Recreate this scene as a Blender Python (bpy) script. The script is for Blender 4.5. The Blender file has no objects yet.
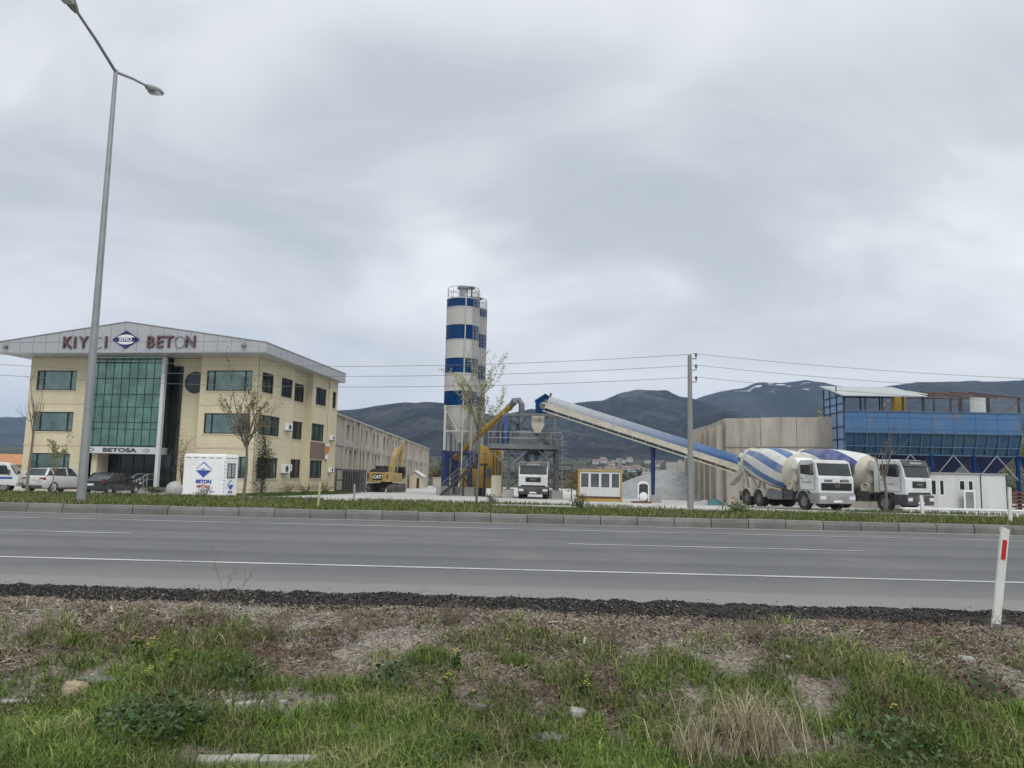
import bpy, math, random
import numpy as np
from mathutils import Matrix, Vector
R = math.radians
rnd = random.Random(7)
S = bpy.context.scene
COL = S.collection

# ------------------------------------------------------------------ camera
EYE = Vector((0, 0, 2.0))
FPX = 774.0
_p, _r = R(6.63), R(1.2)
_F = Vector((0, math.cos(_p), math.sin(_p)))
_U0 = Vector((0, -math.sin(_p), math.cos(_p)))
_X = Vector((math.cos(_r), 0, 0)) + _U0 * math.sin(_r)
_U = Vector((-math.sin(_r), 0, 0)) + _U0 * math.cos(_r)
cd = bpy.data.cameras.new('camera')
cam = bpy.data.objects.new('camera', cd)
COL.objects.link(cam)
cam.matrix_world = Matrix(((_X.x, _U.x, -_F.x, EYE.x), (_X.y, _U.y, -_F.y, EYE.y), (_X.z, _U.z, -_F.z, EYE.z), (0, 0, 0, 1)))
cd.sensor_width = 36
cd.lens = FPX / 1024 * 36
cd.clip_start = 0.1
cd.clip_end = 30000
S.camera = cam


def at(px, py, Y):
    """the point at world depth Y that the survey pixel looks at"""
    d = _F + _X * ((px - 512) / FPX) - _U * ((py - 384) / FPX)
    return EYE + d * (Y / d.y)


# ------------------------------------------------------------------ terrain
SL = 0.036  # the road runs a little off the x axis
RA = -math.atan(SL)
VP = [-500, 2.0, 3.6, 4.6, 5.4, 6.1, 6.6, 6.75, 16.7, 16.95, 21, 24, 30, 40, 46, 52, 62, 110, 160, 600, 1000, 1600, 2400, 9000]
ZP = [.3, .33, .36, .46, .68, .885, .93, .90, .90, 1.10, 1.10, 1.06, .76, .40, .25, .10, 0, -.5, -1.05, -1.1, 6, 36, 48, 48]


def T(x, y):
    v = y + SL * x if abs(x) < 60 else y + SL * math.copysign(60, x)
    return float(np.interp(v, VP, ZP))


def vnoise(x, y, seed=0):
    x = np.asarray(x, float); y = np.asarray(y, float)
    xi = np.floor(x).astype(np.int64); yi = np.floor(y).astype(np.int64)
    fx = x - xi; fy = y - yi
    fx = fx * fx * (3 - 2 * fx); fy = fy * fy * (3 - 2 * fy)

    def h(a, b):
        n = (a * 374761393 + b * 668265263 + seed * 1442695041) & 0x7fffffff
        n = ((n ^ (n >> 13)) * 1274126177) & 0x7fffffff
        return ((n ^ (n >> 16)) & 0xffff) / 65535.0
    return (h(xi, yi) * (1 - fx) + h(xi + 1, yi) * fx) * (1 - fy) + (h(xi, yi + 1) * (1 - fx) + h(xi + 1, yi + 1) * fx) * fy


def fbm(x, y, seed=0, oct=5):
    a, s, t = 1.0, 0.0, 0.0
    x = np.asarray(x, float); y = np.asarray(y, float)
    for i in range(oct):
        s = s + a * vnoise(x * 2 ** i + 17.3 * i, y * 2 ** i - 9.1 * i, seed + i)
        t += a; a *= .5
    return s / t


# ------------------------------------------------------------------ materials
def NT(m):
    m.use_nodes = True
    nt = m.node_tree
    return nt, nt.nodes, nt.links


def c4(c): return (c[0], c[1], c[2], 1)


def mathn(n, l, op, a, b=None, c=None):
    k = n.new('ShaderNodeMath'); k.operation = op
    for i, v in enumerate((a, b, c)):
        if v is None: continue
        if isinstance(v, (int, float)): k.inputs[i].default_value = v
        else: l.new(v, k.inputs[i])
    return k.outputs[0]


def mixc(n, l, f, a, b, mode='MIX'):
    k = n.new('ShaderNodeMix'); k.data_type = 'RGBA'; k.blend_type = mode
    for i, v in ((0, f), (6, a), (7, b)):
        if isinstance(v, (int, float)): k.inputs[i].default_value = v
        elif isinstance(v, (tuple, list)): k.inputs[i].default_value = c4(v)
        else: l.new(v, k.inputs[i])
    return k.outputs[2]


def noise(n, l, vec, scale, detail=4, rough=.6, dist=0.0):
    k = n.new('ShaderNodeTexNoise')
    k.inputs['Scale'].default_value = scale; k.inputs['Detail'].default_value = detail
    k.inputs['Roughness'].default_value = rough; k.inputs['Distortion'].default_value = dist
    if vec is not None: l.new(vec, k.inputs['Vector'])
    return k.outputs['Fac']


def ramp(n, l, f, lo, hi):
    k = n.new('ShaderNodeMapRange'); k.clamp = True
    k.inputs[1].default_value = lo; k.inputs[2].default_value = hi
    l.new(f, k.inputs[0])
    return k.outputs[0]


def M(name, col, rough=.6, metal=0.0, var=.18, scale=1.5, dirt=None, dirt_amt=.45, dirt_scale=.8, bump=0.0, bump_scale=20, lines=None, line_col=None, attr=None, streak=False, spec=.5, coat=0):
    """one Principled surface with soft two-scale variation, optional dirt patches, joints every lines=(a, b) metres and a per-piece tint"""
    m = bpy.data.materials.new(name)
    nt, n, l = NT(m)
    b = n['Principled BSDF']
    tc = n.new('ShaderNodeTexCoord').outputs['Object']
    vec = tc
    if streak:
        mp = n.new('ShaderNodeMapping'); mp.inputs['Scale'].default_value = (1, 1, .15)
        l.new(tc, mp.inputs[0]); vec = mp.outputs[0]
    f = noise(n, l, vec, scale, 6, .65)
    lo = tuple(max(0, x * (1 - var)) for x in col); hi = tuple(min(1, x * (1 + var)) for x in col)
    c = mixc(n, l, ramp(n, l, f, .3, .7), lo, hi)
    if attr:
        a = n.new('ShaderNodeAttribute'); a.attribute_name = attr
        c = mixc(n, l, 1.0, c, a.outputs['Color'], 'MULTIPLY')
    if dirt:
        g = noise(n, l, vec, dirt_scale, 8, .7, .4)
        c = mixc(n, l, mathn(n, l, 'MULTIPLY', ramp(n, l, g, .48, .68), dirt_amt), c, dirt)
    if lines:
        sp = n.new('ShaderNodeSeparateXYZ'); l.new(tc, sp.inputs[0])
        h = mathn(n, l, 'ADD', sp.outputs[0], sp.outputs[1])
        fs = []
        for s, d, w in ((h, lines[0], lines[2]), (sp.outputs[2], lines[1], lines[2])):
            if d:
                fs.append(mathn(n, l, 'LESS_THAN', mathn(n, l, 'FRACT', mathn(n, l, 'ADD', mathn(n, l, 'DIVIDE', s, d), 40.0)), w / d))
        k = fs[0] if len(fs) == 1 else mathn(n, l, 'MAXIMUM', fs[0], fs[1])
        c = mixc(n, l, k, c, line_col or tuple(x * .45 for x in col))
    l.new(c, b.inputs['Base Color'])
    b.inputs['Metallic'].default_value = metal
    b.inputs['Specular IOR Level'].default_value = spec
    if coat: b.inputs['Coat Weight'].default_value = coat
    rr = n.new('ShaderNodeMapRange'); rr.inputs[3].default_value = max(.03, rough - .1); rr.inputs[4].default_value = min(1, rough + .1)
    l.new(f, rr.inputs[0]); l.new(rr.outputs[0], b.inputs['Roughness'])
    if bump:
        bp = n.new('ShaderNodeBump'); bp.inputs['Strength'].default_value = bump; bp.inputs['Distance'].default_value = .02
        l.new(noise(n, l, tc, bump_scale, 6, .7), bp.inputs['Height']); l.new(bp.outputs[0], b.inputs['Normal'])
    return m


def glass_mat(name, base, refl, rough=.04, wob=.012, wscale=.7):
    """tinted coated glazing, reflecting the surroundings with a slight ripple"""
    m = bpy.data.materials.new(name)
    nt, n, l = NT(m)
    b = n['Principled BSDF']
    tc = n.new('ShaderNodeTexCoord').outputs['Object']
    f = noise(n, l, tc, .8, 3)
    c = mixc(n, l, ramp(n, l, f, .35, .65), tuple(x * .75 for x in base), tuple(x * 1.25 for x in base))
    l.new(c, b.inputs['Base Color'])
    b.inputs['Metallic'].default_value = refl
    b.inputs['Roughness'].default_value = rough
    bp = n.new('ShaderNodeBump'); bp.inputs['Strength'].default_value = .25; bp.inputs['Distance'].default_value = wob
    l.new(noise(n, l, tc, wscale, 2), bp.inputs['Height']); l.new(bp.outputs[0], b.inputs['Normal'])
    return m


def attr_mat(name, rough=.7, trans=False, sat=1.0):
    m = bpy.data.materials.new(name)
    nt, n, l = NT(m)
    b = n['Principled BSDF']
    a = n.new('ShaderNodeAttribute'); a.attribute_name = 'tint'
    l.new(a.outputs['Color'], b.inputs['Base Color'])
    b.inputs['Roughness'].default_value = rough
    b.inputs['Specular IOR Level'].default_value = .25
    return m


K = {}
K['cream'] = M('cream_cladding', (.63, .56, .385), .75, var=.08, scale=.6, lines=(0, .53, .025), line_col=(.51, .45, .305), dirt=(.40, .33, .2), dirt_amt=.25, dirt_scale=.5, streak=True)
K['cream_plain'] = M('cream_render', (.57, .50, .36), .8, var=.1, scale=.7, dirt=(.40, .33, .2), dirt_amt=.3, streak=True)
K['alu'] = M('aluminium_panel', (.47, .475, .49), .42, .35, var=.07, scale=.5, lines=(1.06, 0, .035), line_col=(.17, .17, .18), dirt=(.33, .33, .33), dirt_amt=.25)
K['alu_plain'] = M('white_aluminium', (.62, .63, .64), .4, .2, var=.06)
K['black'] = M('black_frame', (.014, .014, .015), .4)
K['glass_green'] = glass_mat('green_reflective_glass', (.15, .255, .20), .72)
K['glass_office'] = glass_mat('office_window_glass', (.165, .225, .20), .75)
K['glass_dark'] = glass_mat('dark_glass', (.035, .045, .045), .45, .06)
K['glass_veh'] = glass_mat('vehicle_glass', (.07, .08, .082), .55, .05)
K['glass_cabin'] = glass_mat('grey_cabin_glass', (.13, .145, .15), .5, .08)
K['brown_panel'] = M('brown_panel', (.10, .055, .035), .6, streak=True)
K['stone_step'] = M('stone_step', (.34, .34, .33), .7)
K['red_letter'] = M('red_letter_face', (.085, .035, .04), .5)
K['letter_dark'] = M('dark_letter', (.045, .04, .05), .5)
K['navy'] = M('navy_sign', (.02, .025, .13), .4)
K['sign_blue'] = M('blue_sign_paint', (.025, .06, .33), .45)
K['sign_red'] = M('red_sign_paint', (.45, .03, .03), .45)
K['white'] = M('white_paint', (.78, .78, .77), .4, var=.05, dirt=(.55, .53, .48), dirt_amt=.35)
K['white_veh'] = M('white_vehicle_paint', (.62, .63, .63), .35, var=.07, dirt=(.38, .35, .29), dirt_amt=.65, dirt_scale=1.2, coat=.4)
K['cream_veh'] = M('cream_dusty_paint', (.56, .52, .42), .6, var=.12, dirt=(.33, .29, .22), dirt_amt=.55, dirt_scale=1.4)
K['dark_veh'] = M('dark_vehicle_paint', (.012, .014, .024), .22, var=.1, coat=.6)
K['grey_plastic'] = M('grey_bumper', (.25, .25, .25), .6, dirt=(.38, .35, .3), dirt_amt=.5, dirt_scale=2)
K['dark_plastic'] = M('dark_plastic', (.05, .05, .053), .6, dirt=(.18, .165, .14), dirt_amt=.5, dirt_scale=2)
K['chassis'] = M('dusty_chassis', (.05, .048, .045), .75, dirt=(.2, .18, .15), dirt_amt=.6, dirt_scale=2)
K['tyre'] = M('dusty_tyre', (.028, .028, .028), .85, dirt=(.15, .14, .12), dirt_amt=.6, dirt_scale=3)
K['rim'] = M('steel_rim', (.22, .21, .20), .5, .3, dirt=(.25, .22, .18), dirt_amt=.5, dirt_scale=3)
K['alloy'] = M('alloy_rim', (.5, .5, .5), .35, .7)
K['lamp_glass'] = M('clear_lamp', (.6, .6, .6), .15)
K['tail_red'] = M('red_tail_lamp', (.28, .012, .015), .2)
K['plate'] = M('number_plate', (.72, .72, .72), .4)
K['galv'] = M('galvanised_steel', (.34, .35, .355), .5, .45, var=.12, scale=3, dirt=(.22, .21, .2), dirt_amt=.3)
K['steel_grey'] = M('grey_painted_steel', (.15, .16, .17), .55, .2, dirt=(.30, .27, .22), dirt_amt=.5, dirt_scale=1.5)
K['steel_dark'] = M('dark_steel', (.05, .052, .055), .6, .3, dirt=(.14, .1, .07), dirt_amt=.5, dirt_scale=2)
K['blue'] = M('blue_silo_paint', (.002, .036, .135), .45, var=.12, dirt=(.03, .065, .13), dirt_amt=.35, streak=True, spec=.15)
K['blue_dusty'] = M('dusty_blue_steel', (.025, .08, .25), .55, var=.15, dirt=(.20, .19, .18), dirt_amt=.5, dirt_scale=1.2)
K['blue_dark'] = M('deep_blue_steel', (.008, .022, .11), .55, var=.2, dirt=(.05, .06, .10), dirt_amt=.5)
K['blue_bin'] = M('weathered_blue_sheet', (.055, .145, .29), .55, var=.14, scale=.8, lines=(1.53, .82, .045), line_col=(.025, .07, .2), dirt=(.19, .15, .13), dirt_amt=.6, dirt_scale=.7)
K['blue_teal'] = M('faded_teal_blue_sheet', (.02, .075, .15), .5, var=.25, lines=(.77, 0, .05), line_col=(.06, .12, .17), dirt=(.07, .085, .075), dirt_amt=.6, dirt_scale=.7)
K['blue_pale'] = M('pale_blue_sheet', (.22, .33, .52), .5, var=.12, dirt=(.25, .27, .28), dirt_amt=.5, dirt_scale=.8)
K['silo_white'] = M('silo_cream_paint', (.50, .495, .465), .5, var=.06, dirt=(.36, .34, .29), dirt_amt=.5, streak=True)
K['yellow'] = M('ochre_yellow_paint', (.44, .27, .04), .5, var=.15, dirt=(.28, .23, .13), dirt_amt=.6, streak=True)
K['yellow_cat'] = M('machine_yellow', (.42, .29, .095), .5, var=.15, dirt=(.33, .28, .19), dirt_amt=.85, dirt_scale=1.2)
K['yellow_frame'] = M('yellow_frame_paint', (.42, .27, .05), .5, dirt=(.3, .24, .12), dirt_amt=.4)
K['concrete'] = M('concrete_block', (.36, .35, .33), .9, var=.15, dirt=(.22, .21, .19), dirt_amt=.5, bump=.5)
K['bunker'] = M('stained_precast_concrete', (.45, .41, .345), .9, var=.18, scale=.5, dirt=(.24, .205, .16), dirt_amt=.7, dirt_scale=.8, streak=True, bump=.4, bump_scale=6)
K['factory'] = M('weathered_render', (.42, .38, .32), .9, var=.12, scale=.4, dirt=(.26, .225, .18), dirt_amt=.6, dirt_scale=.3, streak=True)
K['gravel'] = M('grey_aggregate', (.28, .285, .29), .95, var=.2, scale=2, bump=.8, bump_scale=14, dirt=(.38, .37, .36), dirt_amt=.5)
K['rust'] = M('rusty_steel', (.16, .07, .045), .85, var=.35, scale=4, dirt=(.28, .2, .16), dirt_amt=.5)
K['roof_sheet'] = M('corrugated_roof_sheet', (.47, .49, .49), .5, .3, var=.08, lines=(.5, 0, .05), line_col=(.36, .38, .38), dirt=(.36, .35, .33), dirt_amt=.35)
K['panel_white'] = M('white_sandwich_panel', (.58, .59, .58), .5, var=.06, dirt=(.42, .40, .36), dirt_amt=.5, streak=True)
K['orange'] = M('orange_cloth', (.6, .2, .05), .8)
K['teal'] = M('teal_tarpaulin', (.05, .17, .18), .6, var=.3, scale=5)
K['tarp_grey'] = M('grey_tarpaulin', (.33, .35, .35), .7, var=.2, scale=3)
K['bark'] = M('young_tree_bark', (.17, .145, .115), .9, var=.3, scale=8, dirt=(.3, .27, .22), dirt_amt=.5, dirt_scale=5)
K['bark_dark'] = M('dark_bark', (.085, .065, .05), .9, var=.3, scale=8)
K['wire'] = M('wire_cable', (.17, .17, .175), .6)
K['pole_conc'] = M('pole_concrete', (.28, .28, .265), .85, var=.12, scale=2, dirt=(.24, .23, .21), dirt_amt=.5, streak=True)
K['post_white'] = M('white_plastic_post', (.72, .72, .68), .5, var=.05, dirt=(.42, .39, .33), dirt_amt=.5, dirt_scale=4)
K['reflector'] = M('red_reflector', (.5, .025, .03), .3)
K['rock_pale'] = M('pale_limestone', (.40, .385, .35), .9, var=.25, scale=12, bump=.9, bump_scale=25)
K['rock_tan'] = M('tan_stone', (.43, .36, .23), .9, var=.2, scale=12, bump=.9, bump_scale=30)
K['rock_grey'] = M('grey_stone', (.19, .19, .185), .9, var=.25, scale=12, bump=.9, bump_scale=25)
K['foil'] = attr_mat('leaf_foliage')
K['roof_tile'] = M('roof_tile', (.24, .165, .13), .8)
K['orange_roof'] = M('orange_tank_paint', (.45, .21, .09), .7)
K['slats'] = M('weathered_timber_slats', (.21, .155, .12), .8, lines=(.16, 0, .035), line_col=(.07, .05, .04), var=.25, streak=True)


# ------------------------------------------------------------------ mesh builder
class MB:
    def __init__(self): self.v = []; self.f = []; self.mi = []; self.m = 0; self.X = Matrix.Identity(4)

    def add(self, vs, fs):
        b = len(self.v)
        self.v += [tuple(self.X @ Vector(p)) for p in vs]
        self.f += [tuple(b + i for i in q) for q in fs]
        self.mi += [self.m] * len(fs)
        return self

    def box(self, x0, x1, y0, y1, z0, z1, X=None):
        vs = [(x, y, z) for z in (z0, z1) for y in (y0, y1) for x in (x0, x1)]
        if X is not None: vs = [tuple(X @ Vector(p)) for p in vs]
        return self.add(vs, [(0, 2, 3, 1), (4, 5, 7, 6), (0, 1, 5, 4), (2, 6, 7, 3), (0, 4, 6, 2), (1, 3, 7, 5)])

    def bar(self, a, b, w, h=None):
        """square bar from a to b"""
        a, b = Vector(a), Vector(b); d = b - a
        L = d.length
        if L < 1e-6: return self
        X = Matrix.Translation(a) @ d.to_track_quat('Y', 'Z').to_matrix().to_4x4()
        h = h or w
        return self.box(-w / 2, w / 2, 0, L, -h / 2, h / 2, X)

    def tube(self, pts, r, seg=8, cap=True):
        pts = [Vector(p) for p in pts]
        rs = r if isinstance(r, (list, tuple)) else [r] * len(pts)
        vs = []; fs = []
        prev = None
        for i, p in enumerate(pts):
            d = (pts[min(i + 1, len(pts) - 1)] - pts[max(i - 1, 0)]).normalized()
            if prev is None:
                ref = Vector((0, 0, 1)) if abs(d.z) < .9 else Vector((1, 0, 0))
                u = d.cross(ref).normalized()
            else:
                u = (prev - d * prev.dot(d)).normalized()
            prev = u; w = d.cross(u)
            for k in range(seg):
                a = 2 * math.pi * k / seg
                vs.append(tuple(p + (u * math.cos(a) + w * math.sin(a)) * rs[i]))
        for i in range(len(pts) - 1):
            for k in range(seg):
                a = i * seg + k; b = i * seg + (k + 1) % seg
                fs.append((a, b, b + seg, a + seg))
        if cap:
            fs.append(tuple(range(seg))[::-1]); fs.append(tuple((len(pts) - 1) * seg + k for k in range(seg)))
        return self.add(vs, fs)

    def lathe(self, prof, seg=24, X=None, mats=None, cap=True):
        """profile of (r, z) spun about z"""
        vs = []
        for r, z in prof:
            for k in range(seg):
                a = 2 * math.pi * k / seg
                vs.append((r * math.cos(a), r * math.sin(a), z))
        if X is not None: vs = [tuple(X @ Vector(p)) for p in vs]
        base = len(self.v)
        self.add(vs, [])
        for i in range(len(prof) - 1):
            for k in range(seg):
                a = i * seg + k; b = i * seg + (k + 1) % seg
                self.f.append((base + a, base + b, base + b + seg, base + a + seg)); self.mi.append(mats[i] if mats else self.m)
        if cap:
            if prof[0][0] > 1e-4: self.f.append(tuple(base + k for k in range(seg))[::-1]); self.mi.append(mats[0] if mats else self.m)
            if prof[-1][0] > 1e-4: self.f.append(tuple(base + (len(prof) - 1) * seg + k for k in range(seg))); self.mi.append(mats[-1] if mats else self.m)
        return self

    def prism(self, poly, a, b, axis='x'):
        """polygon extruded from a to b along an axis; poly in the two other axes"""
        def P(q, t): return {'x': (t, q[0], q[1]), 'y': (q[0], t, q[1]), 'z': (q[0], q[1], t)}[axis]
        n = len(poly)
        vs = [P(q, a) for q in poly] + [P(q, b) for q in poly]
        fs = [tuple(range(n)), tuple(range(2 * n - 1, n - 1, -1))] + [(i, n + i, n + (i + 1) % n, (i + 1) % n) for i in range(n)]
        return self.add(vs, fs)

    def wall(self, x0, x1, z0, z1, holes, reveal=.18, X=None):
        """a wall face in the xz plane looking towards -y, with real openings and reveals"""
        xs = sorted({x0, x1, *[h[0] for h in holes], *[h[1] for h in holes]})
        zs = sorted({z0, z1, *[h[2] for h in holes], *[h[3] for h in holes]})
        X = X or Matrix.Identity(4)
        def q(ps): self.add([tuple(X @ Vector(p)) for p in ps], [(0, 1, 2, 3)])
        for i in range(len(xs) - 1):
            for j in range(len(zs) - 1):
                cx, cz = (xs[i] + xs[i + 1]) / 2, (zs[j] + zs[j + 1]) / 2
                if any(h[0] < cx < h[1] and h[2] < cz < h[3] for h in holes): continue
                q([(xs[i], 0, zs[j]), (xs[i + 1], 0, zs[j]), (xs[i + 1], 0, zs[j + 1]), (xs[i], 0, zs[j + 1])])
        for a, b, c, d in holes:
            e = reveal
            q([(a, 0, c), (a, e, c), (b, e, c), (b, 0, c)]); q([(a, 0, d), (b, 0, d), (b, e, d), (a, e, d)])
            q([(a, 0, c), (a, 0, d), (a, e, d), (a, e, c)]); q([(b, 0, c), (b, e, c), (b, e, d), (b, 0, d)])
        return self

    def build(self, name, mat, parent=None, loc=None, rot=None, smooth=None, bevel=0, matrix=None, fix=True):
        me = bpy.data.meshes.new(name)
        me.from_pydata(self.v, [], self.f)
        for x in (mat if isinstance(mat, (list, tuple)) else [mat]): me.materials.append(x)
        me.polygons.foreach_set('material_index', self.mi)
        if fix:
            import bmesh
            bm = bmesh.new(); bm.from_mesh(me)
            bmesh.ops.recalc_face_normals(bm, faces=bm.faces)
            bm.to_mesh(me); bm.free()
        if smooth:
            me.polygons.foreach_set('use_smooth', [True] * len(me.polygons))
            me.set_sharp_from_angle(angle=R(smooth))
        me.update()
        return link(name, me, parent, loc, rot, bevel, matrix)


def link(name, me, parent=None, loc=None, rot=None, bevel=0, matrix=None):
    o = bpy.data.objects.new(name, me)
    COL.objects.link(o)
    if parent is not None: o.parent = parent
    if matrix is not None: o.matrix_local = matrix
    if loc is not None: o.location = loc
    if rot is not None: o.rotation_euler = rot
    if bevel:
        b = o.modifiers.new('bevel', 'BEVEL'); b.width = bevel; b.segments = 2; b.limit_method = 'ANGLE'; b.angle_limit = R(40)
    return o


def tag(o, label, cat, group=None):
    o['label'] = label; o['category'] = cat
    if group: o['group'] = group
    return o


def thing(name, label, cat, loc=(0, 0, 0), rz=0, group=None):
    o = bpy.data.objects.new(name, None)
    o.empty_display_size = .2
    COL.objects.link(o)
    o.location = loc; o.rotation_euler = (0, 0, rz)
    return tag(o, label, cat, group)


def struct(o, kind='structure'):
    o['kind'] = kind
    return o


def copy_tree(o, parent=None):
    c = o.copy(); COL.objects.link(c)
    c.parent = parent
    for ch in list(o.children): copy_tree(ch, c)
    return c


def text_mesh(s, size, ext=.01, off=0.0, sx=1.0):
    cu = bpy.data.curves.new('lettering', 'FONT')
    cu.body = s; cu.size = size; cu.extrude = ext; cu.offset = off; cu.align_x = 'CENTER'; cu.align_y = 'CENTER'
    cu.resolution_u = 3
    o = bpy.data.objects.new('lettering', cu); COL.objects.link(o)
    dg = bpy.context.evaluated_depsgraph_get()
    me = bpy.data.meshes.new_from_object(o.evaluated_get(dg))
    bpy.data.objects.remove(o); bpy.data.curves.remove(cu)
    if sx != 1.0: me.transform(Matrix.Diagonal((sx, 1, 1, 1)))
    me.materials.clear()
    return me


def lettering(s, size, mat, parent, loc, rz=0, ext=.01, off=0.0, sx=1.0, name='lettering', tilt=0):
    me = text_mesh(s, size, ext, off, sx)
    me.materials.append(mat)
    return link(name, me, parent, loc, (R(90) - tilt, 0, rz))


FRONT = Matrix.Identity(4)
def SIDE(x):  # wall-face frame: local x runs along +y of the thing, face looks to +x
    return Matrix.Translation((x, 0, 0)) @ Matrix.Rotation(R(90), 4, 'Z')


def window(parent, X, a, b, c, d, glass, splits=(.16, .84), frame=.07, depth=.12, fmat=None, bars=(), name='window'):
    fr = MB(); fr.X = X
    y0, y1 = depth - .05, depth + .03
    fr.box(a, b, y0, y1, c, c + frame); fr.box(a, b, y0, y1, d - frame, d)
    fr.box(a, a + frame, y0, y1, c + frame, d - frame); fr.box(b - frame, b, y0, y1, c + frame, d - frame)
    for s in splits:
        x = a + (b - a) * s
        fr.box(x - frame * .6, x + frame * .6, y0 + .002, y1, c + frame, d - frame)
    for s in bars:
        z = c + (d - c) * s
        fr.box(a + frame, b - frame, y0 + .004, y1, z - frame * .4, z + frame * .4)
    w = fr.build(name, fmat or K['black'], parent)
    p = MB(); p.X = X
    p.add([(a + .01, depth, c + .01), (b - .01, depth, c + .01), (b - .01, depth, d - .01), (a + .01, depth, d - .01)], [(0, 1, 2, 3)])
    p.build('pane', glass, w, fix=False)
    return w


def diamond_logo(parent, loc, rz, w, h, small=False):
    """company diamond: blue rhombus, white lens across it, name in the middle"""
    m = MB(); m.add([(-w / 2, 0, 0), (0, 0, -h / 2), (w / 2, 0, 0), (0, 0, h / 2), (-w / 2, .03, 0), (0, .03, -h / 2), (w / 2, .03, 0), (0, .03, h / 2)],
                    [(0, 1, 2, 3), (7, 6, 5, 4), (0, 4, 5, 1), (1, 5, 6, 2), (2, 6, 7, 3), (3, 7, 4, 0)])
    lg = m.build('logo_panel', K['navy'] if not small else K['sign_blue'], parent, loc, (0, 0, rz))
    e = MB()
    n = 28
    if small:  # open white upper half, text band
        e.add([(-w * .40, -.006, h * .06), (w * .40, -.006, h * .06), (0, -.006, h * .42)], [(0, 1, 2)])
        e.add([(-w * .5, -.008, -h * .05), (w * .5, -.008, -h * .05), (w * .46, -.008, h * .045), (-w * .46, -.008, h * .045)], [(0, 1, 2, 3)])
    else:
        pts = [(math.cos(2 * math.pi * k / n) * w * .36, -.006, math.sin(2 * math.pi * k / n) * h * .27) for k in range(n)]
        e.add(pts, [tuple(range(n))])
    e.build('white_field', K['white'], lg, fix=False)
    if not small:
        b = MB(); b.box(-w * .40, w * .40, -.013, -.009, -h * .115, h * .115); b.build('name_band', K['navy'], lg)
        lettering('KIYICI', h * .26, K['white'], lg, (0, -.018, 0), 0, .003, .012, 1.05)
    else:
        lettering('KIYICI', h * .10, K['sign_blue'], lg, (0, -.011, 0), 0, .001, .004)
    return lg


# ------------------------------------------------------------------ ground, road, yard
def grid_mesh(name, xs, ys, zf, mat, smooth=True):
    xs = np.asarray(xs); ys = np.asarray(ys)
    XX, YY = np.meshgrid(xs, ys)
    ZZ = zf(XX, YY)
    v = np.stack([XX, YY, ZZ], -1).reshape(-1, 3)
    nx, ny = len(xs), len(ys)
    i = np.arange(nx - 1)[None, :] + np.arange(ny - 1)[:, None] * nx
    q = np.stack([i, i + 1, i + 1 + nx, i + nx], -1).reshape(-1, 4)
    me = fast_mesh(name, v, q, smooth)
    me.materials.append(mat)
    return me


def fast_mesh(name, v, q, smooth=False, tint=None):
    """mesh from numpy arrays; q is (n, 3) or (n, 4)"""
    me = bpy.data.meshes.new(name)
    n, k = q.shape
    me.vertices.add(len(v)); me.vertices.foreach_set('co', np.ascontiguousarray(v, np.float32).ravel())
    me.loops.add(n * k); me.loops.foreach_set('vertex_index', np.ascontiguousarray(q, np.int32).ravel())
    me.polygons.add(n); me.polygons.foreach_set('loop_start', np.arange(0, n * k, k, dtype=np.int32))
    if smooth: me.polygons.foreach_set('use_smooth', np.ones(n, bool))
    if tint is not None:
        a = me.color_attributes.new('tint', 'FLOAT_COLOR', 'POINT')
        c = np.ones((len(v), 4), np.float32); c[:, :3] = tint
        a.data.foreach_set('color', c.ravel())
    me.update(calc_edges=True); me.validate()
    return me


def Tn(X, Y):
    V = Y + SL * np.clip(X, -60, 60)
    Z = np.interp(V, VP, ZP)
    near = np.clip((6.5 - V) / .5, 0, 1) * np.clip((9 - np.abs(X)) / 2, 0, 1)
    Z = Z + near * ((fbm(X * 1.6, Y * 1.6, 3, 5) - .5) * .16 + (fbm(X * 7, Y * 7, 5, 3) - .5) * .05)
    far = np.clip((V - 300) / 900, 0, 1)
    Z = Z + far * (fbm(X / 300, Y / 300, 9, 4) - .5) * 14
    return Z


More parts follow.
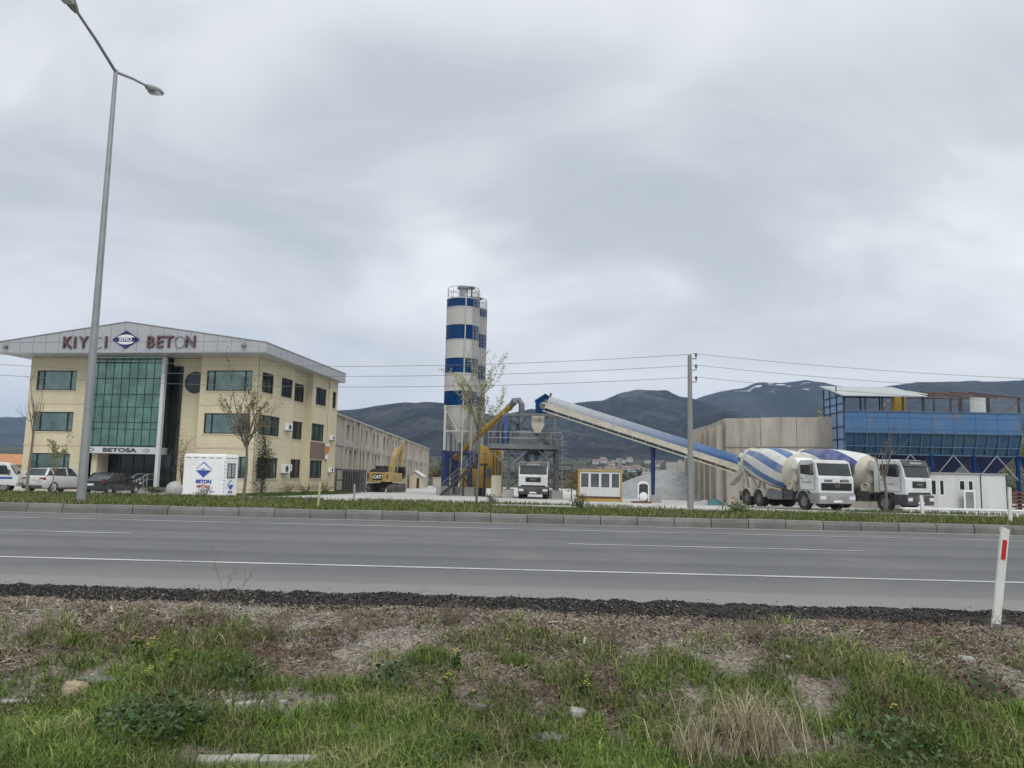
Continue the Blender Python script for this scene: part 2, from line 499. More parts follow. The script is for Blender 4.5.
def ground_material():
    m = bpy.data.materials.new('ground_soil')
    nt, n, l = NT(m); b = n['Principled BSDF']
    tc = n.new('ShaderNodeTexCoord').outputs['Object']
    sp = n.new('ShaderNodeSeparateXYZ'); l.new(tc, sp.inputs[0])
    v = mathn(n, l, 'MULTIPLY_ADD', sp.outputs[0], SL, sp.outputs[1])
    a = noise(n, l, tc, 5, 8, .75); f2 = noise(n, l, tc, 38, 6, .7); f3 = noise(n, l, tc, 1.1, 4)
    soil = mixc(n, l, ramp(n, l, a, .35, .65), (.22, .185, .15), (.38, .34, .285))
    soil = mixc(n, l, ramp(n, l, f2, .5, .7), soil, (.46, .425, .37))
    soil = mixc(n, l, mathn(n, l, 'MULTIPLY', ramp(n, l, f2, .48, .3), .6), soil, (.06, .036, .03))
    green = mixc(n, l, ramp(n, l, f2, .35, .65), (.035, .05, .018), (.10, .115, .05))
    # grassy below the bank
    k = mathn(n, l, 'ADD', mathn(n, l, 'MULTIPLY', mathn(n, l, 'SUBTRACT', 5.2, v), .7), mathn(n, l, 'MULTIPLY', mathn(n, l, 'SUBTRACT', f3, .5), 3.0))
    kk = n.new('ShaderNodeClamp'); l.new(k, kk.inputs[0])
    near = mixc(n, l, mathn(n, l, 'MULTIPLY', kk.outputs[0], .75), soil, green)
    field = mixc(n, l, ramp(n, l, noise(n, l, tc, .006, 5), .4, .6), (.055, .062, .036), (.105, .095, .065))
    field = mixc(n, l, ramp(n, l, noise(n, l, tc, .03, 5), .48, .58), field, (.032, .04, .026))
    med = mixc(n, l, ramp(n, l, a, .4, .62), (.05, .062, .025), (.13, .115, .07))
    c = mixc(n, l, ramp(n, l, v, 16.0, 16.1), near, med)
    c = mixc(n, l, ramp(n, l, v, 40, 60), c, field)
    l.new(c, b.inputs['Base Color']); b.inputs['Roughness'].default_value = .95; b.inputs['Specular IOR Level'].default_value = .15
    bp = n.new('ShaderNodeBump'); bp.inputs['Strength'].default_value = .9; bp.inputs['Distance'].default_value = .03
    l.new(f2, bp.inputs['Height']); l.new(bp.outputs[0], b.inputs['Normal'])
    return m


def lin(*segs):
    out = []
    for a, b, s in segs: out += list(np.arange(a, b, s))
    return np.array(sorted(set(np.round(out, 4))))


gx = np.concatenate([-np.geomspace(12000, 9, 46), lin((-8.8, 8.8, .07)), np.geomspace(9, 12000, 46)])
gy = np.concatenate([-np.geomspace(9000, 3, 22), lin((-2, 3, .5), (3, 6.75, .06), (6.8, 16.6, 1.2), (16.6, 17.2, .1), (17.5, 60, 1.5)), np.geomspace(60, 12000, 60)])
g = struct(link('ground', grid_mesh('ground', gx, gy, Tn, ground_material())))


def asphalt_material():
    m = bpy.data.materials.new('worn_asphalt')
    nt, n, l = NT(m); b = n['Principled BSDF']
    tc = n.new('ShaderNodeTexCoord').outputs['Object']
    mp = n.new('ShaderNodeMapping'); mp.inputs['Scale'].default_value = (.06, 1.5, 1); l.new(tc, mp.inputs[0])
    sp = n.new('ShaderNodeSeparateXYZ'); l.new(tc, sp.inputs[0])
    st = noise(n, l, mp.outputs[0], 1.1, 5, .6)
    fine = noise(n, l, tc, 60, 4, .8)
    mid = noise(n, l, tc, .5, 6, .6, .3)
    c = mixc(n, l, ramp(n, l, st, .3, .7), (.115, .116, .12), (.150, .150, .153))
    c = mixc(n, l, mathn(n, l, 'MULTIPLY', ramp(n, l, mid, .48, .7), .6), c, (.185, .181, .174))
    # paler, dustier hard shoulder on the near side; its inner edge wavers
    e = mathn(n, l, 'ADD', sp.outputs[1], mathn(n, l, 'MULTIPLY', mathn(n, l, 'SUBTRACT', st, .5), .5))
    c = mixc(n, l, mathn(n, l, 'MULTIPLY', ramp(n, l, e, 8.3, 6.7), .8), c, (.235, .225, .21))
    c = mixc(n, l, mathn(n, l, 'MULTIPLY', ramp(n, l, e, 7.45, 7.3), .45), c, (.27, .262, .25))
    # polished dark wheel tracks
    for v0 in (9.6, 11.2, 13.0, 14.3):
        d = mathn(n, l, 'ABSOLUTE', mathn(n, l, 'SUBTRACT', e, v0))
        c = mixc(n, l, mathn(n, l, 'MULTIPLY', ramp(n, l, d, .45, .05), .4), c, (.082, .083, .088))
    c = mixc(n, l, mathn(n, l, 'MULTIPLY', ramp(n, l, fine, .55, .72), .35), c, (.26, .26, .255))
    c = mixc(n, l, mathn(n, l, 'MULTIPLY', ramp(n, l, fine, .45, .28), .4), c, (.06, .06, .062))
    # cracks and tar lines
    vo = n.new('ShaderNodeTexVoronoi'); vo.feature = 'DISTANCE_TO_EDGE'; vo.inputs['Scale'].default_value = .22
    wv = n.new('ShaderNodeVectorMath'); wv.operation = 'ADD'
    nn = n.new('ShaderNodeTexNoise'); nn.inputs['Scale'].default_value = 1.5; l.new(tc, nn.inputs['Vector'])
    l.new(tc, wv.inputs[0]); l.new(nn.outputs['Color'], wv.inputs[1]); l.new(wv.outputs[0], vo.inputs['Vector'])
    c = mixc(n, l, mathn(n, l, 'MULTIPLY', mathn(n, l, 'LESS_THAN', vo.outputs['Distance'], .0018), .2), c, (.05, .05, .05))
    l.new(c, b.inputs['Base Color']); b.inputs['Roughness'].default_value = .8; b.inputs['Specular IOR Level'].default_value = .3
    bp = n.new('ShaderNodeBump'); bp.inputs['Strength'].default_value = .4; bp.inputs['Distance'].default_value = .01
    l.new(fine, bp.inputs['Height']); l.new(bp.outputs[0], b.inputs['Normal'])
    return m


RROT = (0, 0, RA)
rb = MB()
xs = [-400, -100, -40] + list(np.arange(-12, 12, .12)) + [40, 100, 400]
edge = [6.66 + .10 * (float(fbm(x * .9, 0, 21, 4)) - .5) + .07 * (float(fbm(x * 5, 4, 22, 3)) - .5) for x in xs]
vs = []; fs = []
for x, e in zip(xs, edge): vs += [(x, e, .93), (x, e + .04, .953), (x, 16.72, .95)]
for i in range(len(xs) - 1):
    a = i * 3
    fs += [(a, a + 3, a + 4, a + 1), (a + 1, a + 4, a + 5, a + 2)]
rb.add(vs, fs)
struct(rb.build('road', asphalt_material(), rot=RROT))


def marking_material():
    m = bpy.data.materials.new('worn_road_paint')
    nt, n, l = NT(m); b = n['Principled BSDF']
    tc = n.new('ShaderNodeTexCoord').outputs['Object']
    f = noise(n, l, tc, 22, 6, .8); f2 = noise(n, l, tc, 1.3, 4)
    s = mathn(n, l, 'ADD', mathn(n, l, 'MULTIPLY', f, .7), mathn(n, l, 'MULTIPLY', f2, .5))
    c = mixc(n, l, ramp(n, l, s, .56, .74), (.56, .55, .53), (.21, .21, .207))
    l.new(c, b.inputs['Base Color']); b.inputs['Roughness'].default_value = .7
    return m


mk = MB()
def mark(x0, x1, v, w):
    mk.add([(x0, v - w / 2, .957), (x1, v - w / 2, .957), (x1, v + w / 2, .9545), (x0, v + w / 2, .9545)], [(0, 1, 2, 3)])
mark(-400, 400, 8.70, .12)
mark(-400, 400, 15.05, .13)
for k in range(-8, 9):
    mark(.49 + k * 11.3, 4.95 + k * 11.3, 12.1, .12)
struct(mk.build('road_markings', marking_material(), rot=RROT, fix=False))

# kerb: precast stones, each a little out of line
kb = MB(); tints = []
kx = -40.0
while kx < 40:
    L = .78
    dz, dy = rnd.uniform(-.008, .008), rnd.uniform(-.006, .006)
    b0 = len(kb.v)
    kb.prism([(16.74 + dy, .85), (16.74 + dy, 1.07 + dz), (16.77 + dy, 1.135 + dz), (16.81 + dy, 1.15 + dz), (16.93 + dy, 1.15 + dz), (16.93 + dy, .85)], kx + .008, kx + L - .008)
    t = rnd.uniform(.82, 1.12)
    tints += [(t, t, t * rnd.uniform(.96, 1.0))] * (len(kb.v) - b0)
    kx += L
kerb_mat = M('kerb_concrete', (.185, .182, .175), .9, var=.18, scale=3, dirt=(.12, .115, .105), dirt_amt=.55, dirt_scale=2, bump=.5, attr='tint')
ko = kb.build('kerb', kerb_mat, rot=RROT)
ca = ko.data.color_attributes.new('tint', 'FLOAT_COLOR', 'POINT')
ca.data.foreach_set('color', np.array([(*t, 1) for t in tints], np.float32).ravel())
struct(ko)
# gutter of dust along the kerb foot
gt = MB()
for i in range(120):
    x = -30 + i * .5
    w0, w1 = [.16 + .22 * float(fbm(q * .5, 1, 31, 3)) for q in (x, x + .5)]
    gt.add([(x, 16.735 - w0, .9555), (x + .5, 16.735 - w1, .9555), (x + .5, 16.735, .9605), (x, 16.735, .9605)], [(0, 1, 2, 3)])
struct(gt.build('gutter_dust', M('gutter_dust', (.25, .24, .22), .95, var=.3, scale=9, bump=.5), rot=RROT, fix=False))


def sheet(name, x0, x1, v0, v1, lift, mat, nx=60, ny=24, wob=.0):
    xs = np.linspace(x0, x1, nx); t = np.linspace(0, 1, ny)
    XX, TT = np.meshgrid(xs, t)
    a = v0 + wob * (fbm(XX * .6, XX * 0, 41, 4) - .5); b = v1 + wob * (fbm(XX * .6, XX * 0 + 9, 43, 4) - .5)
    VV = a + (b - a) * TT
    YY = VV - SL * np.clip(XX, -60, 60)
    ZZ = np.interp(VV, VP, ZP) + lift
    v = np.stack([XX, YY, ZZ], -1).reshape(-1, 3)
    i = np.arange(nx - 1)[None, :] + np.arange(ny - 1)[:, None] * nx
    q = np.stack([i, i + 1, i + 1 + nx, i + nx], -1).reshape(-1, 4)
    me = fast_mesh(name, v, q, True); me.materials.append(mat)
    return struct(link(name, me))


yard_mat = M('dusty_concrete_yard', (.50, .49, .47), .9, var=.15, scale=.4, dirt=(.31, .30, .275), dirt_amt=.65, dirt_scale=.16, bump=.3)
sheet('yard_pavement', -70, 75, 25.2, 175, .03, yard_mat, 90, 110, 1.6)
sheet('footpath', -.5, 40, 21.4, 23.3, .035, M('pale_path', (.31, .30, .28), .9, var=.15, scale=.8, dirt=(.2, .19, .16), dirt_amt=.6, dirt_scale=.7, bump=.4), 80, 6, .5)
# crumbled black edge of the asphalt
cr_mat = M('black_asphalt_crumbs', (.05, .046, .042), .95, var=.5, scale=30, bump=1, bump_scale=60)
cx = lin((-12, 12, .06))
ct = np.linspace(0, 1, 9)
XX, TT = np.meshgrid(cx, ct)
a = 6.33 + .44 * (fbm(XX * .8, XX * 0, 51, 5) - .5) - .012 * XX; b = 6.70 + XX * 0
VV = a + (b - a) * TT
YY = VV - SL * XX
ZZ = np.interp(VV, VP, ZP) + .05 * np.sin(np.pi * TT) * (.3 + 1.2 * fbm(XX * 9, VV * 9, 52, 3)) + .006
v = np.stack([XX, YY, ZZ], -1).reshape(-1, 3); nx = len(cx)
i = np.arange(nx - 1)[None, :] + np.arange(8)[:, None] * nx
me = fast_mesh('asphalt_edge', v, np.stack([i, i + 1, i + 1 + nx, i + nx], -1).reshape(-1, 4)); me.materials.append(cr_mat)
struct(link('broken_road_edge_ground', me))

# ------------------------------------------------------------------ mountains
def mountain_material(name, forest, rock, snow=0.0, snow_z=0, rock_amt=.5):
    m = bpy.data.materials.new(name)
    nt, n, l = NT(m); b = n['Principled BSDF']
    tc = n.new('ShaderNodeTexCoord').outputs['Object']
    f = noise(n, l, tc, .010, 10, .75); f2 = noise(n, l, tc, .0026, 10, .72, .6); f3 = noise(n, l, tc, .045, 5, .8); f4 = noise(n, l, tc, .0014, 7, .62, .5); f5 = noise(n, l, tc, .11, 3, .7)
    slope = mixc(n, l, ramp(n, l, f2, .40, .62), tuple(x * 1.3 for x in forest), tuple(x * 3.4 for x in forest))
    trees = mathn(n, l, 'ADD', mathn(n, l, 'MULTIPLY', f3, .5), mathn(n, l, 'ADD', mathn(n, l, 'MULTIPLY', f5, .25), mathn(n, l, 'MULTIPLY', f4, .35)))
    c = mixc(n, l, mathn(n, l, 'MULTIPLY', ramp(n, l, trees, .50, .57), .85), slope, tuple(x * .5 for x in forest))
    c = mixc(n, l, mathn(n, l, 'MULTIPLY', mathn(n, l, 'MULTIPLY', ramp(n, l, f2, .54, .60), ramp(n, l, f, .60, .42)), rock_amt), c, rock)
    if snow:
        sp = n.new('ShaderNodeSeparateXYZ'); l.new(tc, sp.inputs[0])
        mp = n.new('ShaderNodeMapping'); mp.inputs['Scale'].default_value = (.009, .013, .03); l.new(tc, mp.inputs[0])
        s = mathn(n, l, 'MULTIPLY', ramp(n, l, noise(n, l, mp.outputs[0], 1.0, 5, .6), .60 - snow, .66 - snow), ramp(n, l, sp.outputs[2], snow_z, snow_z + 70))
        c = mixc(n, l, s, c, (.8, .82, .85))
    l.new(c, b.inputs['Base Color']); b.inputs['Roughness'].default_value = 1; b.inputs['Specular IOR Level'].default_value = 0
    return m


def mountain(name, pts, Y, front, back, mat, base, seed, nx=220, ny=80, rough=.16):
    P = [at(px, py, Y) for px, py in pts]
    px_ = np.array([p.x for p in P]); pz_ = np.array([p.z for p in P])
    xs = np.linspace(px_[0], px_[-1], nx)
    # smooth the surveyed skyline
    zr = np.interp(xs, px_, pz_)
    kern = np.hanning(7); kern /= kern.sum()
    zr = np.convolve(np.pad(zr, 3, mode='edge'), kern, 'valid')
    zr += (fbm(xs / 120, xs * 0, seed, 5) - .5) * 26
    t = np.concatenate([-np.linspace(1, 0, ny)[:-1] ** 1.15, np.linspace(0, 1, 16)])
    XX, TT = np.meshgrid(xs, t); ZR = np.broadcast_to(zr, XX.shape)
    bend = (fbm(XX / 1500, TT * 0, seed + 3, 3) - .5) * front * .35
    YY = Y + np.where(TT < 0, TT * front, TT * back) + bend * np.clip(1 - np.abs(TT) * 1.0, 0, 1) * 0
    A = np.abs(TT)
    prof = np.where(TT < 0, (1 - A) ** 1.25, (1 - A) ** 1.1)
    # spurs and gullies run down from the ridge
    sp = np.abs(fbm(XX / 420 + TT * .8, YY / 900, seed + 5, 5) - .5) * 2
    g = fbm(XX / 160, YY / 220, seed + 7, 5) - .5
    amp = np.clip(A * 3.2, 0, 1) * np.clip((1 - A) * 2.5, 0, 1)
    ZZ = base + (ZR - base) * np.clip(prof - amp * (sp * .62 - .06), 0, 1) + g * amp * (ZR - base) * rough
    v = np.stack([XX, YY, ZZ], -1).reshape(-1, 3)
    nxx = len(xs); i = np.arange(nxx - 1)[None, :] + np.arange(len(t) - 1)[:, None] * nxx
    me = fast_mesh(name, v, np.stack([i, i + 1, i + 1 + nxx, i + nxx], -1).reshape(-1, 4), True)
    me.materials.append(mat)
    return struct(link(name, me))


mA = mountain_material('forested_hillside', (.021, .024, .023), (.105, .098, .09), rock_amt=.45)
mB = mountain_material('scrubby_hillside', (.024, .027, .026), (.15, .15, .135), rock_amt=.6)
mC = mountain_material('snow_streaked_hillside', (.024, .027, .028), (.08, .082, .08), .015, 470, rock_amt=.4)
mD = mountain_material('dark_hillside', (.021, .025, .023), (.08, .083, .07), rock_amt=.45)
mountain('mountain', [(-420, 470), (-260, 440), (-120, 424), (-40, 419), (22, 417), (70, 420), (130, 428), (230, 446), (330, 470)], 5000, 1800, 1500, mA, 0, 101)
mountain('mountain', [(120, 468), (200, 440), (270, 424), (330, 413), (350, 411), (380, 404.5), (405, 402.5), (425, 402), (447, 405), (470, 408.5), (498, 415), (530, 428), (600, 450), (660, 470)], 2600, 1300, 1200, mA, 15, 133)
mountain('mountain', [(440, 452), (480, 425), (505, 415), (531, 408), (560, 405.5), (589, 400.5), (604, 399), (616, 394), (634, 390), (651, 388.5), (667, 389.5), (680, 395), (696, 398.5), (715, 405), (750, 420), (800, 440), (860, 468)], 3200, 1750, 1300, mB, 20, 167)
mountain('mountain', [(560, 450), (640, 425), (680, 406), (699, 397), (719, 391), (742, 388), (762, 383), (775, 383.5), (789, 382), (807, 379.5), (824, 381.5), (835, 385), (870, 390), (930, 396), (1000, 402), (1080, 420), (1150, 450)], 4500, 2100, 1500, mC, 20, 191)
mountain('mountain', [(700, 470), (760, 440), (820, 410), (860, 392), (890, 386), (919, 383), (947, 381.5), (975, 380.4), (999, 382), (1013, 381), (1030, 378), (1100, 372), (1200, 380), (1330, 420), (1450, 468)], 3500, 1900, 1400, mD, 20, 223)

# ------------------------------------------------------------------ office building
CX, CY = -18.67, 56.5
OB = thing('office_building', 'three storey cream office block with green glass front under a wide grey gabled fascia', 'building', (CX, CY, -.02), R(-9))
FW = [(7.68, 9.2), (4.52, 6.02), (1.3, 2.86)]
SX = SIDE(0)
SXn = SIDE(-.6)
w = MB()
holesL = [(-18.2, -14.8, a, b) for a, b in FW]
holesR = [(-4.07, -.45, a, b) for a, b in FW]
w.wall(-18.8, -13.6, 0, 10.2, holesL)
w.wall(-4.55, 0, 0, 10.2, holesR)
w.wall(-7.3, -4.55, 0, 10.2, [], X=Matrix.Translation((0, .8, 0)))
w.wall(0, .8, 0, 10.2, [], X=Matrix.Translation((-4.55, 0, 0)) @ Matrix.Rotation(R(90), 4, 'Z'))
side1 = [(.68, 2.55, *FW[0]), (3.9, 5.9, *FW[0]), (.5, 3.93, *FW[1]), (.6, 3.98, *FW[2])]
side2 = [(7.6, 9.5, a, b) for a, b in FW]
side3 = [(10.62, 12.94, *FW[0]), (14.4, 15.3, *FW[0]), (10.06, 12.76, *FW[1]), (10.04, 12.71, *FW[2])]
w.wall(0, 6.2, 0, 10.2, side1, X=SX)
w.wall(6.2, 9.9, 0, 10.2, side2, X=SXn)
w.wall(9.9, 15.6, 0, 10.2, side3, X=SX)
w.wall(-.6, 0, 0, 10.2, [], X=Matrix.Translation((0, 9.9, 0)))
w.wall(-.6, 0, 0, 10.2, [], X=Matrix.Translation((0, 6.2, 0)))
w.wall(-18.8, 0, 0, 10.2, [], X=Matrix.Translation((0, 15.6, 0)))
w.wall(0, 15.6, 0, 10.2, [], X=SIDE(-18.8))
w.wall(-13.6, -7.3, 0, 3.0, [(-12.55, -7.62, .45, 2.9)], X=Matrix.Translation((0, 1.25, 0)))
w.build('wall', K['cream'], OB, fix=False)
for a, b, c, d in holesL + holesR:
    window(OB, FRONT, a, b, c, d, K['glass_office'])
for s, XX_ in ((side1, SX), (side2, SXn), (side3, SX)):
    for h in s:
        wide = h[1] - h[0] > 2.5
        window(OB, XX_, *h, K['glass_office'] if wide else K['glass_dark'], splits=(.5,) if not wide else (.3, .7))
# sills
for a, b, c, d in holesL + holesR: sl = MB(); sl.box(a - .06, b + .06, -.05, -.002, c - .09, c - .003); sl.build('window_sill', K['cream_plain'], OB)
for s, x in ((side1, 0), (side2, -.6), (side3, 0)):
    for h in s: sl = MB(); sl.box(x + .002, x + .05, h[0] - .06, h[1] + .06, h[2] - .09, h[2] - .003); sl.build('window_sill', K['cream_plain'], OB)
# storey bands: shallow courses between the floors
pb = MB()
for z in (.45, 3.42, 6.58):
    pb.box(-18.83, -13.6, -.03, -.002, z, z + .16); pb.box(-4.55, .03, -.03, -.002, z, z + .16)
pb.build('string_course', K['cream_plain'], OB)
# curtain wall
cw = MB(); cw.box(-13.5, -7.52, -.25, 1.2, 3.42, 10.12)
cwo = cw.build('curtain_wall', K['glass_green'], OB)
mu = MB()
ncol = 9
for i in range(ncol + 1):
    x = -13.5 + (5.98) * i / ncol
    mu.box(x - .02, x + .02, -.275, -.252, 3.42, 10.12)
for z, t in ((3.5, .05), (4.75, .025), (5.25, .03), (6.4, .03), (7.35, .03), (8.55, .03), (9.75, .05)):
    mu.box(-13.5, -7.52, -.272, -.2525, z - t, z + t)
mu.build('mullions', M('green_black_mullion', (.012, .035, .03), .4), cwo)
# white surround: columns and header, name band
cs = MB()
cs.box(-7.50, -7.22, -.42, -.1, .3, 10.18); cs.box(-13.72, -13.52, -.30, .2, 3.0, 10.18)
cs.box(-13.515, -7.505, -.36, .1, 10.125, 10.19)
cs.build('white_pilaster', K['alu_plain'], OB, bevel=.03)
nb = MB(); nb.box(-13.515, -7.505, -.40, 1.23, 2.93, 3.415)
nbo = nb.build('name_band', K['alu_plain'], OB)
lettering('BETOSA', .40, K['letter_dark'], nbo, (-10.45, -.42, 3.17), 0, .01, .012, 1.9)
for xx in (-12.75, -8.25):
    d = MB(); w_, h_ = .26, .13
    for k in range(4):
        a_ = [(-w_, 0), (0, h_), (w_, 0), (0, -h_)]
        p, q = a_[k], a_[(k + 1) % 4]
        d.bar((xx + p[0], -.415, 3.17 + p[1]), (xx + q[0], -.415, 3.17 + q[1]), .025)
    d.build('diamond_mark', K['letter_dark'], nbo)
# recess: tall dark strip window and round window
rg = MB(); rg.box(-7.28, -6.45, .72, .79, .45, 9.6); rgo = rg.build('strip_window', K['glass_dark'], OB)
rm = MB()
for z in (2.0, 3.6, 5.2, 6.8, 8.4): rm.box(-7.28, -6.45, .70, .718, z - .03, z + .03)
rm.build('window_bars', K['black'], rgo)
rw = MB(); rw.lathe([(.82, 0), (.82, .05), (.74, .06)], 36, Matrix.Translation((-5.45, .79, 8.38)) @ Matrix.Rotation(R(90), 4, 'X'), cap=False)
rwo = rw.build('round_window', K['black'], OB)
rp = MB(); rp.lathe([(.78, .03), (.0001, .03)], 36, Matrix.Translation((-5.45, .79, 8.38)) @ Matrix.Rotation(R(90), 4, 'X'), cap=False)
rp.build('pane', K['glass_dark'], rwo)
# entrance
window(OB, Matrix.Translation((0, 1.25, 0)), -12.55, -7.62, .45, 2.9, K['glass_dark'], (.2, .42, .6, .8), .06, name='entrance_glazing')
bpn = MB(); bpn.box(-13.55, -13.1, .9, 1.24, .3, 2.92); bpn.build('entrance_panel', K['brown_panel'], OB)
pl = MB(); pl.box(-13.05, -12.58, .1, 1.2, 0, 2.925); pl.build('entrance_pier', K['cream_plain'], OB)
stp = MB()
for k in range(4): stp.box(-13.0, -7.2, -.5 - .32 * (3 - k), 1.24 if k == 3 else -.5 - .32 * (2 - k), 0, .115 * (k + 1))
stp.build('steps', K['stone_step'], OB)
rl = MB()
for dx in (-8.9, -8.1):
    rl = MB(); rl.tube([(dx, -1.5, .1), (dx, -1.5, 1.0), (dx, -.3, 1.45), (dx, .9, 1.45), (dx, .9, .46)], .022, 6)
    rl.tube([(dx, -1.5, .6), (dx, -.3, 1.05), (dx, .9, 1.05)], .016, 6)
    for t in (.33, .66): rl.tube([(dx, -1.5 + 1.2 * t, .1 + .3 * t), (dx, -1.5 + 1.2 * t, 1.0 + .45 * t)], .016, 6)
    rl.build('stair_railing', K['alu_plain'], OB)
# roof: wide gabled fascia
rf = MB()
rp_ = [(-20.0, 10.24), (-20.0, 11.08), (-9.5, 12.5), (1.52, 10.92), (1.52, 10.2)]
rq_ = [(-20.0, 10.24), (-20.0, 11.08), (-9.5, 12.5), (.42, 11.06), (.42, 10.2)]
rf.add([(x, -2.0, z) for x, z in rp_] + [(x, 16.3, z) for x, z in rq_], [(0, 1, 2, 3, 4), (9, 8, 7, 6, 5)] + [(i, 5 + i, 5 + (i + 1) % 5, (i + 1) % 5) for i in range(5)])
rfo = rf.build('roof', K['alu'], OB, bevel=.02)
fl = MB(); fl.box(-20.02, 1.54, -2.03, -2.002, 10.2, 10.27); fl.box(-20.0, 1.52, -2.012, -2.002, 11.03, 11.06)
fl.build('fascia_trim', M('fascia_trim', (.33, .33, .35), .45, .4), rfo)
rc = MB()
rc.prism([(-20.03, 11.085), (-20.03, 11.14), (-9.5, 12.57), (-9.5, 12.505)], -2.04, 16.33, 'y')
rc.add([(-9.5, -2.04, 12.505), (-9.5, -2.04, 12.57), (1.55, -2.04, 10.98), (1.55, -2.04, 10.925), (-9.5, 16.33, 12.505), (-9.5, 16.33, 12.57), (.45, 16.33, 11.12), (.45, 16.33, 11.065)], [(0, 1, 2, 3), (7, 6, 5, 4), (0, 4, 5, 1), (1, 5, 6, 2), (2, 6, 7, 3), (3, 7, 4, 0)])
rc.build('roof_covering', K['galv'], rfo)
# raised letters on the fascia: some faces have faded to a thin outline
def ring_letter(x, z, w_, h_, gap):
    t = MB(); pts = []
    for k in range(23):
        a_ = R(40) + R(280) * k / 22 if gap else R(360) * k / 22
        pts.append((x + math.cos(a_) * w_ / 2, -2.05, z + math.sin(a_) * h_ / 2))
    t.tube(pts, .028, 5)
    return t.build('lettering', K['steel_grey'], rfo)
for ch, x in (('K', -14.2), ('I', -13.55), ('Y', -12.85), ('I', -12.2), ('I', -11.02), ('B', -7.45), ('E', -6.72), ('T', -6.0), ('N', -4.3)):
    ob = lettering(ch, 1.22, K['red_letter'], rfo, (x, -2.07, 10.97), 0, .06, .02, .95)
    lettering(ch, 1.22, M('faded_letter_face', (.17, .10, .11), .5), ob, (-.02, .02, .062), R(0), .004, -.015, .95).rotation_euler = (0, 0, 0)
ring_letter(-11.62, 10.97, .62, .86, True)
ring_letter(-5.15, 10.97, .78, .86, False)
tt = MB(); tt.tube([(-5.6, -2.05, 11.42), (-5.42, -2.05, 11.2)], .025, 5); tt.build('lettering', K['steel_grey'], rfo)
diamond_logo(rfo, (-9.45, -2.06, 11.2), 0, 2.2, 1.36)
for x in (-19.3, -.15):
    fl2 = MB(); fl2.lathe([(.02, -.12), (.14, -.1), (.17, .05), (.12, .09)], 12, Matrix.Translation((x, -2.13, 10.72)) @ Matrix.Rotation(R(60), 4, 'X'))
    fl2.build('floodlight', K['steel_grey'], rfo, smooth=40)
# drainpipes
for y in (.12, 13.45): dp = MB(); dp.tube([(.06, y, .2), (.06, y, 10.2)], .055, 8); dp.build('drainpipe', K['cream_plain'], OB)
# air conditioner units on the side wall
def ac_unit(x, y, z, s=1.0):
    a = MB(); a.box(x, x + .32, y - .42 * s, y + .42 * s, z - .28 * s, z + .28 * s)
    u = a.build('air_conditioner', K['white'], OB, bevel=.02)
    f = MB(); f.lathe([(.2 * s, 0), (.2 * s, .015), (.04, .02)], 16, Matrix.Translation((x + .325, y - .08, z)) @ Matrix.Rotation(R(90), 4, 'Y'))
    f.build('fan_grille', K['dark_plastic'], u)
    b = MB()
    for q in (-.3, .3): b.box(x - .01, x + .34, y + q - .02, y + q + .02, z - .28 * s - .06, z - .28 * s - .004)
    b.build('bracket', K['steel_grey'], u)
for a in ((.02, 5.15, 5.35, 1.0), (.02, 5.0, 2.05, 1.25), (-.58, 6.75, 2.15, 1.0), (.02, 14.35, 4.95, .8), (.02, 14.35, 2.05, .8)): ac_unit(*a)
sp_ = MB(); sp_.box(.004, .07, 9.92, 12.95, 2.98, 4.40); sp_.build('timber_screen', K['slats'], OB)
# cloth hanging beside the timber screen
_m = Matrix.Translation((CX, CY, 0)) @ Matrix.Rotation(R(-9), 4, 'Z')
cl = MB()
for k, (y0, y1, z0, z1) in enumerate(((12.98, 13.35, 3.35, 3.7), (13.1, 14.1, 4.15, 4.32), (13.3, 14.0, 3.65, 4.13), (12.98, 13.7, 3.0, 3.4))):
    cl.m = 0 if k in (1, 3) else 1
    cl.X = _m
    cl.add([(.12, y0, z0), (.2, (y0 + y1) / 2, z0 - .05), (.13, y1, z0 + .1), (.13, y1, z1), (.2, (y0 + y1) / 2, z1 + .05), (.1, y0, z1)], [(0, 1, 4, 5), (1, 2, 3, 4)])
tag(cl.build('hanging_cloth', [K['white'], K['orange']]), 'orange and white cloth hanging on the office side wall by the timber slats', 'cloth')


# ------------------------------------------------------------------ long derelict factory hall
P0 = Vector((-17.3, 80, -.15)); P1 = Vector((-16.2, 152, -1.05))
FL = (P1 - P0).length
dirv = (P1 - P0).normalized()
FB = thing('factory_hall', 'long weathered two storey hall with rows of empty openings behind the excavator', 'building', P0)
ux = dirv; uz = (Vector((0, 0, 1)) - ux * ux.z).normalized(); uy = uz.cross(ux)
FB.matrix_world = Matrix(((ux.x, uy.x, uz.x, P0.x), (ux.y, uy.y, uz.y, P0.y), (ux.z, uy.z, uz.z, P0.z), (0, 0, 0, 1)))
# local: x runs away along the wall, y points left (into the hall), face looks to -y
hl = []
NB = 10; BW = FL / NB
for k in range(NB):
    x = k * BW
    hl += [(x + 1.5, x + 2.7, 5.35, 7.0), (x + 4.2, x + 5.4, 5.35, 7.0)]
    hl += [(x + .75, x + 2.0, 2.5, 4.4), (x + 3.1, x + 4.35, 2.5, 4.4), (x + 5.5, x + 6.7, 2.5, 4.4)]
w = MB(); w.wall(-8, FL, -.3, 7.55, hl, .35)
w.box(-8, FL, 5.0, 5.3, -.3, 7.5); w.box(-8, -7.7, .36, 5, -.3, 7.5); w.box(FL - .3, FL, .36, 5, -.3, 7.5)
w.box(-8, FL, .36, 5, 4.7, 4.9)
w.build('wall', K['factory'], FB)
r_ = MB(); r_.box(-8.3, FL + .3, -.25, 5.5, 7.55, 7.75); r_.build('roof', K['concrete'], FB)
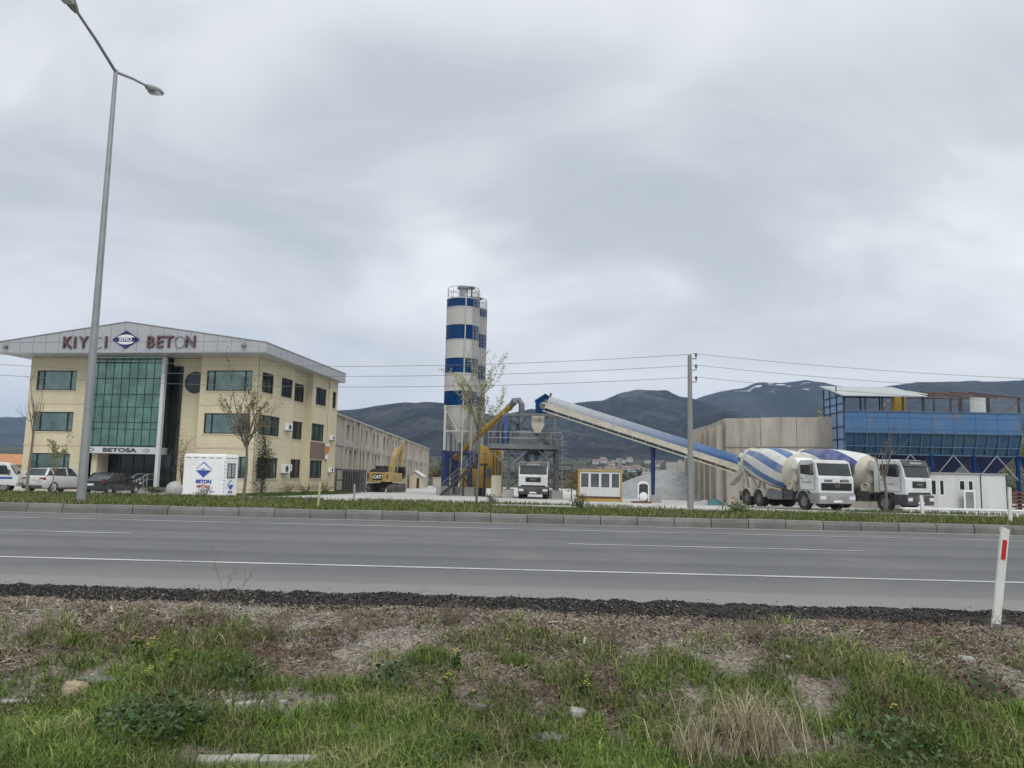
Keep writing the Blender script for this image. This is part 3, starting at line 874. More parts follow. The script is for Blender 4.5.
for k in range(NB + 1):
    pp = MB(); pp.box(k * BW - .2, k * BW + .2, -.22, -.003, -.3, 7.5); pp.build('pilaster', K['factory'], FB)
cc = MB(); cc.box(-8, FL, -.10, -.004, 4.62, 4.9); cc.box(-8, FL, -.08, -.004, 2.3, 2.46); cc.build('string_course', K['concrete'], FB)
wf = MB()
for a, b, c, d in hl:
    if rnd.random() < .6:
        wf.box(a, b, .25, .3, c, c + .08); wf.box((a + b) / 2 - .03, (a + b) / 2 + .03, .25, .3, c, d)
wf.build('window_frames', K['steel_grey'], FB)
for k in range(7):
    x = rnd.uniform(2, FL - 10); db = MB(); db.tube([(x, -.25, 7.5), (x, -.25, .2)], .06, 6); db.build('drainpipe', K['factory'], FB)

# gatehouse at its far end
p = at(415, 489, 126); GH = thing('gatehouse', 'small pale gabled gatehouse at the far end of the factory hall', 'building', (p.x, 126, T(p.x, 126)), R(-8))
w = MB(); w.wall(-1.4, 1.4, 0, 2.3, [(.3, 1.0, .02, 1.9)], .1); w.box(-1.4, 1.4, .11, 3, 0, 2.3); w.prism([(-1.4, 2.3), (1.4, 2.3), (-.3, 3.1)], 0, 3, 'y'); w.build('wall', K['cream_plain'], GH)
r_ = MB(); r_.prism([(-1.7, 2.22), (-.3, 3.12), (1.95, 2.08), (1.95, 2.2), (-.3, 3.26), (-1.7, 2.36)], -.3, 3.2, 'y'); r_.build('roof', K['panel_white'], GH)
d_ = MB(); d_.box(.31, .99, .06, .1, .03, 1.88); d_.build('door', K['steel_dark'], GH)
GH.scale = (.66, .7, .9)

# steel cage by the near end
p = at(347, 491, 75); CG = thing('steel_cage', 'dark grey barred steel cage between the office and the factory hall', 'cage', (p.x, 75, T(p.x, 75)), R(-6))
f_ = MB()
for x in (-1.15, 1.15):
    for y in (0, 2): f_.box(x - .05, x + .05, y - .05, y + .05, .0, 2.2)
for z in (.15, 1.2, 2.2):
    for y in (0, 2): f_.box(-1.1, 1.1, y - .04, y + .04, z - .045, z + .045)
    for x in (-1.15, 1.15): f_.box(x - .04, x + .04, .05, 1.95, z - .045, z + .045)
f_.build('frame', K['steel_dark'], CG)
f_ = MB()
for k in range(9): f_.box(-1.0 + k * .25 - .015, -1.0 + k * .25 + .015, -.015, .015, .2, 2.15)
for k in range(8): f_.box(1.135, 1.165, .2 + k * .23, .23 + k * .23, .2, 2.15)
f_.build('bars', K['steel_grey'], CG)
f_ = MB(); f_.box(-1.08, 1.08, 1.9, 1.94, .2, 2.1); f_.box(-1.08, 1.08, .06, 1.9, .2, .26); f_.build('back_panel', K['steel_dark'], CG)
# pale boundary wall beyond the hall
bw = MB(); bw.box(-15.8, -8.2, 160, 160.3, -1.2, .9); bw.box(-15.9, -8.1, 159.9, 160.4, .9, 1.02)
tag(bw.build('boundary_wall', K['factory']), 'low beige boundary wall running from the factory hall behind the silos', 'wall')


# ------------------------------------------------------------------ vehicles
def wheel(parent, x, y, r, w_, rimr, rmat, tread=True):
    X = Matrix.Translation((x, y, r)) @ Matrix.Rotation(R(90), 4, 'Y')
    t = MB(); t.lathe([(rimr, -w_ * .42), (r * .93, -w_ * .5), (r, -w_ * .34), (r, w_ * .34), (r * .93, w_ * .5), (rimr, w_ * .42)], 28, X, cap=False)
    wo = MB(); s = 1 if x > 0 else -1
    o = t.build('wheel', K['tyre'], parent, smooth=50)
    wo.lathe([(rimr, s * -w_ * .40), (rimr, s * w_ * .36), (rimr * .86, s * w_ * .38), (rimr * .72, s * w_ * .22), (rimr * .42, s * w_ * .2), (rimr * .34, s * w_ * .36), (.001, s * w_ * .38)], 24, X, cap=False)
    wo.build('rim', rmat, o, smooth=35)
    return o


def drum_material(name, c1, c2, cap, n_str, twist, dust, cap_z=1.05):
    dust = min(.75, dust * 1.6)
    m = bpy.data.materials.new(name)
    nt, n, l = NT(m); b = n['Principled BSDF']
    tc = n.new('ShaderNodeTexCoord').outputs['Object']
    sp = n.new('ShaderNodeSeparateXYZ'); l.new(tc, sp.inputs[0])
    a = mathn(n, l, 'DIVIDE', mathn(n, l, 'ARCTAN2', sp.outputs[1], sp.outputs[0]), 2 * math.pi)
    t = mathn(n, l, 'ADD', mathn(n, l, 'MULTIPLY', a, float(n_str)), mathn(n, l, 'MULTIPLY', sp.outputs[2], twist))
    k = mathn(n, l, 'LESS_THAN', mathn(n, l, 'FRACT', mathn(n, l, 'ADD', t, 20.0)), .46)
    c = mixc(n, l, k, c1, c2)
    edge_ = mathn(n, l, 'ADD', sp.outputs[2], mathn(n, l, 'MULTIPLY', noise(n, l, tc, 3, 4), .15))
    c = mixc(n, l, mathn(n, l, 'LESS_THAN', edge_, cap_z), c, cap)
    f = noise(n, l, tc, 1.3, 7, .7)
    c = mixc(n, l, mathn(n, l, 'MULTIPLY', ramp(n, l, f, .42, .66), dust), c, (.40, .37, .30))
    l.new(c, b.inputs['Base Color']); b.inputs['Roughness'].default_value = .45
    return m


def mixer(label, loc, fwd, style, drum_mat, glassmat, group, lift=0.0):
    rz = math.atan2(-fwd[0], fwd[1])
    t = thing('mixer_truck', label, 'mixer truck', loc, rz, group)
    man = style == 'wide'
    low = K['dark_plastic'] if man else K['grey_plastic']
    m = MB()
    for s in (-1, 1): m.box(s * .42 - .06, s * .42 + .06, -4.0, 3.7, .72, 1.02)
    for y in (-3.9, -2.0, -.5, 1.2): m.box(-.36, .36, y, y + .14, .74, 1.0)
    m.tube([(0, -1.4, .6), (0, 2.5, .72)], .09, 8)
    for y in (3.1, -1.45, -2.85): m.tube([(-.95, y, .52), (.95, y, .52)], .1, 8)
    m.build('chassis', K['chassis'], t)
    for x in (-1.06, 1.06): wheel(t, x, 3.1, .52, .32, .29, K['rim'])
    for y in (-1.45, -2.85):
        for x in (-.97, .97): wheel(t, x, y, .52, .56, .29, K['rim'])
    for s in (-1, 1):
        fe = MB(); pr = []
        for k in range(13):
            a = R(8) + R(164) * k / 12; pr.append((math.cos(a), math.sin(a)))
        yy = [(3.1 + c * .66, .56 + q * .62) for c, q in pr] + [(3.1 + c * .60, .56 + q * .56) for c, q in reversed(pr)]
        fe.prism(yy, s * .82, s * 1.25, 'x'); fe.build('front_mudguard', low, t)
        fe = MB()
        for yc in (-1.45, -2.85):
            yy = [(yc + c * .63, .56 + q * .60) for c, q in pr] + [(yc + c * .59, .56 + q * .56) for c, q in reversed(pr)]
            fe.prism(yy, s * .68, s * 1.25, 'x')
        fe.build('rear_mudguard', K['cream_veh'], t)
        sb = MB(); sb.box(min(s * .62, s * 1.2), max(s * .62, s * 1.2), -.55, 1.0, .52, 1.08); sb.build('fuel_tank' if s > 0 else 'tool_box', K['steel_grey'] if not man else K['chassis'], t, bevel=.05)
        sb = MB(); sb.box(min(s * .7, s * 1.15), max(s * .7, s * 1.15), 1.15, 2.0, .55, 1.15); sb.build('air_tank', K['chassis'], t, bevel=.04)
    # cab
    prof = [(2.68, 1.12), (2.68, 2.80), (2.85, 2.92), (3.85, 2.94), (4.17, 2.83), (4.40, 2.0), (4.5, 1.92), (4.5, 1.0), (3.78, 1.0), (3.62, 1.12)]
    if man: prof = [(2.4, 1.12), (2.4, 2.95), (2.6, 3.06), (3.85, 3.06), (4.2, 2.93), (4.44, 2.0), (4.5, 1.9), (4.5, 1.02), (3.78, 1.02), (3.62, 1.12)]
    c = MB(); c.prism(prof, -1.2, 1.2, 'x'); cab = c.build('cab', K['white_veh'], t, bevel=.05)
    (y0, z0), (y1, z1) = prof[4], prof[5]
    def on(tt, off): return (y0 + (y1 - y0) * tt + off * .97, z0 + (z1 - z0) * tt + off * .25)
    ws = MB(); a, b_ = on(.12 if not man else .2, .012), on(.97, .012)
    ws.add([(-1.08, a[0], a[1]), (1.08, a[0], a[1]), (1.12, b_[0], b_[1]), (-1.12, b_[0], b_[1])], [(0, 1, 2, 3)])
    ws.build('windscreen', glassmat, cab, fix=False)
    wp = MB(); wl = on(.97, .02); wp.tube([(-.9, wl[0], wl[1]), (-.15, wl[0] - .03, wl[1] + .06)], .012, 5); wp.tube([(.1, wl[0], wl[1]), (.85, wl[0] - .03, wl[1] + .06)], .012, 5)
    wp.build('wipers', K['black'], cab)
    for s in (-1, 1):
        sw = MB(); xq = s * 1.206
        zt = 2.78 if man else 2.64
        pts = [(2.86, 2.12), (3.95, 2.02), (4.12, 2.1), (3.97, zt), (2.86, zt)]
        sw.add([(xq, y, z) for y, z in pts], [tuple(range(5))]); sw.build('side_window', glassmat, cab, fix=False)
        dl = MB()
        for (ya, za, yb, zb) in ((2.78, 1.2, 2.78, 2.75), (4.18, 1.2, 4.18, 2.0), (2.78, 1.2, 4.18, 1.2)):
            dl.bar((xq, ya, za), (xq, yb, zb), .018)
        dl.bar((xq, 2.9, 1.85), (xq, 3.08, 1.85), .05); dl.build('door_seam', K['dark_plastic'], cab)
        mr = MB(); mr.box(s * 1.42 - .1, s * 1.42 + .1, 4.12, 4.22, 2.12, 2.68); mr.tube([(s * 1.2, 4.1, 2.72), (s * 1.42, 4.16, 2.72), (s * 1.42, 4.16, 2.1), (s * 1.2, 4.1, 2.05)], .018, 6)
        mr.build('mirror', K['dark_plastic'], cab, bevel=.02)
        st = MB(); st.box(s * 1.0 - .2, s * 1.0 + .2, 3.7, 4.3, .42, 1.0); st.box(s * 1.22 - .02, s * 1.22 + .02, 3.8, 4.2, .62, .68); st.build('step', low, t, bevel=.03)
    bm_ = MB(); bm_.prism([(4.2, .42), (4.2, 1.0), (4.56, 1.0), (4.6, .9), (4.58, .42)], -1.23, 1.23, 'x'); bo = bm_.build('bumper', low, t, bevel=.04)
    gi = MB()
    if man:
        gi.box(-.62, .62, 4.5, 4.525, 1.42, 1.80)
        for k in range(4): gi.box(-.6, .6, 4.526, 4.54, 1.46 + k * .085, 1.49 + k * .085)
        gi.box(-1.0, 1.0, 4.5, 4.52, 1.05, 1.16)
    else:
        gi.prism([(4.5, 1.18), (4.5, 1.60), (4.53, 1.60), (4.53, 1.18)], -1.02, 1.02, 'x')
        for k in range(6): gi.box(-.98, .98, 4.531, 4.55, 1.2 + k * .068, 1.235 + k * .068)
    go = gi.build('grille', K['black'], cab)
    for s in (-1, 1):
        h = MB(); h.box(s * .98 - .2, s * .98 + .2, 4.585, 4.61, .66, .86); h.build('headlight', K['lamp_glass'], bo, bevel=.02)
    pt = MB(); pt.box(-.28, .28, 4.6, 4.612, .5, .62); pt.build('number_plate', K['plate'], bo)
    if man:
        vz = MB(); vz.prism([(4.02, 2.98), (4.2, 2.72), (4.36, 2.68), (4.2, 3.03)], -1.15, 1.15, 'x'); vo_ = vz.build('sun_visor', K['dark_plastic'], cab)
        lettering('KIYICI BETON', .15, K['white'], vo_, (0, 4.325, 2.85), R(180), .003, .004, 1.1, tilt=R(-20))
        lettering('MAN', .2, K['rim'], go, (0, 4.548, 1.62), R(180), .004, .008, 1.2)
    else:
        lettering('KIYICI', .17, K['letter_dark'], cab, (.55, 4.512, 1.72), R(180), .003, .01, 1.1)
        lettering('BETON', .17, K['letter_dark'], cab, (-.55, 4.512, 1.72), R(180), .003, .01, 1.1)
        sm = MB()
        sm.tube([(math.cos(2 * math.pi * k / 20) * .15, 4.56, 1.5 + math.sin(2 * math.pi * k / 20) * .15) for k in range(21)], .018, 5)
        for k in range(3):
            a = R(90 + 120 * k); sm.tube([(0, 4.56, 1.5), (math.cos(a) * .15, 4.56, 1.5 + math.sin(a) * .15)], .014, 5)
        sm.build('badge', K['rim'], go)
    for s in (-1, 1): lettering('KIYICI BETON', .11, K['sign_blue'] if man else K['letter_dark'], cab, (s * 1.207, 3.35, 1.62), R(90) * s, .002, 0, 1.1)
    # drum
    A = Vector((0, 1.95, 2.05 + lift)); B = Vector((0, -4.7, 3.05 + lift))
    X = Matrix.Translation(A) @ (B - A).to_track_quat('Z', 'X').to_matrix().to_4x4()
    d = MB()
    d.lathe([(.25, -.12), (.62, 0), (.98, .35), (1.14, .75), (1.26, 1.4), (1.27, 2.9), (1.18, 3.9), (1.03, 4.9), (.84, 5.8), (.74, 6.3), (.70, 6.7)], 44)
    dr = d.build('drum', drum_mat, t, matrix=X, smooth=30)
    rg_ = MB(); rg_.lathe([(.82, 5.72), (.94, 5.72), (.94, 5.95), (.80, 5.95)], 36, cap=False); rg_.build('roller_ring', K['cream_veh'], dr)
    # pedestals, water tank, hopper, chutes
    pd = MB()
    for s in (-1, 1): pd.bar((s * .5, 1.9, 1.0), (s * .3, 1.85, 2.1), .14)
    pd.box(-.35, .35, 1.65, 2.1, 1.5, 2.25); pd.bar((-.5, 1.9, 1.0), (.5, 1.9, 1.0), .12); pd.build('front_pedestal', K['cream_veh'], t); pd = MB()
    for s in (-1, 1):
        pd.bar((s * .62, -3.5, 1.0), (s * .66, -3.75, 2.2), .14); pd.bar((s * .62, -4.2, 1.0), (s * .66, -3.9, 2.2), .11); pd.bar((s * .62, -4.2, 1.0), (s * .3, -4.9, 2.4), .09)
    pd.bar((-.68, -3.8, 2.15), (.68, -3.8, 2.15), .14); pd.bar((-.62, -4.15, 1.05), (.62, -4.15, 1.05), .12)
    pd.build('rear_pedestal', K['cream_veh'], t)
    eg = MB(); eg.box(.25, 1.05, 1.35, 2.05, 1.05, 1.55); eg.lathe([(.28, 0), (.34, .1), (.34, .5), (.2, .55)], 16, Matrix.Translation((.35, 1.75, 1.85)) @ Matrix.Rotation(R(90), 4, 'Y')); eg.build('drum_motor', K['cream_veh'], t, bevel=.03)
    wt = MB(); wt.lathe([(.05, -.66), (.3, -.62), (.36, -.52), (.36, .52), (.3, .62), (.05, .66)], 22, Matrix.Translation((.55, 2.25, 2.72)) @ Matrix.Rotation(R(90), 4, 'Y')); wt.build('water_tank', K['white'] if not man else K['cream_veh'], t, smooth=40)
    hp = MB(); hp.lathe([(.28, 0), (.62, .5), (.66, .56), (.6, .5), (.24, 0)], 18, Matrix.Translation((0, -4.95, 2.9)), cap=False); hp.build('feed_hopper', K['cream_veh'], t, smooth=40)
    ch = MB(); ch.prism([(-.35, 0), (-.28, -.2), (0, -.28), (.28, -.2), (.35, 0), (.30, 0), (.24, -.16), (0, -.23), (-.24, -.16), (-.30, 0)], 0, 1.4, 'y')
    cho = ch.build('discharge_chute', K['cream_veh'], t, (0.1, -4.9, 2.45), (R(-38), 0, R(200))); cho.scale = (1.3, 1.05, 1.5)
    ld = MB()
    for s in (-.2, .2): ld.tube([(.95 + 0 * s, -3.5 + s, .9), (.75, -3.4 + s, 2.6)], .02, 6)
    for k in range(6): ld.tube([(.95 - .2 * k / 6, -3.7 + .016 * k, 1.0 + .27 * k), (.95 - .2 * k / 6, -3.3 + .016 * k, 1.0 + .27 * k)], .015, 5)
    ld.build('ladder', K['cream_veh'], t)
    for s in (-1, 1):
        fl_ = MB(); fl_.box(s * .95 - .27, s * .95 + .27, -3.62, -3.59, .3, .9); fl_.build('mud_flap', K['tyre'], t)
        mlp = MB(); mlp.box(s * 1.2 - .02, s * 1.2 + .03, -.1, .05, 1.09, 1.16); mlp.build('marker_lamp', M('amber_lamp', (.5, .2, .02), .3), t)
    rt_ = MB(); rt_.tube([(-.9, 2.3, 1.1), (-.9, 2.3, 2.9), (-.9, 2.2, 3.0)], .07, 8); rt_.build('exhaust_stack', K['steel_grey'], t)
    hose = MB(); hose.lathe([(.19, -.1), (.27, -.1), (.27, .1), (.19, .1), (.19, -.1)], 20, Matrix.Translation((1.05, 1.75, 1.42)) @ Matrix.Rotation(R(90), 4, 'Y'), cap=False); hose.build('hose_reel', K['cream_veh'], t)
    return t


blue_stripe = drum_material('blue_white_striped_drum', (.62, .62, .58), (.045, .135, .33), (.50, .46, .37), 7, -.17, .35)
violet_stripe = drum_material('violet_blue_white_drum', (.66, .66, .65), (.026, .05, .22), (.50, .46, .37), 3, -.13, .25)
pale_stripe = drum_material('pale_blue_white_drum', (.66, .68, .68), (.12, .26, .42), (.55, .55, .52), 7, .05, .25, .12)
GT = 'concrete mixer trucks'
fA = Vector((.27, -.963)).normalized(); axA = Vector((18.4, 46.2)); oA = axA - fA * 3.1
mixer('mixer truck with mid blue and white striped drum and dark full width grille', (oA.x, oA.y, T(oA.x, oA.y - 3) + .03), fA, 'classic', blue_stripe, K['glass_veh'], GT)
fC = Vector((.475, -.88)).normalized(); axC = Vector((23.15, 46.6)); oC = axC - fC * 3.1
mixer('mixer truck with violet and white drum and black lower cab beside the white site office', (oC.x, oC.y, T(oC.x, oC.y - 3) + .03), fC, 'wide', violet_stripe, K['glass_veh'], GT)
fB = Vector((-.06, -1)).normalized(); axB = Vector((1.98, 65.3)); oB = axB - fB * 3.1
mixer('mixer truck seen head on standing under the steel batching platform', (oB.x, oB.y, T(oB.x, oB.y) + .03), fB, 'wide', pale_stripe, K['glass_veh'], GT, .5)


def loft(mb, stations):
    """stations: (y, [(x, z), ...] right half from bottom to top); mirrored and skinned"""
    rings = []
    for y, half in stations:
        rings.append([(x, y, z) for x, z in half] + [(-x, y, z) for x, z in reversed(half)])
    n = len(rings[0]); vs = [p for r in rings for p in r]; fs = []
    for i in range(len(rings) - 1):
        for k in range(n):
            a = i * n + k; b = i * n + (k + 1) % n
            fs.append((a, b, b + n, a + n))
    fs.append(tuple(range(n))[::-1]); fs.append(tuple((len(rings) - 1) * n + k for k in range(n)))
    mb.add(vs, fs)


def car(name, label, cat, loc, fwd, paint, kind):
    rz = math.atan2(-fwd[0], fwd[1])
    t = thing(name, label, cat, loc, rz)
    if kind == 'suv': L, W, H, belt, gc, hood = 4.5, .93, 1.68, 1.10, .26, 1.06
    else: L, W, H, belt, gc, hood = 4.55, .88, 1.42, .92, .2, .86
    h = L / 2
    def sec(w_, zb, zt): return [(w_ * .9, zb), (w_, zb + .16), (w_ * 1.0, zt - .14), (w_ * .93, zt)]
    b = MB()
    if kind == 'suv':
        loft(b, [(-h, sec(W * .86, .42, .95)), (-h + .12, sec(W * .96, gc + .08, belt + .04)), (-h + .7, sec(W, gc, belt + .04)), (0, sec(W, gc, belt)), (h - 1.25, sec(W, gc, belt - .01)), (h - .5, sec(W * .97, gc, hood - .07)), (h - .1, sec(W * .88, gc + .05, hood - .25)), (h, sec(W * .78, .4, hood - .4))])
    else:
        loft(b, [(-h, sec(W * .95, .4, .88)), (-h + .12, sec(W * .94, gc + .08, belt + .05)), (-h + .8, sec(W, gc, belt + .04)), (0, sec(W, gc, belt)), (h - 1.4, sec(W, gc, belt - .02)), (h - .5, sec(W * .96, gc, hood - .12)), (h - .1, sec(W * .86, gc + .05, hood - .24)), (h, sec(W * .74, .38, hood - .36))])
    body = b.build('body', paint, t, smooth=35, bevel=.0)
    def gs(w0, w1, z0, z1): return [(w0, z0), (w0 * .5 + w1 * .5, z0 * .5 + z1 * .5), (w1, z1), (w1 * .5, z1)]
    g_ = MB(); r_ = MB()
    if kind == 'suv': st = [(-h + .16, belt - .02, 1.13), (-h + .55, belt - .02, H - .10), (0, belt - .02, H - .03), (.35, belt - .02, H - .06), (h - 1.28, belt - .04, 1.03)]
    else: st = [(-h + .75, belt - .02, .97), (-h + 1.35, belt - .02, H - .05), (-.1, belt - .02, H - .02), (.35, belt - .02, H - .07), (h - 1.38, belt - .04, .93)]
    loft(g_, [(y, gs(W * .91, W * .91 - (zt - zb) * .30, zb, zt)) for y, zb, zt in st])
    g_.build('windows', K['glass_veh'], t, smooth=30)
    rs = [(y, [(W * .91 - (zt - zb) * .28, zt - .05), (W * .91 - (zt - zb) * .31, zt + .012), (W * .5, zt + .03), (W * .2, zt + .035)]) for y, zb, zt in st[1:4]]
    loft(r_, rs); r_.build('roof', paint, t, smooth=40)
    for s in (-1, 1):
        pi = MB()
        for i in range(len(st) - 1):
            if i == 1 or i == 2: continue
            (ya, za0, za), (yb, zb0, zb) = st[i], st[i + 1]
            xa = s * (W * .91 - (za - za0) * .29); xb = s * (W * .91 - (zb - zb0) * .29)
            pi.bar((xa, ya, za + .01), (xb, yb, zb + .01), .13 if kind == 'suv' and i == 0 else .07)
        ym = st[2][0] - .15; pi.bar((s * W * .915, ym, belt), (s * (W * .915 - .17), ym, H - .05), .08, .05)
        if kind == 'suv': pi.bar((s * W * .915, -h + .9, belt), (s * (W * .915 - .17), -h + .75, H - .08), .1, .05)
        pi.build('pillars', paint, t)
    for x in (-W + .10, W - .10):
        for y in (-h + .82, h - .88):
            wheel(t, x, y, .365 if kind == 'suv' else .315, .23, .25 if kind == 'suv' else .22, K['alloy'])
            ar = MB(); pr = [(math.cos(R(180) * k / 12), math.sin(R(180) * k / 12)) for k in range(13)]
            s = 1 if x > 0 else -1
            ar.prism([(y + c * .41, .33 + q * .41) for c, q in pr] + [(y + c * .35, .33 + q * .35) for c, q in reversed(pr)], s * (W - .16), s * (W + .008), 'x')
            ar.build('wheel_arch', K['dark_plastic'], t)
    for s in (-1, 1):
        tl = MB(); tl.box(s * W * .74 - .22, s * W * .74 + .2, -h + .0, -h + .2, .86 if kind == 'suv' else .74, 1.02 if kind == 'suv' else .88); tl.build('tail_light', K['tail_red'], t, bevel=.03)
        hl_ = MB(); hl_.box(s * W * .62 - .18, s * W * .62 + .18, h - .12, h - .02, .60, .72); hl_.build('headlight', K['lamp_glass'], t, bevel=.03)
        mi = MB(); mi.box(s * (W + .1) - .1, s * (W + .1) + .1, h - 1.62, h - 1.5, belt, belt + .14); mi.build('mirror', paint, t, bevel=.03)
    bu = MB(); bu.box(-W * .8, W * .8, -h - .03, -h + .1, .3, .52); bu.build('rear_bumper', K['dark_plastic'] if kind == 'suv' else paint, t, bevel=.04)
    pl_ = MB(); pl_.box(-.26, .26, -h - .012, -h + .02, .64 if kind == 'suv' else .58, .76 if kind == 'suv' else .69); pl_.build('number_plate', K['plate'], t)
    for s in (-1, 1): sk = MB(); sk.box(s * W - .05, s * W + .012, -h + 1.2, h - 1.25, .22, .34); sk.build('sill_trim', K['dark_plastic'], t)
    return t


p = at(56, 490, 52.5); car('parked_suv', 'white SUV parked facing the office with its tailgate to the road', 'car', (p.x - .35, 53.2, T(p.x, 53.2) + .02), (.16, .99), K['white_veh'], 'suv')
p = at(112, 490, 51.5); car('parked_sedan', 'black saloon car parked in front of the office entrance', 'car', (p.x - .75, 52.9, T(p.x, 52.9) + .02), (.12, .99), K['dark_veh'], 'sedan')

# light van at the left edge
p = at(6, 492, 49); VN = thing('pickup_truck', 'small white cab-over van with a blue side stripe left of the white SUV', 'van', (p.x - 1.75, 49.6, T(p.x, 49.6) + .02), math.atan2(-.93, .38))
b = MB(); b.prism([(-.1, .5), (-.1, 1.78), (.15, 1.86), (1.0, 1.86), (1.35, 1.75), (1.75, 1.1), (1.9, .95), (1.9, .45), (1.75, .4)], -.82, .82, 'x'); cb = b.build('cab', K['white_veh'], VN, bevel=.05)
b = MB(); b.box(-.84, .84, -2.4, -.16, .55, 1.95); b.build('load_box', K['white_veh'], VN, bevel=.05)
for s in (-1, 1):
    b = MB(); b.add([(s * .826, y, z) for y, z in ((.1, 1.12), (1.45, 1.08), (1.2, 1.66), (.1, 1.68))], [(0, 1, 2, 3)]); b.build('side_window', K['glass_veh'], cb, fix=False)
    b = MB(); b.box(s * .826 - .004, s * .826 + .004, -.05, 1.6, .82, .94); b.box(s * .846 - .004, s * .846 + .004, -2.35, -.2, .82, .98); b.build('blue_stripe', K['sign_blue'], VN)
    b = MB(); b.box(s * 1.0 - .08, s * 1.0 + .08, 1.35, 1.45, 1.1, 1.4); b.tube([(s * .82, 1.35, 1.25), (s * 1.0, 1.4, 1.25)], .02, 6); b.build('mirror', K['dark_plastic'], cb)
    for y in (-1.6, 1.15): wheel(VN, s * .72, y, .32, .2, .2, K['rim'])
b = MB(); b.add([(-.72, 1.42, 1.7), (.72, 1.42, 1.7), (.76, 1.74, 1.16), (-.76, 1.74, 1.16)], [(0, 1, 2, 3)]); b.build('windscreen', K['glass_veh'], cb, matrix=Matrix.Translation((0, .03, .01)), fix=False)
b = MB(); b.box(-.84, .84, 1.82, 1.96, .36, .6); b.build('bumper', K['grey_plastic'], VN, bevel=.03)

# orange site tank beyond the van, far left
p = at(8, 470, 95); tk = thing('storage_shed', 'long low shed with orange roof far behind the white van', 'shed', (p.x - 3, 95, T(p.x, 95)), R(-5))
b = MB(); b.box(-6, 7.4, 0, 5, 0, 2.2); b.build('wall', K['concrete'], tk)
b = MB(); b.prism([(-.4, 2.2), (5.4, 2.2), (2.5, 3.5)], -6.3, 7.7, 'x'); b.build('roof', K['orange_roof'], tk)

# ------------------------------------------------------------------ white advertising booth
BO = thing('site_kiosk', 'white rounded kiosk with blue diamond logo and red and blue lettering beside the office', 'kiosk', (at(202, 498, 40).x - .02, 40, T(-15, 40)), R(-9))
b = MB(); b.box(-1.16, 1.16, 0, 1.45, .1, 2.28); sh = b.build('shell', K['white'], BO, bevel=.12)
b = MB(); b.box(-1.12, 1.12, .04, 1.41, 0, .1); b.build('plinth', K['grey_plastic'], BO)
b = MB()
for k in range(5): b.box(-1.0 + k * .42, -.72 + k * .42, -.006, .002, 2.06, 2.10)
for k in range(3): b.box(1.158, 1.166, .2 + k * .38, .46 + k * .38, 2.06, 2.10)
b.build('vent_slots', K['steel_grey'], sh)
diamond_logo(BO, (0.02, -.036, 1.48), 0, .92, .78, True)
lettering('BETON', .25, K['sign_blue'], BO, (.05, -.012, .86), 0, .004, .012, 1.05)
lettering('BETOSA', .17, K['sign_red'], BO, (.05, -.012, .62), 0, .004, .006, 1.15)
lettering('KIYICI', .08, K['sign_blue'], BO, (.55, -.012, .36), 0, .003, .002, 1.15)
b = MB(); b.box(1.158, 1.175, .28, 1.08, 1.05, 1.82); wn = b.build('window', K['glass_dark'], BO)
b = MB(); b.box(1.176, 1.18, .34, .62, 1.1, 1.78); b.box(1.176, 1.18, .72, 1.0, 1.1, 1.78); b.build('curtain', M('grey_curtain', (.3, .31, .31), .9), wn)
diamond_logo(BO, (1.195, .68, .72), R(90), .62, .5, True)
lettering('BETON', .13, K['sign_blue'], BO, (1.17, .68, .34), R(90), .003, .004)
b = MB()
for k in range(9): b.box(1.1, 1.168, .03, .06, .35 + k * .19, .39 + k * .19)
b.build('rivets', K['steel_grey'], sh)
b = MB(); b.lathe([(.05, -.36), (.2, -.3), (.33, -.16), (.37, 0), (.33, .17), (.2, .3), (.02, .37)], 24)
p = at(174.5, 487, 36); tag(b.build('concrete_ball', K['concrete'], loc=(p.x, 36, T(p.x, 36) + .42), smooth=60), 'round grey concrete ball standing left of the white kiosk', 'bollard')


# ------------------------------------------------------------------ excavator
EX = thing('excavator', 'yellow tracked excavator seen from behind in front of the factory hall', 'excavator', (-13.05, 82.5, T(-12.7, 82)), R(-15))
def loop(yc, L, h, t):
    out = []
    for sgn in (1, -1):
        for k in range(9):
            a = R(-90) * sgn + R(180) * k / 8 * sgn
            out.append((yc + sgn * (L / 2 - h / 2) + math.cos(a) * h / 2 * sgn * (1 if sgn == 1 else 1), h / 2 + math.sin(a) * h / 2))
    return out
for s in (-1, 1):
    b = MB()
    pts = [(1.7 + math.cos(a) * .48, .48 + math.sin(a) * .48) for a in np.linspace(-math.pi / 2, math.pi / 2, 9)] + [(-1.7 + math.cos(a) * .48, .48 + math.sin(a) * .48) for a in np.linspace(math.pi / 2, 1.5 * math.pi, 9)]
    b.prism(pts, s * 1.0, s * 1.6, 'x'); tr = b.build('track', M('track_steel', (.13, .12, .11), .7, .4, dirt=(.3, .27, .22), dirt_amt=.6, dirt_scale=3), EX)
    b = MB()
    for k in range(15): b.box(min(s * .98, s * 1.62), max(s * .98, s * 1.62), -1.75 + k * .25, -1.66 + k * .25, .955, 1.0); b.box(min(s * .98, s * 1.62), max(s * .98, s * 1.62), -1.75 + k * .25, -1.66 + k * .25, -.02, .02)
    b.build('track_pads', K['steel_dark'], tr)
    b = MB(); b.box(min(s * 1.55, s * 1.64), max(s * 1.55, s * 1.64), -1.5, 1.5, .3, .62); b.build('track_frame', K['chassis'], tr)
b = MB(); b.box(-1.0, 1.0, -1.1, 1.1, .55, 1.05); b.lathe([(.7, 1.05), (.7, 1.22)], 20); b.build('undercarriage', K['chassis'], EX)
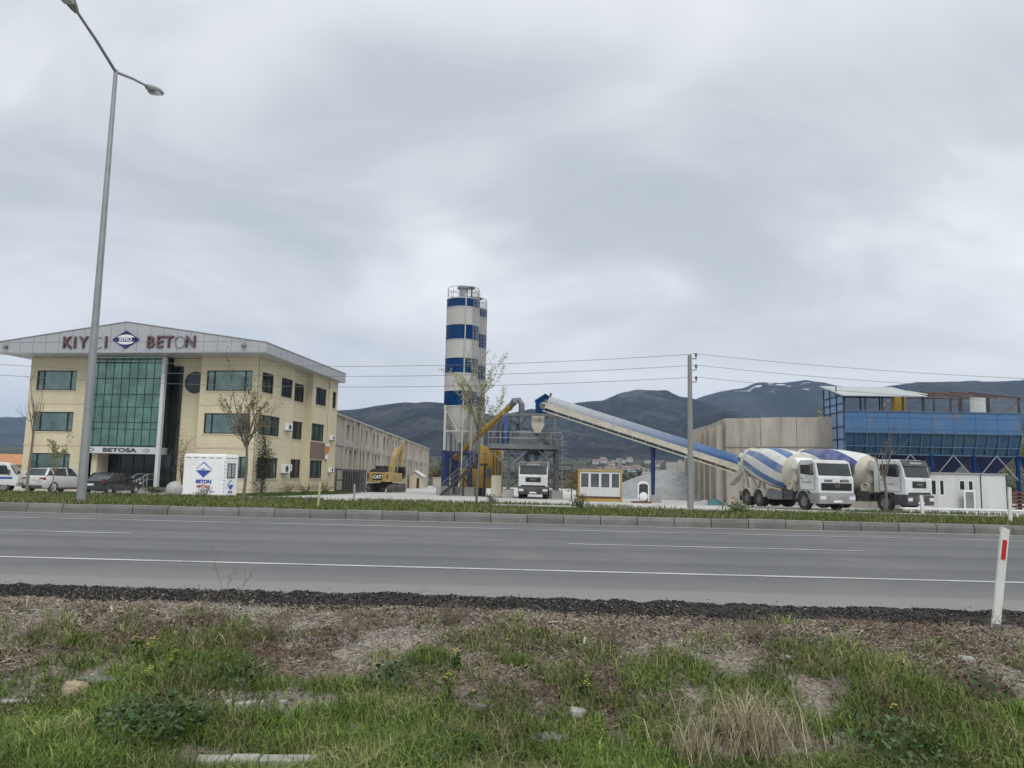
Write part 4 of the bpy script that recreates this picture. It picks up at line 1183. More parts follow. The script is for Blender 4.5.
b = MB(); b.box(-1.42, 1.42, -1.6, 1.75, 1.22, 1.55); b.box(.45, 1.42, -1.6, 1.3, 1.55, 2.2); b.build('upper_frame', K['yellow_cat'], EX, bevel=.04)
b = MB(); b.prism([(-1.45, -1.6), (-1.45, -2.3), (-1.0, -2.62), (1.0, -2.62), (1.45, -2.3), (1.45, -1.6)], 1.2, 2.25, 'z'); cwt = b.build('counterweight', K['yellow_cat'], EX, bevel=.06)
b = MB(); b.box(-.55, .55, -2.66, -2.622, 1.42, 2.05); lp = b.build('logo_plate', K['black'], cwt)
b = MB(); b.box(-1.25, -.85, -2.5, -2.44, 1.55, 2.05, Matrix.Translation((0, -.02, 0))); b.box(.85, 1.25, -2.52, -2.46, 1.55, 2.05); b.build('vent', K['black'], cwt)
lettering('CAT', .5, K['white'], lp, (0, -2.67, 1.73), 0, .004, .03, 1.05)
b = MB(); b.box(-1.3, .4, -1.9, -.35, 2.2, 2.5); b.box(-1.1, .2, -1.7, -.6, 2.5, 2.62); b.build('engine_hood', K['steel_dark'], EX, bevel=.05)
b = MB(); b.tube([(.7, -1.5, 2.2), (.7, -1.5, 2.85)], .07, 8); b.build('exhaust', K['steel_dark'], EX)
b = MB(); b.box(-1.4, -.45, -.25, 1.55, 1.55, 3.0); cb = b.build('cab', K['steel_dark'], EX, bevel=.08)
b = MB(); b.box(-1.415, -.435, -.05, 1.4, 2.05, 2.85); b.box(-1.25, -.6, -.265, 1.565, 2.05, 2.85); b.build('cab_glass', K['glass_veh'], cb)
def beam(mb, pts, w0):
    """box-section boom: pts of (y, z, half height)"""
    vs = []; fs = []
    for i, (y, z, hh) in enumerate(pts):
        a = pts[min(i + 1, len(pts) - 1)]; c = pts[max(i - 1, 0)]
        d = Vector((0, a[0] - c[0], a[1] - c[1])).normalized(); nrm = Vector((0, -d.z, d.y))
        for sx, sn in ((-w0, -1), (w0, -1), (w0, 1), (-w0, 1)): vs.append((sx + .15, y + nrm.y * hh * sn, z + nrm.z * hh * sn))
    for i in range(len(pts) - 1):
        for k in range(4):
            a = i * 4 + k; b_ = i * 4 + (k + 1) % 4; fs.append((a, b_, b_ + 4, a + 4))
    fs += [(3, 2, 1, 0), tuple(len(vs) - 4 + k for k in range(4))]
    mb.add(vs, fs)
b = MB(); beam(b, [(.9, 1.75, .22), (1.3, 2.9, .38), (1.75, 3.9, .42), (2.5, 4.75, .36), (3.5, 5.45, .25), (3.9, 5.65, .15)], .24); bo = b.build('boom', K['yellow_cat'], EX, bevel=.03)
b = MB()
for x in (-.2, .5): b.tube([(x, 1.5, 1.7), (x, 2.1, 3.1)], .09, 8); b.tube([(x, 2.1, 3.1), (x, 2.35, 4.1)], .05, 8); b.build('hydraulic_ram', K['steel_grey'], bo); b = MB()
b.tube([(.15, 2.3, 4.9), (.15, 3.2, 5.75)], .09, 8); b.tube([(.15, 3.2, 5.75), (.15, 4.15, 5.9)], .05, 8)
b.build('hydraulic_ram', K['steel_grey'], bo)
b = MB(); beam(b, [(4.35, 6.0, .12), (3.95, 5.6, .26), (3.75, 4.5, .24), (3.5, 2.9, .15)], .19); sk_ = b.build('stick', K['yellow_cat'], EX, bevel=.03)
b = MB(); b.tube([(.15, 4.2, 5.2), (.15, 4.0, 3.6)], .08, 8); b.build('stick_ram', K['steel_grey'], sk_)
b = MB(); b.prism([(3.2, 2.9), (3.75, 2.95), (4.0, 2.4), (3.9, 1.8), (3.4, 1.5), (2.9, 1.75), (3.0, 1.85), (3.35, 1.75), (3.6, 2.0), (3.3, 2.5)], -.45, .75, 'x')
for k in range(4): b.box(-.42 + k * .34, -.30 + k * .34, 2.72, 2.95, 1.72, 1.82)
b.build('bucket', K['steel_dark'], EX, bevel=.02)


EX.scale = (.9, .9, .93)
# ------------------------------------------------------------------ cement silos
def silo():
    t = thing('cement_silo', 'front silo banded blue and white, with caged ladder and filter on top', 'silo', (0, 0, 0), 0, 'cement silos')
    zb = [18.35, 17.5, 15.85, 14.4, 12.72, 11.25, 9.65, 8.2]
    prof = []; mats = []
    rr = 1.56
    prof.append((.55, 18.55)); 
    prof.append((1.5, 18.42)); mats.append(1)
    for i, z in enumerate(zb):
        prof.append((rr, z)); mats.append(1 if i == 0 else (0 if i % 2 == 1 else 1))
    # order: material between successive rings: blue bands where i odd
    mats = [1, 0] + [0 if i % 2 == 0 else 1 for i in range(len(zb) - 1)]
    prof.append((.42, 5.4)); mats.append(1)
    prof.append((.3, 4.9)); mats.append(1)
    b = MB(); b.lathe(prof, 40, mats=mats); b.build('shell', [K['blue'], K['silo_white']], t, smooth=25)
    b = MB()
    for z in zb: b.lathe([(rr + .004, z - .05), (rr + .035, z - .04), (rr + .035, z + .04), (rr + .004, z + .05)], 40, cap=False)
    b.build('seam_rings', K['silo_white'], t)
    for sx in (-1, 1):
        for sy in (-1, 1):
            b = MB(); x, y = sx * 1.22, sy * 1.0
            b.m = 0; b.tube([(x, y, 4.1), (x, y, 8.3)], .13, 10)
            b.m = 1; b.box(x - .17, x + .17, y - .17, y + .17, .8, 4.15)
            b.build('leg', [K['silo_white'], K['blue_dark']], t)
            b = MB(); b.box(x - .55, x + .55, y - .5, y + .5, 0, .85); b.build('foundation_block', K['concrete'], t, bevel=.03)
    b = MB()
    for sy in (-1, 1):
        y = sy * 1.0
        b.tube([(-1.22, y, 8.0), (0, y, 5.9)], .06, 6); b.tube([(1.22, y, 8.0), (0, y, 5.9)], .06, 6)
        b.tube([(-1.22, y, 5.9), (1.22, y, 5.9)], .07, 6)
    for sx in (-1, 1): b.tube([(sx * 1.22, -1, 5.9), (sx * 1.22, 1, 5.9)], .07, 6); b.tube([(sx * 1.22, -1, 8.0), (sx * 1.22, 1, 5.9)], .05, 6)
    b.build('bracing', K['silo_white'], t)
    b = MB()
    for sy in (-1, 1):
        b.bar((-1.22, sy, 1.0), (1.22, sy, 3.9), .09); b.bar((1.22, sy, 1.0), (-1.22, sy, 3.9), .09); b.bar((-1.22, sy, 4.0), (1.22, sy, 4.0), .12)
    b.build('lower_bracing', K['blue_dark'], t)
    b = MB()
    for z in (18.95, 19.45): b.tube([(1.5 * math.cos(a), 1.5 * math.sin(a), z) for a in np.linspace(0, 2 * math.pi, 33)], .024, 5)
    for k in range(12):
        a = 2 * math.pi * k / 12; b.tube([(1.5 * math.cos(a), 1.5 * math.sin(a), 18.4), (1.5 * math.cos(a), 1.5 * math.sin(a), 19.45)], .022, 5)
    b.build('guard_rail', K['galv'], t)
    b = MB(); b.lathe([(.40, 18.5), (.42, 19.45), (.62, 19.5), (.64, 19.66), (.4, 19.75), (.02, 19.78)], 20); b.build('filter', K['galv'], t, smooth=35)
    b = MB(); b.tube([(.9, -.8, 18.5), (.9, -.8, 19.35)], .09, 8); b.lathe([(.3, 19.3), (.34, 19.42), (.1, 19.55)], 12, Matrix.Translation((.9, -.8, 0))); b.build('pressure_valve', K['steel_grey'], t)
    b = MB(); a0 = R(-38)
    cx_, cy_ = math.cos(a0), math.sin(a0)
    for q in (-.2, .2): b.tube([(cx_ * 1.75 - cy_ * q, cy_ * 1.75 + cx_ * q, 1.0), (cx_ * 1.75 - cy_ * q, cy_ * 1.75 + cx_ * q, 19.4)], .025, 5)
    z = 1.2
    while z < 19: b.tube([(cx_ * 1.75 - cy_ * -.2, cy_ * 1.75 + cx_ * -.2, z), (cx_ * 1.75 - cy_ * .2, cy_ * 1.75 + cx_ * .2, z)], .014, 4); z += .33
    z = 4.0
    while z < 19:
        b.tube([(cx_ * 1.75 + .36 * math.cos(a), cy_ * 1.75 + .36 * math.sin(a), z) for a in np.linspace(a0 - 1.9, a0 + 1.9, 9)], .016, 4); z += 1.1
    for da in (-1.5, -.7, 0, .7, 1.5): b.tube([(cx_ * 1.75 + .36 * math.cos(a0 + da), cy_ * 1.75 + .36 * math.sin(a0 + da), 4.0), (cx_ * 1.75 + .36 * math.cos(a0 + da), cy_ * 1.75 + .36 * math.sin(a0 + da), 19.0)], .014, 4)
    b.build('ladder', K['galv'], t)
    b = MB(); a1 = R(-72); b.tube([(math.cos(a1) * 1.68, math.sin(a1) * 1.68, 1.2), (math.cos(a1) * 1.68, math.sin(a1) * 1.68, 18.4), (math.cos(a1) * 1.2, math.sin(a1) * 1.2, 18.75)], .06, 8); b.build('filling_pipe', K['silo_white'], t)
    return t


s1 = silo(); s1.location = (-4.78, 72.2, T(-4.8, 72)); s1.rotation_euler[2] = R(-6)
s2 = copy_tree(s1); s2.location = (-4.22, 76.2, T(-4.3, 76) - .05)
s2['label'] = 'second silo mostly hidden behind the first blue and white banded silo'

# yellow screw conveyor
A, B = at(455, 458, 74.3), at(511, 405.5, 68.2)
SC = thing('screw_conveyor', 'yellow tubular screw conveyor rising from the silo legs to the batching platform', 'conveyor', A)
b = MB(); b.tube([Vector((0, 0, 0)), B - A], .27, 16); b.build('tube', K['yellow'], SC, smooth=40)
b = MB()
for t_ in (.02, .33, .62, .97):
    c = (B - A) * t_; d = (B - A).normalized() * .05; b.tube([c - d, c + d], .34, 16)
b.build('flange', K['yellow'], SC)
b = MB(); b.tube([B - A, B - A + Vector((.25, 0, .45)), B - A + Vector((.7, 0, .5)), B - A + Vector((.95, 0, .1)), B - A + Vector((.95, 0, -1.9))], .26, 12); b.build('discharge_elbow', K['steel_grey'], SC, smooth=50)
b = MB(); b.lathe([(.26, 0), (.26, .7), (.1, .75)], 14, Matrix.Translation(B - A) @ (B - A).to_track_quat('Z', 'X').to_matrix().to_4x4()); b.build('motor', K['steel_grey'], SC)
b = MB(); b.bar((0, 0, .1), (0, 0, -A.z + .02), .14); b.bar(((B - A) * .3) + Vector((0, .1, -.3)), Vector(((B - A) * .3).xy.to_3d()) + Vector((0, .1, -A.z + .02)), .12); b.build('support', K['steel_dark'], SC)

# yellow container (cement tank housing) behind
YC = thing('yellow_tank', 'tall ochre yellow steel container standing on short feet beside the silos', 'container', (-2.7, 71.3, T(-2.7, 71)), R(-7))
b = MB(); b.prism([(-.25, .75), (1.55, .75), (1.75, 1.2), (1.75, 4.15), (1.45, 4.45), (-.25, 4.7)], 0, 2.6, 'y'); b.box(-2.0, -.252, .3, 2.4, .75, 2.5); b.build('body', K['yellow'], YC, bevel=.05)
b = MB()
for x in (-.2, .3, 1.35): b.box(x, x + .09, -.06, -.003, .8, 4.4)
b.box(-.2, 1.6, -.07, -.004, .78, .95); b.build('stiffener', K['yellow'], YC)
b = MB(); b.box(.55, .95, -.05, -.005, 1.7, 2.6); b.build('control_panel', K['steel_grey'], YC)
b = MB()
for x in (-1.5, 0, 1.3):
    for y in (.3, 2.3): b.box(x - .12, x + .12, y - .12, y + .12, 0, .75)
b.build('foot', K['steel_dark'], YC)
b = MB(); b.tube([(1.95, .2, .2), (1.95, .2, 4.0), (1.75, .2, 4.3)], .1, 8); b.build('pipe', K['cream_veh'], YC)

# ------------------------------------------------------------------ batching platform
PX, PY = 1.2, 65.2
BP = thing('batching_platform', 'grey steel batching platform on columns above the head on mixer truck', 'batching plant', (PX, PY, T(PX, PY)))
b = MB(); b.box(-3.15, 3.1, 0, 4.6, 4.25, 4.42); b.box(-3.15, 3.1, -.12, -.002, 4.15, 4.55); b.box(-3.15, 3.1, 4.602, 4.7, 4.15, 4.55)
for k in range(6): b.box(-3.0 + k * 1.15, -2.85 + k * 1.15, .1, 4.5, 4.05, 4.246)
b.build('deck', K['steel_grey'], BP)
for x in (-1.35, 2.75):
    for y in (.35, 4.3):
        b = MB(); b.box(x - .15, x - .09, y - .17, y + .17, .7, 4.05); b.box(x + .09, x + .15, y - .17, y + .17, .7, 4.05); b.box(x - .088, x + .088, y - .03, y + .03, .7, 4.05); b.build('column', K['steel_grey'], BP)
        b = MB(); b.box(x - .48, x + .48, y - .48, y + .48, 0, .72); b.build('footing', K['concrete'], BP, bevel=.03)
b = MB()
for y in (.2, 4.4):
    b.bar((-1.35, y, 2.5), (-2.9, y, 4.0), .12); b.bar((-1.35, y, 2.6), (.2, y, 4.0), .12); b.bar((2.75, y, 2.6), (1.2, y, 4.0), .12)
b.bar((-1.35, .4, 2.4), (-1.35, 4.2, 4.0), .1); b.bar((2.75, .4, 2.4), (2.75, 4.2, 4.0), .1)
b.build('brace', K['steel_grey'], BP)
b = MB()
for x in (-3.1, -2.1, -1.2, 2.2, 3.05): b.tube([(x, -.05, 4.5), (x, -.05, 5.55)], .025, 6)
for z in (5.05, 5.55): b.tube([(-3.1, 4.6, z), (-3.1, -.05, z), (3.05, -.05, z), (3.05, 4.6, z)], .022, 6)
b.build('railing', K['galv'], BP)
b = MB()
for y in (.8, 3.6):
    b.box(-1.78, -1.56, y - .11, y + .11, 4.425, 7.0); b.box(2.5, 2.62, y - .06, y + .06, 4.425, 7.6)
    b.box(-2.0, 2.9, y - .1, y + .1, 7.003, 7.2)
b.box(-1.75, -1.6, .92, 3.48, 6.85, 7.0)
b.build('upper_frame', K['steel_grey'], BP)
b = MB(); b.box(-1.83, -1.55, .64, .68, 4.43, 6.95); b.build('blue_post', K['blue_dusty'], BP)
b = MB(); b.box(-1.15, 1.2, .9, 3.4, 4.43, 5.25); b.lathe([(1.2, -.0), (1.2, .35), (.9, .5)], 20, Matrix.Translation((0, 2.1, 5.25))); mxo = b.build('pan_mixer', K['steel_grey'], BP, bevel=.03)
lettering('TEKNIK', .42, K['cream_veh'], mxo, (0, .885, 4.85), 0, .004, .012, 1.05) if False else None
b = MB(); b.prism([(.55, 7.25), (1.65, 7.25), (1.65, 6.2), (1.3, 5.55), (.85, 5.55), (.55, 6.2)], 1.2, 2.4, 'y'); b.build('weigh_hopper', K['cream_veh'], BP, bevel=.03)
b = MB()
for k, (x, y, h_) in enumerate(((-2.7, 3.2, 1.3), (-.6, 3.9, 2.0), (1.9, 3.2, 1.5), (2.1, 1.3, .9))): b.box(x - .22, x + .22, y - .22, y + .22, 4.425, 4.425 + h_); b.tube([(x, y, 4.4 + h_), (x + .1, y, 4.9 + h_)], .06, 6)
b.build('equipment_box', K['steel_grey'], BP, bevel=.02)
b = MB()
for k in range(5): b.bar((-3.0 + k * 1.4, 4.4, 4.45), (-2.4 + k * 1.2, .8, 6.9 if k % 2 else 5.4), .05)
b.bar((-1.7, 3.6, 7.0), (2.55, 3.6, 4.6), .07); b.bar((-1.7, .8, 4.5), (.2, .8, 7.0), .07); b.bar((-1.35, 4.3, .8), (2.75, 4.3, 3.9), .07); b.bar((2.75, 4.3, .8), (-1.35, 4.3, 3.9), .07)
b.build('strut', K['steel_dark'], BP)
b = MB(); b.lathe([(.3, 0), (.55, .45), (.55, .6)], 20, Matrix.Translation((.95, 2.6, 3.62))); b.build('discharge_funnel', K['steel_grey'], BP)
b = MB()
for x in (-2.3, -1.9): b.tube([(x, 1.0, 4.43), (x, 1.0, 6.2), (x + .15, 1.0, 6.5), (x + .4, 1.0, 6.5)], .06, 8)
b.tube([(1.5, 1.0, 4.5), (1.9, 1.0, 4.7), (2.3, 1.0, 4.5)], .1, 8); b.build('pipe', K['steel_dark'], BP)
b = MB()
for q in (0, .42): b.tube([(3.15, -.1 + q, 0), (3.15, -.1 + q, 5.4)], .03, 6)
for k in range(15): b.tube([(3.15, -.1, .3 + k * .3), (3.15, .32, .3 + k * .3)], .018, 5)
for k in range(12): b.tube([(3.15, .3 * math.cos(a) + .1, 0.0 + 1.2 + k * .3) if False else (3.15 + .35 * math.sin(a), .11 - .35 * math.cos(a), 1.2 + k * .33) for a in np.linspace(-.2, math.pi + .2, 7)], .014, 4)
b.build('access_ladder', K['galv'], BP)
# steel stair climbing in front of the silo legs
ST = thing('steel_stair', 'dark steel stair climbing in front of the blue silo legs', 'stair', (-6.2, 69.6, T(-6, 69.6)), R(-4))
b = MB()
for y in (0, .8): b.bar((0, y, .05), (3.0, y, 2.9), .05, .2); b.bar((3.0, y, 2.85), (4.1, y, 2.85), .05, .2); b.bar((3.9, y, 0), (3.9, y, 2.8), .09); b.bar((2.0, y, 0), (2.0, y, 1.9), .08)
for k in range(13): b.box(.2 + k * .225, .44 + k * .225, .02, .78, .16 + k * .214, .19 + k * .214)
b.box(3.0, 4.1, .02, .78, 2.9, 2.93)
b.build('flight', K['steel_dark'], ST)
b = MB()
for y in (0, .8):
    b.tube([(0, y, 1.0), (3.0, y, 3.85), (4.1, y, 3.85)], .025, 6); b.tube([(0, y, .6), (3.0, y, 3.4), (4.1, y, 3.4)], .018, 6)
    for k in range(5): b.tube([(.1 + k * .95, y, .15 + k * .9 if k < 4 else 2.9), (.1 + k * .95, y, 1.05 + k * .9 if k < 4 else 3.85)], .02, 6)
b.build('handrail', K['steel_grey'], ST)
# compressed-air cabinet and pipes between silo and platform
AC = thing('control_cabinet', 'grey electrical cabinet with pipes standing between the silo and the platform', 'cabinet', (-1.15, 66.6, T(-1, 66.6)), 0)
b = MB(); b.box(-.45, .45, 0, .5, .1, 1.9); b.box(-.43, -.01, -.02, -.003, .15, 1.85); b.box(.01, .43, -.02, -.003, .15, 1.85); b.build('body', K['cream_veh'], AC, bevel=.02)
b = MB(); b.tube([(-.3, .2, 1.9), (-.3, .2, 4.0)], .05, 6); b.tube([(0, .2, 1.9), (0, .2, 4.0)], .04, 6); b.tube([(.3, .3, 1.9), (.3, .3, 3.2), (1.2, .3, 3.4)], .04, 6); b.build('pipes', K['steel_dark'], AC)
# blue gabled hood on top
BH = thing('conveyor_hood', 'small blue gabled steel hood at the top of the long belt conveyor', 'hood', (2.9, 66.4, 7.2))
b = MB(); b.prism([(-.8, 0.05), (.72, 0.05), (.72, 1.15), (0, 1.62), (-.8, 1.15)], 0, 1.6, 'y'); b.build('shell', K['blue'], BH, bevel=.02)
b = MB(); b.prism([(-.88, 1.10), (0, 1.66), (.8, 1.10), (.8, 1.18), (0, 1.76), (-.88, 1.18)], -.1, 1.7, 'y'); b.build('cap', K['blue_dusty'], BH)
b = MB()
for x in (-.7, .62):
    for y in (.1, 1.5): b.box(x - .05, x + .05, y - .05, y + .05, -.1, .05)
b.build('foot', K['steel_dark'], BH)

# ------------------------------------------------------------------ long belt conveyor
A, B = Vector((2.85, 63.4, 7.75)), Vector((20.2, 55.6, 1.75))
DV = (B - A); LV = DV.length
ax = DV.normalized(); ay = Vector((0, 0, 1)).cross(ax).normalized(); az = ax.cross(ay)
CV = thing('belt_conveyor', 'long inclined belt conveyor with half round blue cover descending from the plant to the mixers', 'conveyor', A)
CV.matrix_world = Matrix(((ax.x, ay.x, az.x, A.x), (ax.y, ay.y, az.y, A.y), (ax.z, ay.z, az.z, A.z), (0, 0, 0, 1)))
def cover_material():
    m = bpy.data.materials.new('blue_cover_grey_at_top')
    nt, n, l = NT(m); b = n['Principled BSDF']
    tc = n.new('ShaderNodeTexCoord').outputs['Object']
    sp = n.new('ShaderNodeSeparateXYZ'); l.new(tc, sp.inputs[0])
    f = noise(n, l, tc, .8, 6, .7)
    s = mathn(n, l, 'ADD', sp.outputs[0], mathn(n, l, 'MULTIPLY', mathn(n, l, 'SUBTRACT', f, .5), 5.0))
    c = mixc(n, l, ramp(n, l, s, 3.0, 14.5), (.36, .38, .39), (.025, .085, .23))  # grey at the upper end, blending to blue down the length
    c = mixc(n, l, mathn(n, l, 'MULTIPLY', ramp(n, l, f, .52, .72), .4), c, (.30, .30, .30))
    j = mathn(n, l, 'LESS_THAN', mathn(n, l, 'FRACT', mathn(n, l, 'DIVIDE', sp.outputs[0], 1.0)), .03)
    c = mixc(n, l, mathn(n, l, 'MULTIPLY', j, .5), c, (.05, .08, .15))
    l.new(c, b.inputs['Base Color']); b.inputs['Roughness'].default_value = .45; b.inputs['Metallic'].default_value = .2
    return m
b = MB(); n_ = 14
ring = [(math.cos(R(180) * k / n_) * .58, .1 + math.sin(R(180) * k / n_) * .62) for k in range(n_ + 1)]
ring2 = [(y * .96, .1 + (z - .1) * .96) for y, z in reversed(ring)]
b.prism(ring + ring2, .25, LV - .6, 'x'); b.build('cover', cover_material(), CV, smooth=30)
b = MB()
for s in (-1, 1):
    b.box(-.1, LV, s * .55 - .06, s * .55 + .06, -.02, .10); b.box(.1, LV, s * .55 - .04, s * .55 + .04, -.60, -.53)
    for k in range(int(LV / 1.1)):
        x = .2 + k * 1.1; b.bar((x, s * .55, -.56), (x, s * .55, 0), .035)
b.build('truss', K['cream_veh'], CV)
b = MB(); b.box(.1, LV, -.48, .48, .02, .05); b.box(.1, LV, -.48, .48, -.46, -.40); b.build('belt', K['black'], CV)
b = MB()
for s in (-.615, .612): b.box(.2, LV, s - .003, s + .003, -.30, -.03)
b.build('side_plate', K['cream_veh'], CV)
b = MB(); b.lathe([(.3, -.5), (.3, .5)], 18, Matrix.Translation((-.05, 0, -.15)) @ Matrix.Rotation(R(90), 4, 'X')); b.box(-.5, .0, .62, 1.0, -.25, .35); b.tube([(-.1, .55, .5), (-.1, .55, 1.0)], .1, 8); b.build('head_drum', K['steel_grey'], CV)
# supporting leg
iv = CV.matrix_world.inverted()
def cl_(p): return iv @ Vector(p)
tq = .4675
c0 = A + DV * tq
b = MB()
for s in (-.25, .25):
    b.bar(cl_((c0.x + s * .6, c0.y + s, c0.z - .62)), cl_((c0.x + s * .3, c0.y + s, T(c0.x, c0.y) + .6)), .17)
b.bar(cl_((c0.x, c0.y - .25, 2.0)), cl_((c0.x, c0.y + .25, 2.0)), .1)
b.build('leg', K['blue_dark'], CV)
b = MB(); X = iv @ Matrix.Translation((c0.x, c0.y, T(c0.x, c0.y)))
b.box(-.55, .55, -.5, .5, 0, .62, X); b.build('footing', K['concrete'], CV, bevel=.03)

# ------------------------------------------------------------------ site cabin, small pump, gravel, tarpaulin
p = at(600, 496, 60)
SCB = thing('site_cabin', 'small white cabin with yellow corner frame and four windows under the conveyor', 'cabin', (p.x, 60, T(p.x, 60)), R(-3))
hw = 1.62
ho = [(-1.5, -.84, 1.05, 2.2), (-.76, -.04, 1.05, 2.2), (.04, .76, 1.05, 2.2), (.84, 1.5, 1.05, 2.2)]
b = MB(); b.wall(-hw, hw, .2, 2.3, ho, .06); b.box(-hw, hw, .062, 2.4, .2, 2.3); b.build('wall', K['panel_white'], SCB)
for h in ho: window(SCB, FRONT, *h, K['glass_cabin'], (), .045, .04, K['white'])
b = MB(); b.box(-hw + .06, hw - .06, -.006, -.001, .24, .42); b.build('skirting', K['brown_panel'], SCB)
b = MB()
for x in (-hw, hw):
    for y in (0, 2.4): b.box(x - .06, x + .06, y - .07, y + .07, .02, 2.42)
for z0, z1 in ((.04, .24), (2.32, 2.45)):
    for y in (-.01, 2.41): b.box(-hw + .06, hw - .06, y - .075, y + .075, z0, z1)
    for x in (-hw, hw): b.box(x - .075, x + .075, .09, 2.31, z0, z1)
b.build('frame', K['yellow_frame'], SCB)
b = MB(); b.box(-hw - .02, hw + .02, -.02, 2.42, 2.452, 2.5); b.build('roof', K['galv'], SCB)
b = MB(); b.box(-hw - .6, -hw - .52, .3, .38, 0, 2.7); b.box(-hw - 1.6, -hw - .5, .26, .42, 2.7, 2.78); b.build('porch_post', K['steel_dark'], SCB)

p = at(643.5, 499, 57.5)
PM = thing('compressor', 'small white arched machine with round white drum on a red base by the conveyor leg', 'machine', (p.x, 57.5, T(p.x, 57.5)), R(-8))
b = MB(); pr = [(-.42, .12)] + [(math.cos(a) * .42, 1.3 + math.sin(a) * .34) for a in np.linspace(math.pi, 0, 9)] + [(.42, .12)]
inn = [(x * .78, .12 if z < .2 else 1.26 + (z - 1.3) * .7) for x, z in reversed(pr)]
b.prism(pr + inn, 0, .9, 'y'); b.build('shell', K['white'], PM)
b = MB(); b.box(-.31, .31, .1, .85, .3, 1.4); b.lathe([(.14, -.05), (.16, .0), (.05, .05)], 12, Matrix.Translation((0, .08, 1.15)) @ Matrix.Rotation(R(90), 4, 'X')); b.build('engine', K['chassis'], PM)
b = MB(); b.lathe([(.30, -.06), (.32, 0), (.30, .1), (.05, .14)], 24, Matrix.Translation((0, 0, .52)) @ Matrix.Rotation(R(90), 4, 'X')); b.build('drum', K['white'], PM, smooth=40)
b = MB(); b.box(-.55, .55, -.2, 1.1, .04, .16); b.box(-.9, -.55, .2, .5, .04, .16); b.build('base', K['rust'], PM)

def heap(name, label, cat, cx, cy, rx, ry, h, mat, seed, flat=.0):
    nx = 46
    u = np.linspace(-1, 1, nx)
    UU, VV_ = np.meshgrid(u, u)
    rr = np.sqrt(UU ** 2 + VV_ ** 2) * (1 + .35 * (fbm(UU * 2 + 5, VV_ * 2 + 5, seed, 3) - .5))
    z = h * np.clip(1 - rr, 0, 1 - flat) / (1 - flat)
    z = z + (fbm(UU * 6, VV_ * 6, seed + 2, 4) - .5) * .16 * h * np.clip(z / h * 3, 0, 1) + (np.abs(fbm(UU * 3.2, VV_ * 9, seed + 4, 3) - .5)) * .35 * h * np.clip(z / h * 2, 0, 1) * np.clip(1.3 - z / h, 0, 1) * -1
    v = np.stack([cx + UU * rx, cy + VV_ * ry, z - .05 + T(cx, cy)], -1).reshape(-1, 3)
    i = np.arange(nx - 1)[None, :] + np.arange(nx - 1)[:, None] * nx
    me = fast_mesh(name, v, np.stack([i, i + 1, i + 1 + nx, i + nx], -1).reshape(-1, 4), True); me.materials.append(mat)
    return tag(link(name, me), label, cat)
heap('gravel_heap', 'tall grey gravel heap with a gullied slope against the concrete bunker wall', 'gravel pile', 16.4, 80, 9.5, 8.5, 2.9, K['gravel'], 61, .15)
heap('gravel_heap', 'lower smooth grey gravel heap between the yellow framed cabin and the conveyor leg', 'gravel pile', 12.0, 77, 4.6, 5, 1.6, K['gravel'], 67, .25)
heap('tarpaulin_pile', 'teal and grey crumpled tarpaulin lying at the foot of the concrete bunker', 'tarpaulin', at(715, 498, 56).x, 56, .85, .8, .55, K['teal'], 71, .2)
heap('tarpaulin_pile', 'pale grey tarpaulin lump left of the teal one', 'tarpaulin', at(704, 498, 56.5).x, 56.5, .8, .7, .42, K['tarp_grey'], 73, .2)

# ------------------------------------------------------------------ aggregate bunkers
BK = thing('aggregate_bunker', 'tall stained concrete bunker wall with ribs behind the mixer trucks', 'wall', (17.2, 62, T(17, 62)))
b = MB()
def slab(mb, a, c, z0, z1, th):
    a, c = Vector((*a, 0)), Vector((*c, 0)); d = (c - a); L = d.length; ang = math.atan2(d.y, d.x)
    X = Matrix.Translation(a) @ Matrix.Rotation(ang, 4, 'Z')
    mb.box(0, L, 0, th, z0, z1, X)
    return X, L
faces = [((0, 0), (7.2, -3.6)), ((7.2, -3.6), (11.5, -5.2))]
Xr = None
rows = [(0, 2.3), (2.32, 4.55), (4.57, 6.75)]
pn = MB()
for (a, c) in faces:
    a_, c_ = Vector((*a, 0)), Vector((*c, 0)); L = (c_ - a_).length; k = max(1, round(L / 2.35))
    for i in range(k):
        p0 = a_ + (c_ - a_) * (i / k); p1 = a_ + (c_ - a_) * ((i + 1) / k); dd = (p1 - p0).normalized() * .015
        for z0, z1 in rows:
            j = rnd.uniform(-.03, .03); nn_ = Vector((-dd.y, dd.x, 0)).normalized() * j
            slab(pn, (p0 + dd + nn_).xy, (p1 - dd + nn_).xy, z0, z1 + (rnd.uniform(-.04, .1) if z1 > 6 else 0), .28)
# receding left face, darker stepped panels with buttress ribs
a_, c_ = Vector((0, .4, 0)), Vector((1.0, 16.5, 0))
k = 6
for i in range(k):
    p0 = a_ + (c_ - a_) * (i / k); p1 = a_ + (c_ - a_) * ((i + 1) / k)
    off = Vector((.0, 0, 0))
    for z0, z1 in rows: slab(pn, (p1 + off).xy, (p0 + Vector((0, .03, 0))).xy, z0, z1 + (rnd.uniform(-.1, .05) if z1 > 6 else 0), .3)
pn.build('panel', K['bunker'], BK)
rbm = MB()
for i in range(7):
    p0 = a_ + (c_ - a_) * (i / 6.2) + Vector((0, .25, 0))
    rbm.prism([(-.75, 0), (0, 0), (0, 6.5), (-.3, 6.5)], p0.y, p0.y + .45, 'y') if False else rbm.box(p0.x - .55, p0.x - .004, p0.y, p0.y + .5, 0, 6.3 - .08 * i)
rbm.build('rib', K['bunker'], BK)
b = MB()
for (a, c) in faces:
    for z in (4.5,):
        X, L = slab(b, (a[0] - .03, a[1] - .06), (c[0] - .03, c[1] - .06), z, z + .1, .05)
b.build('ledge', K['concrete'], BK)
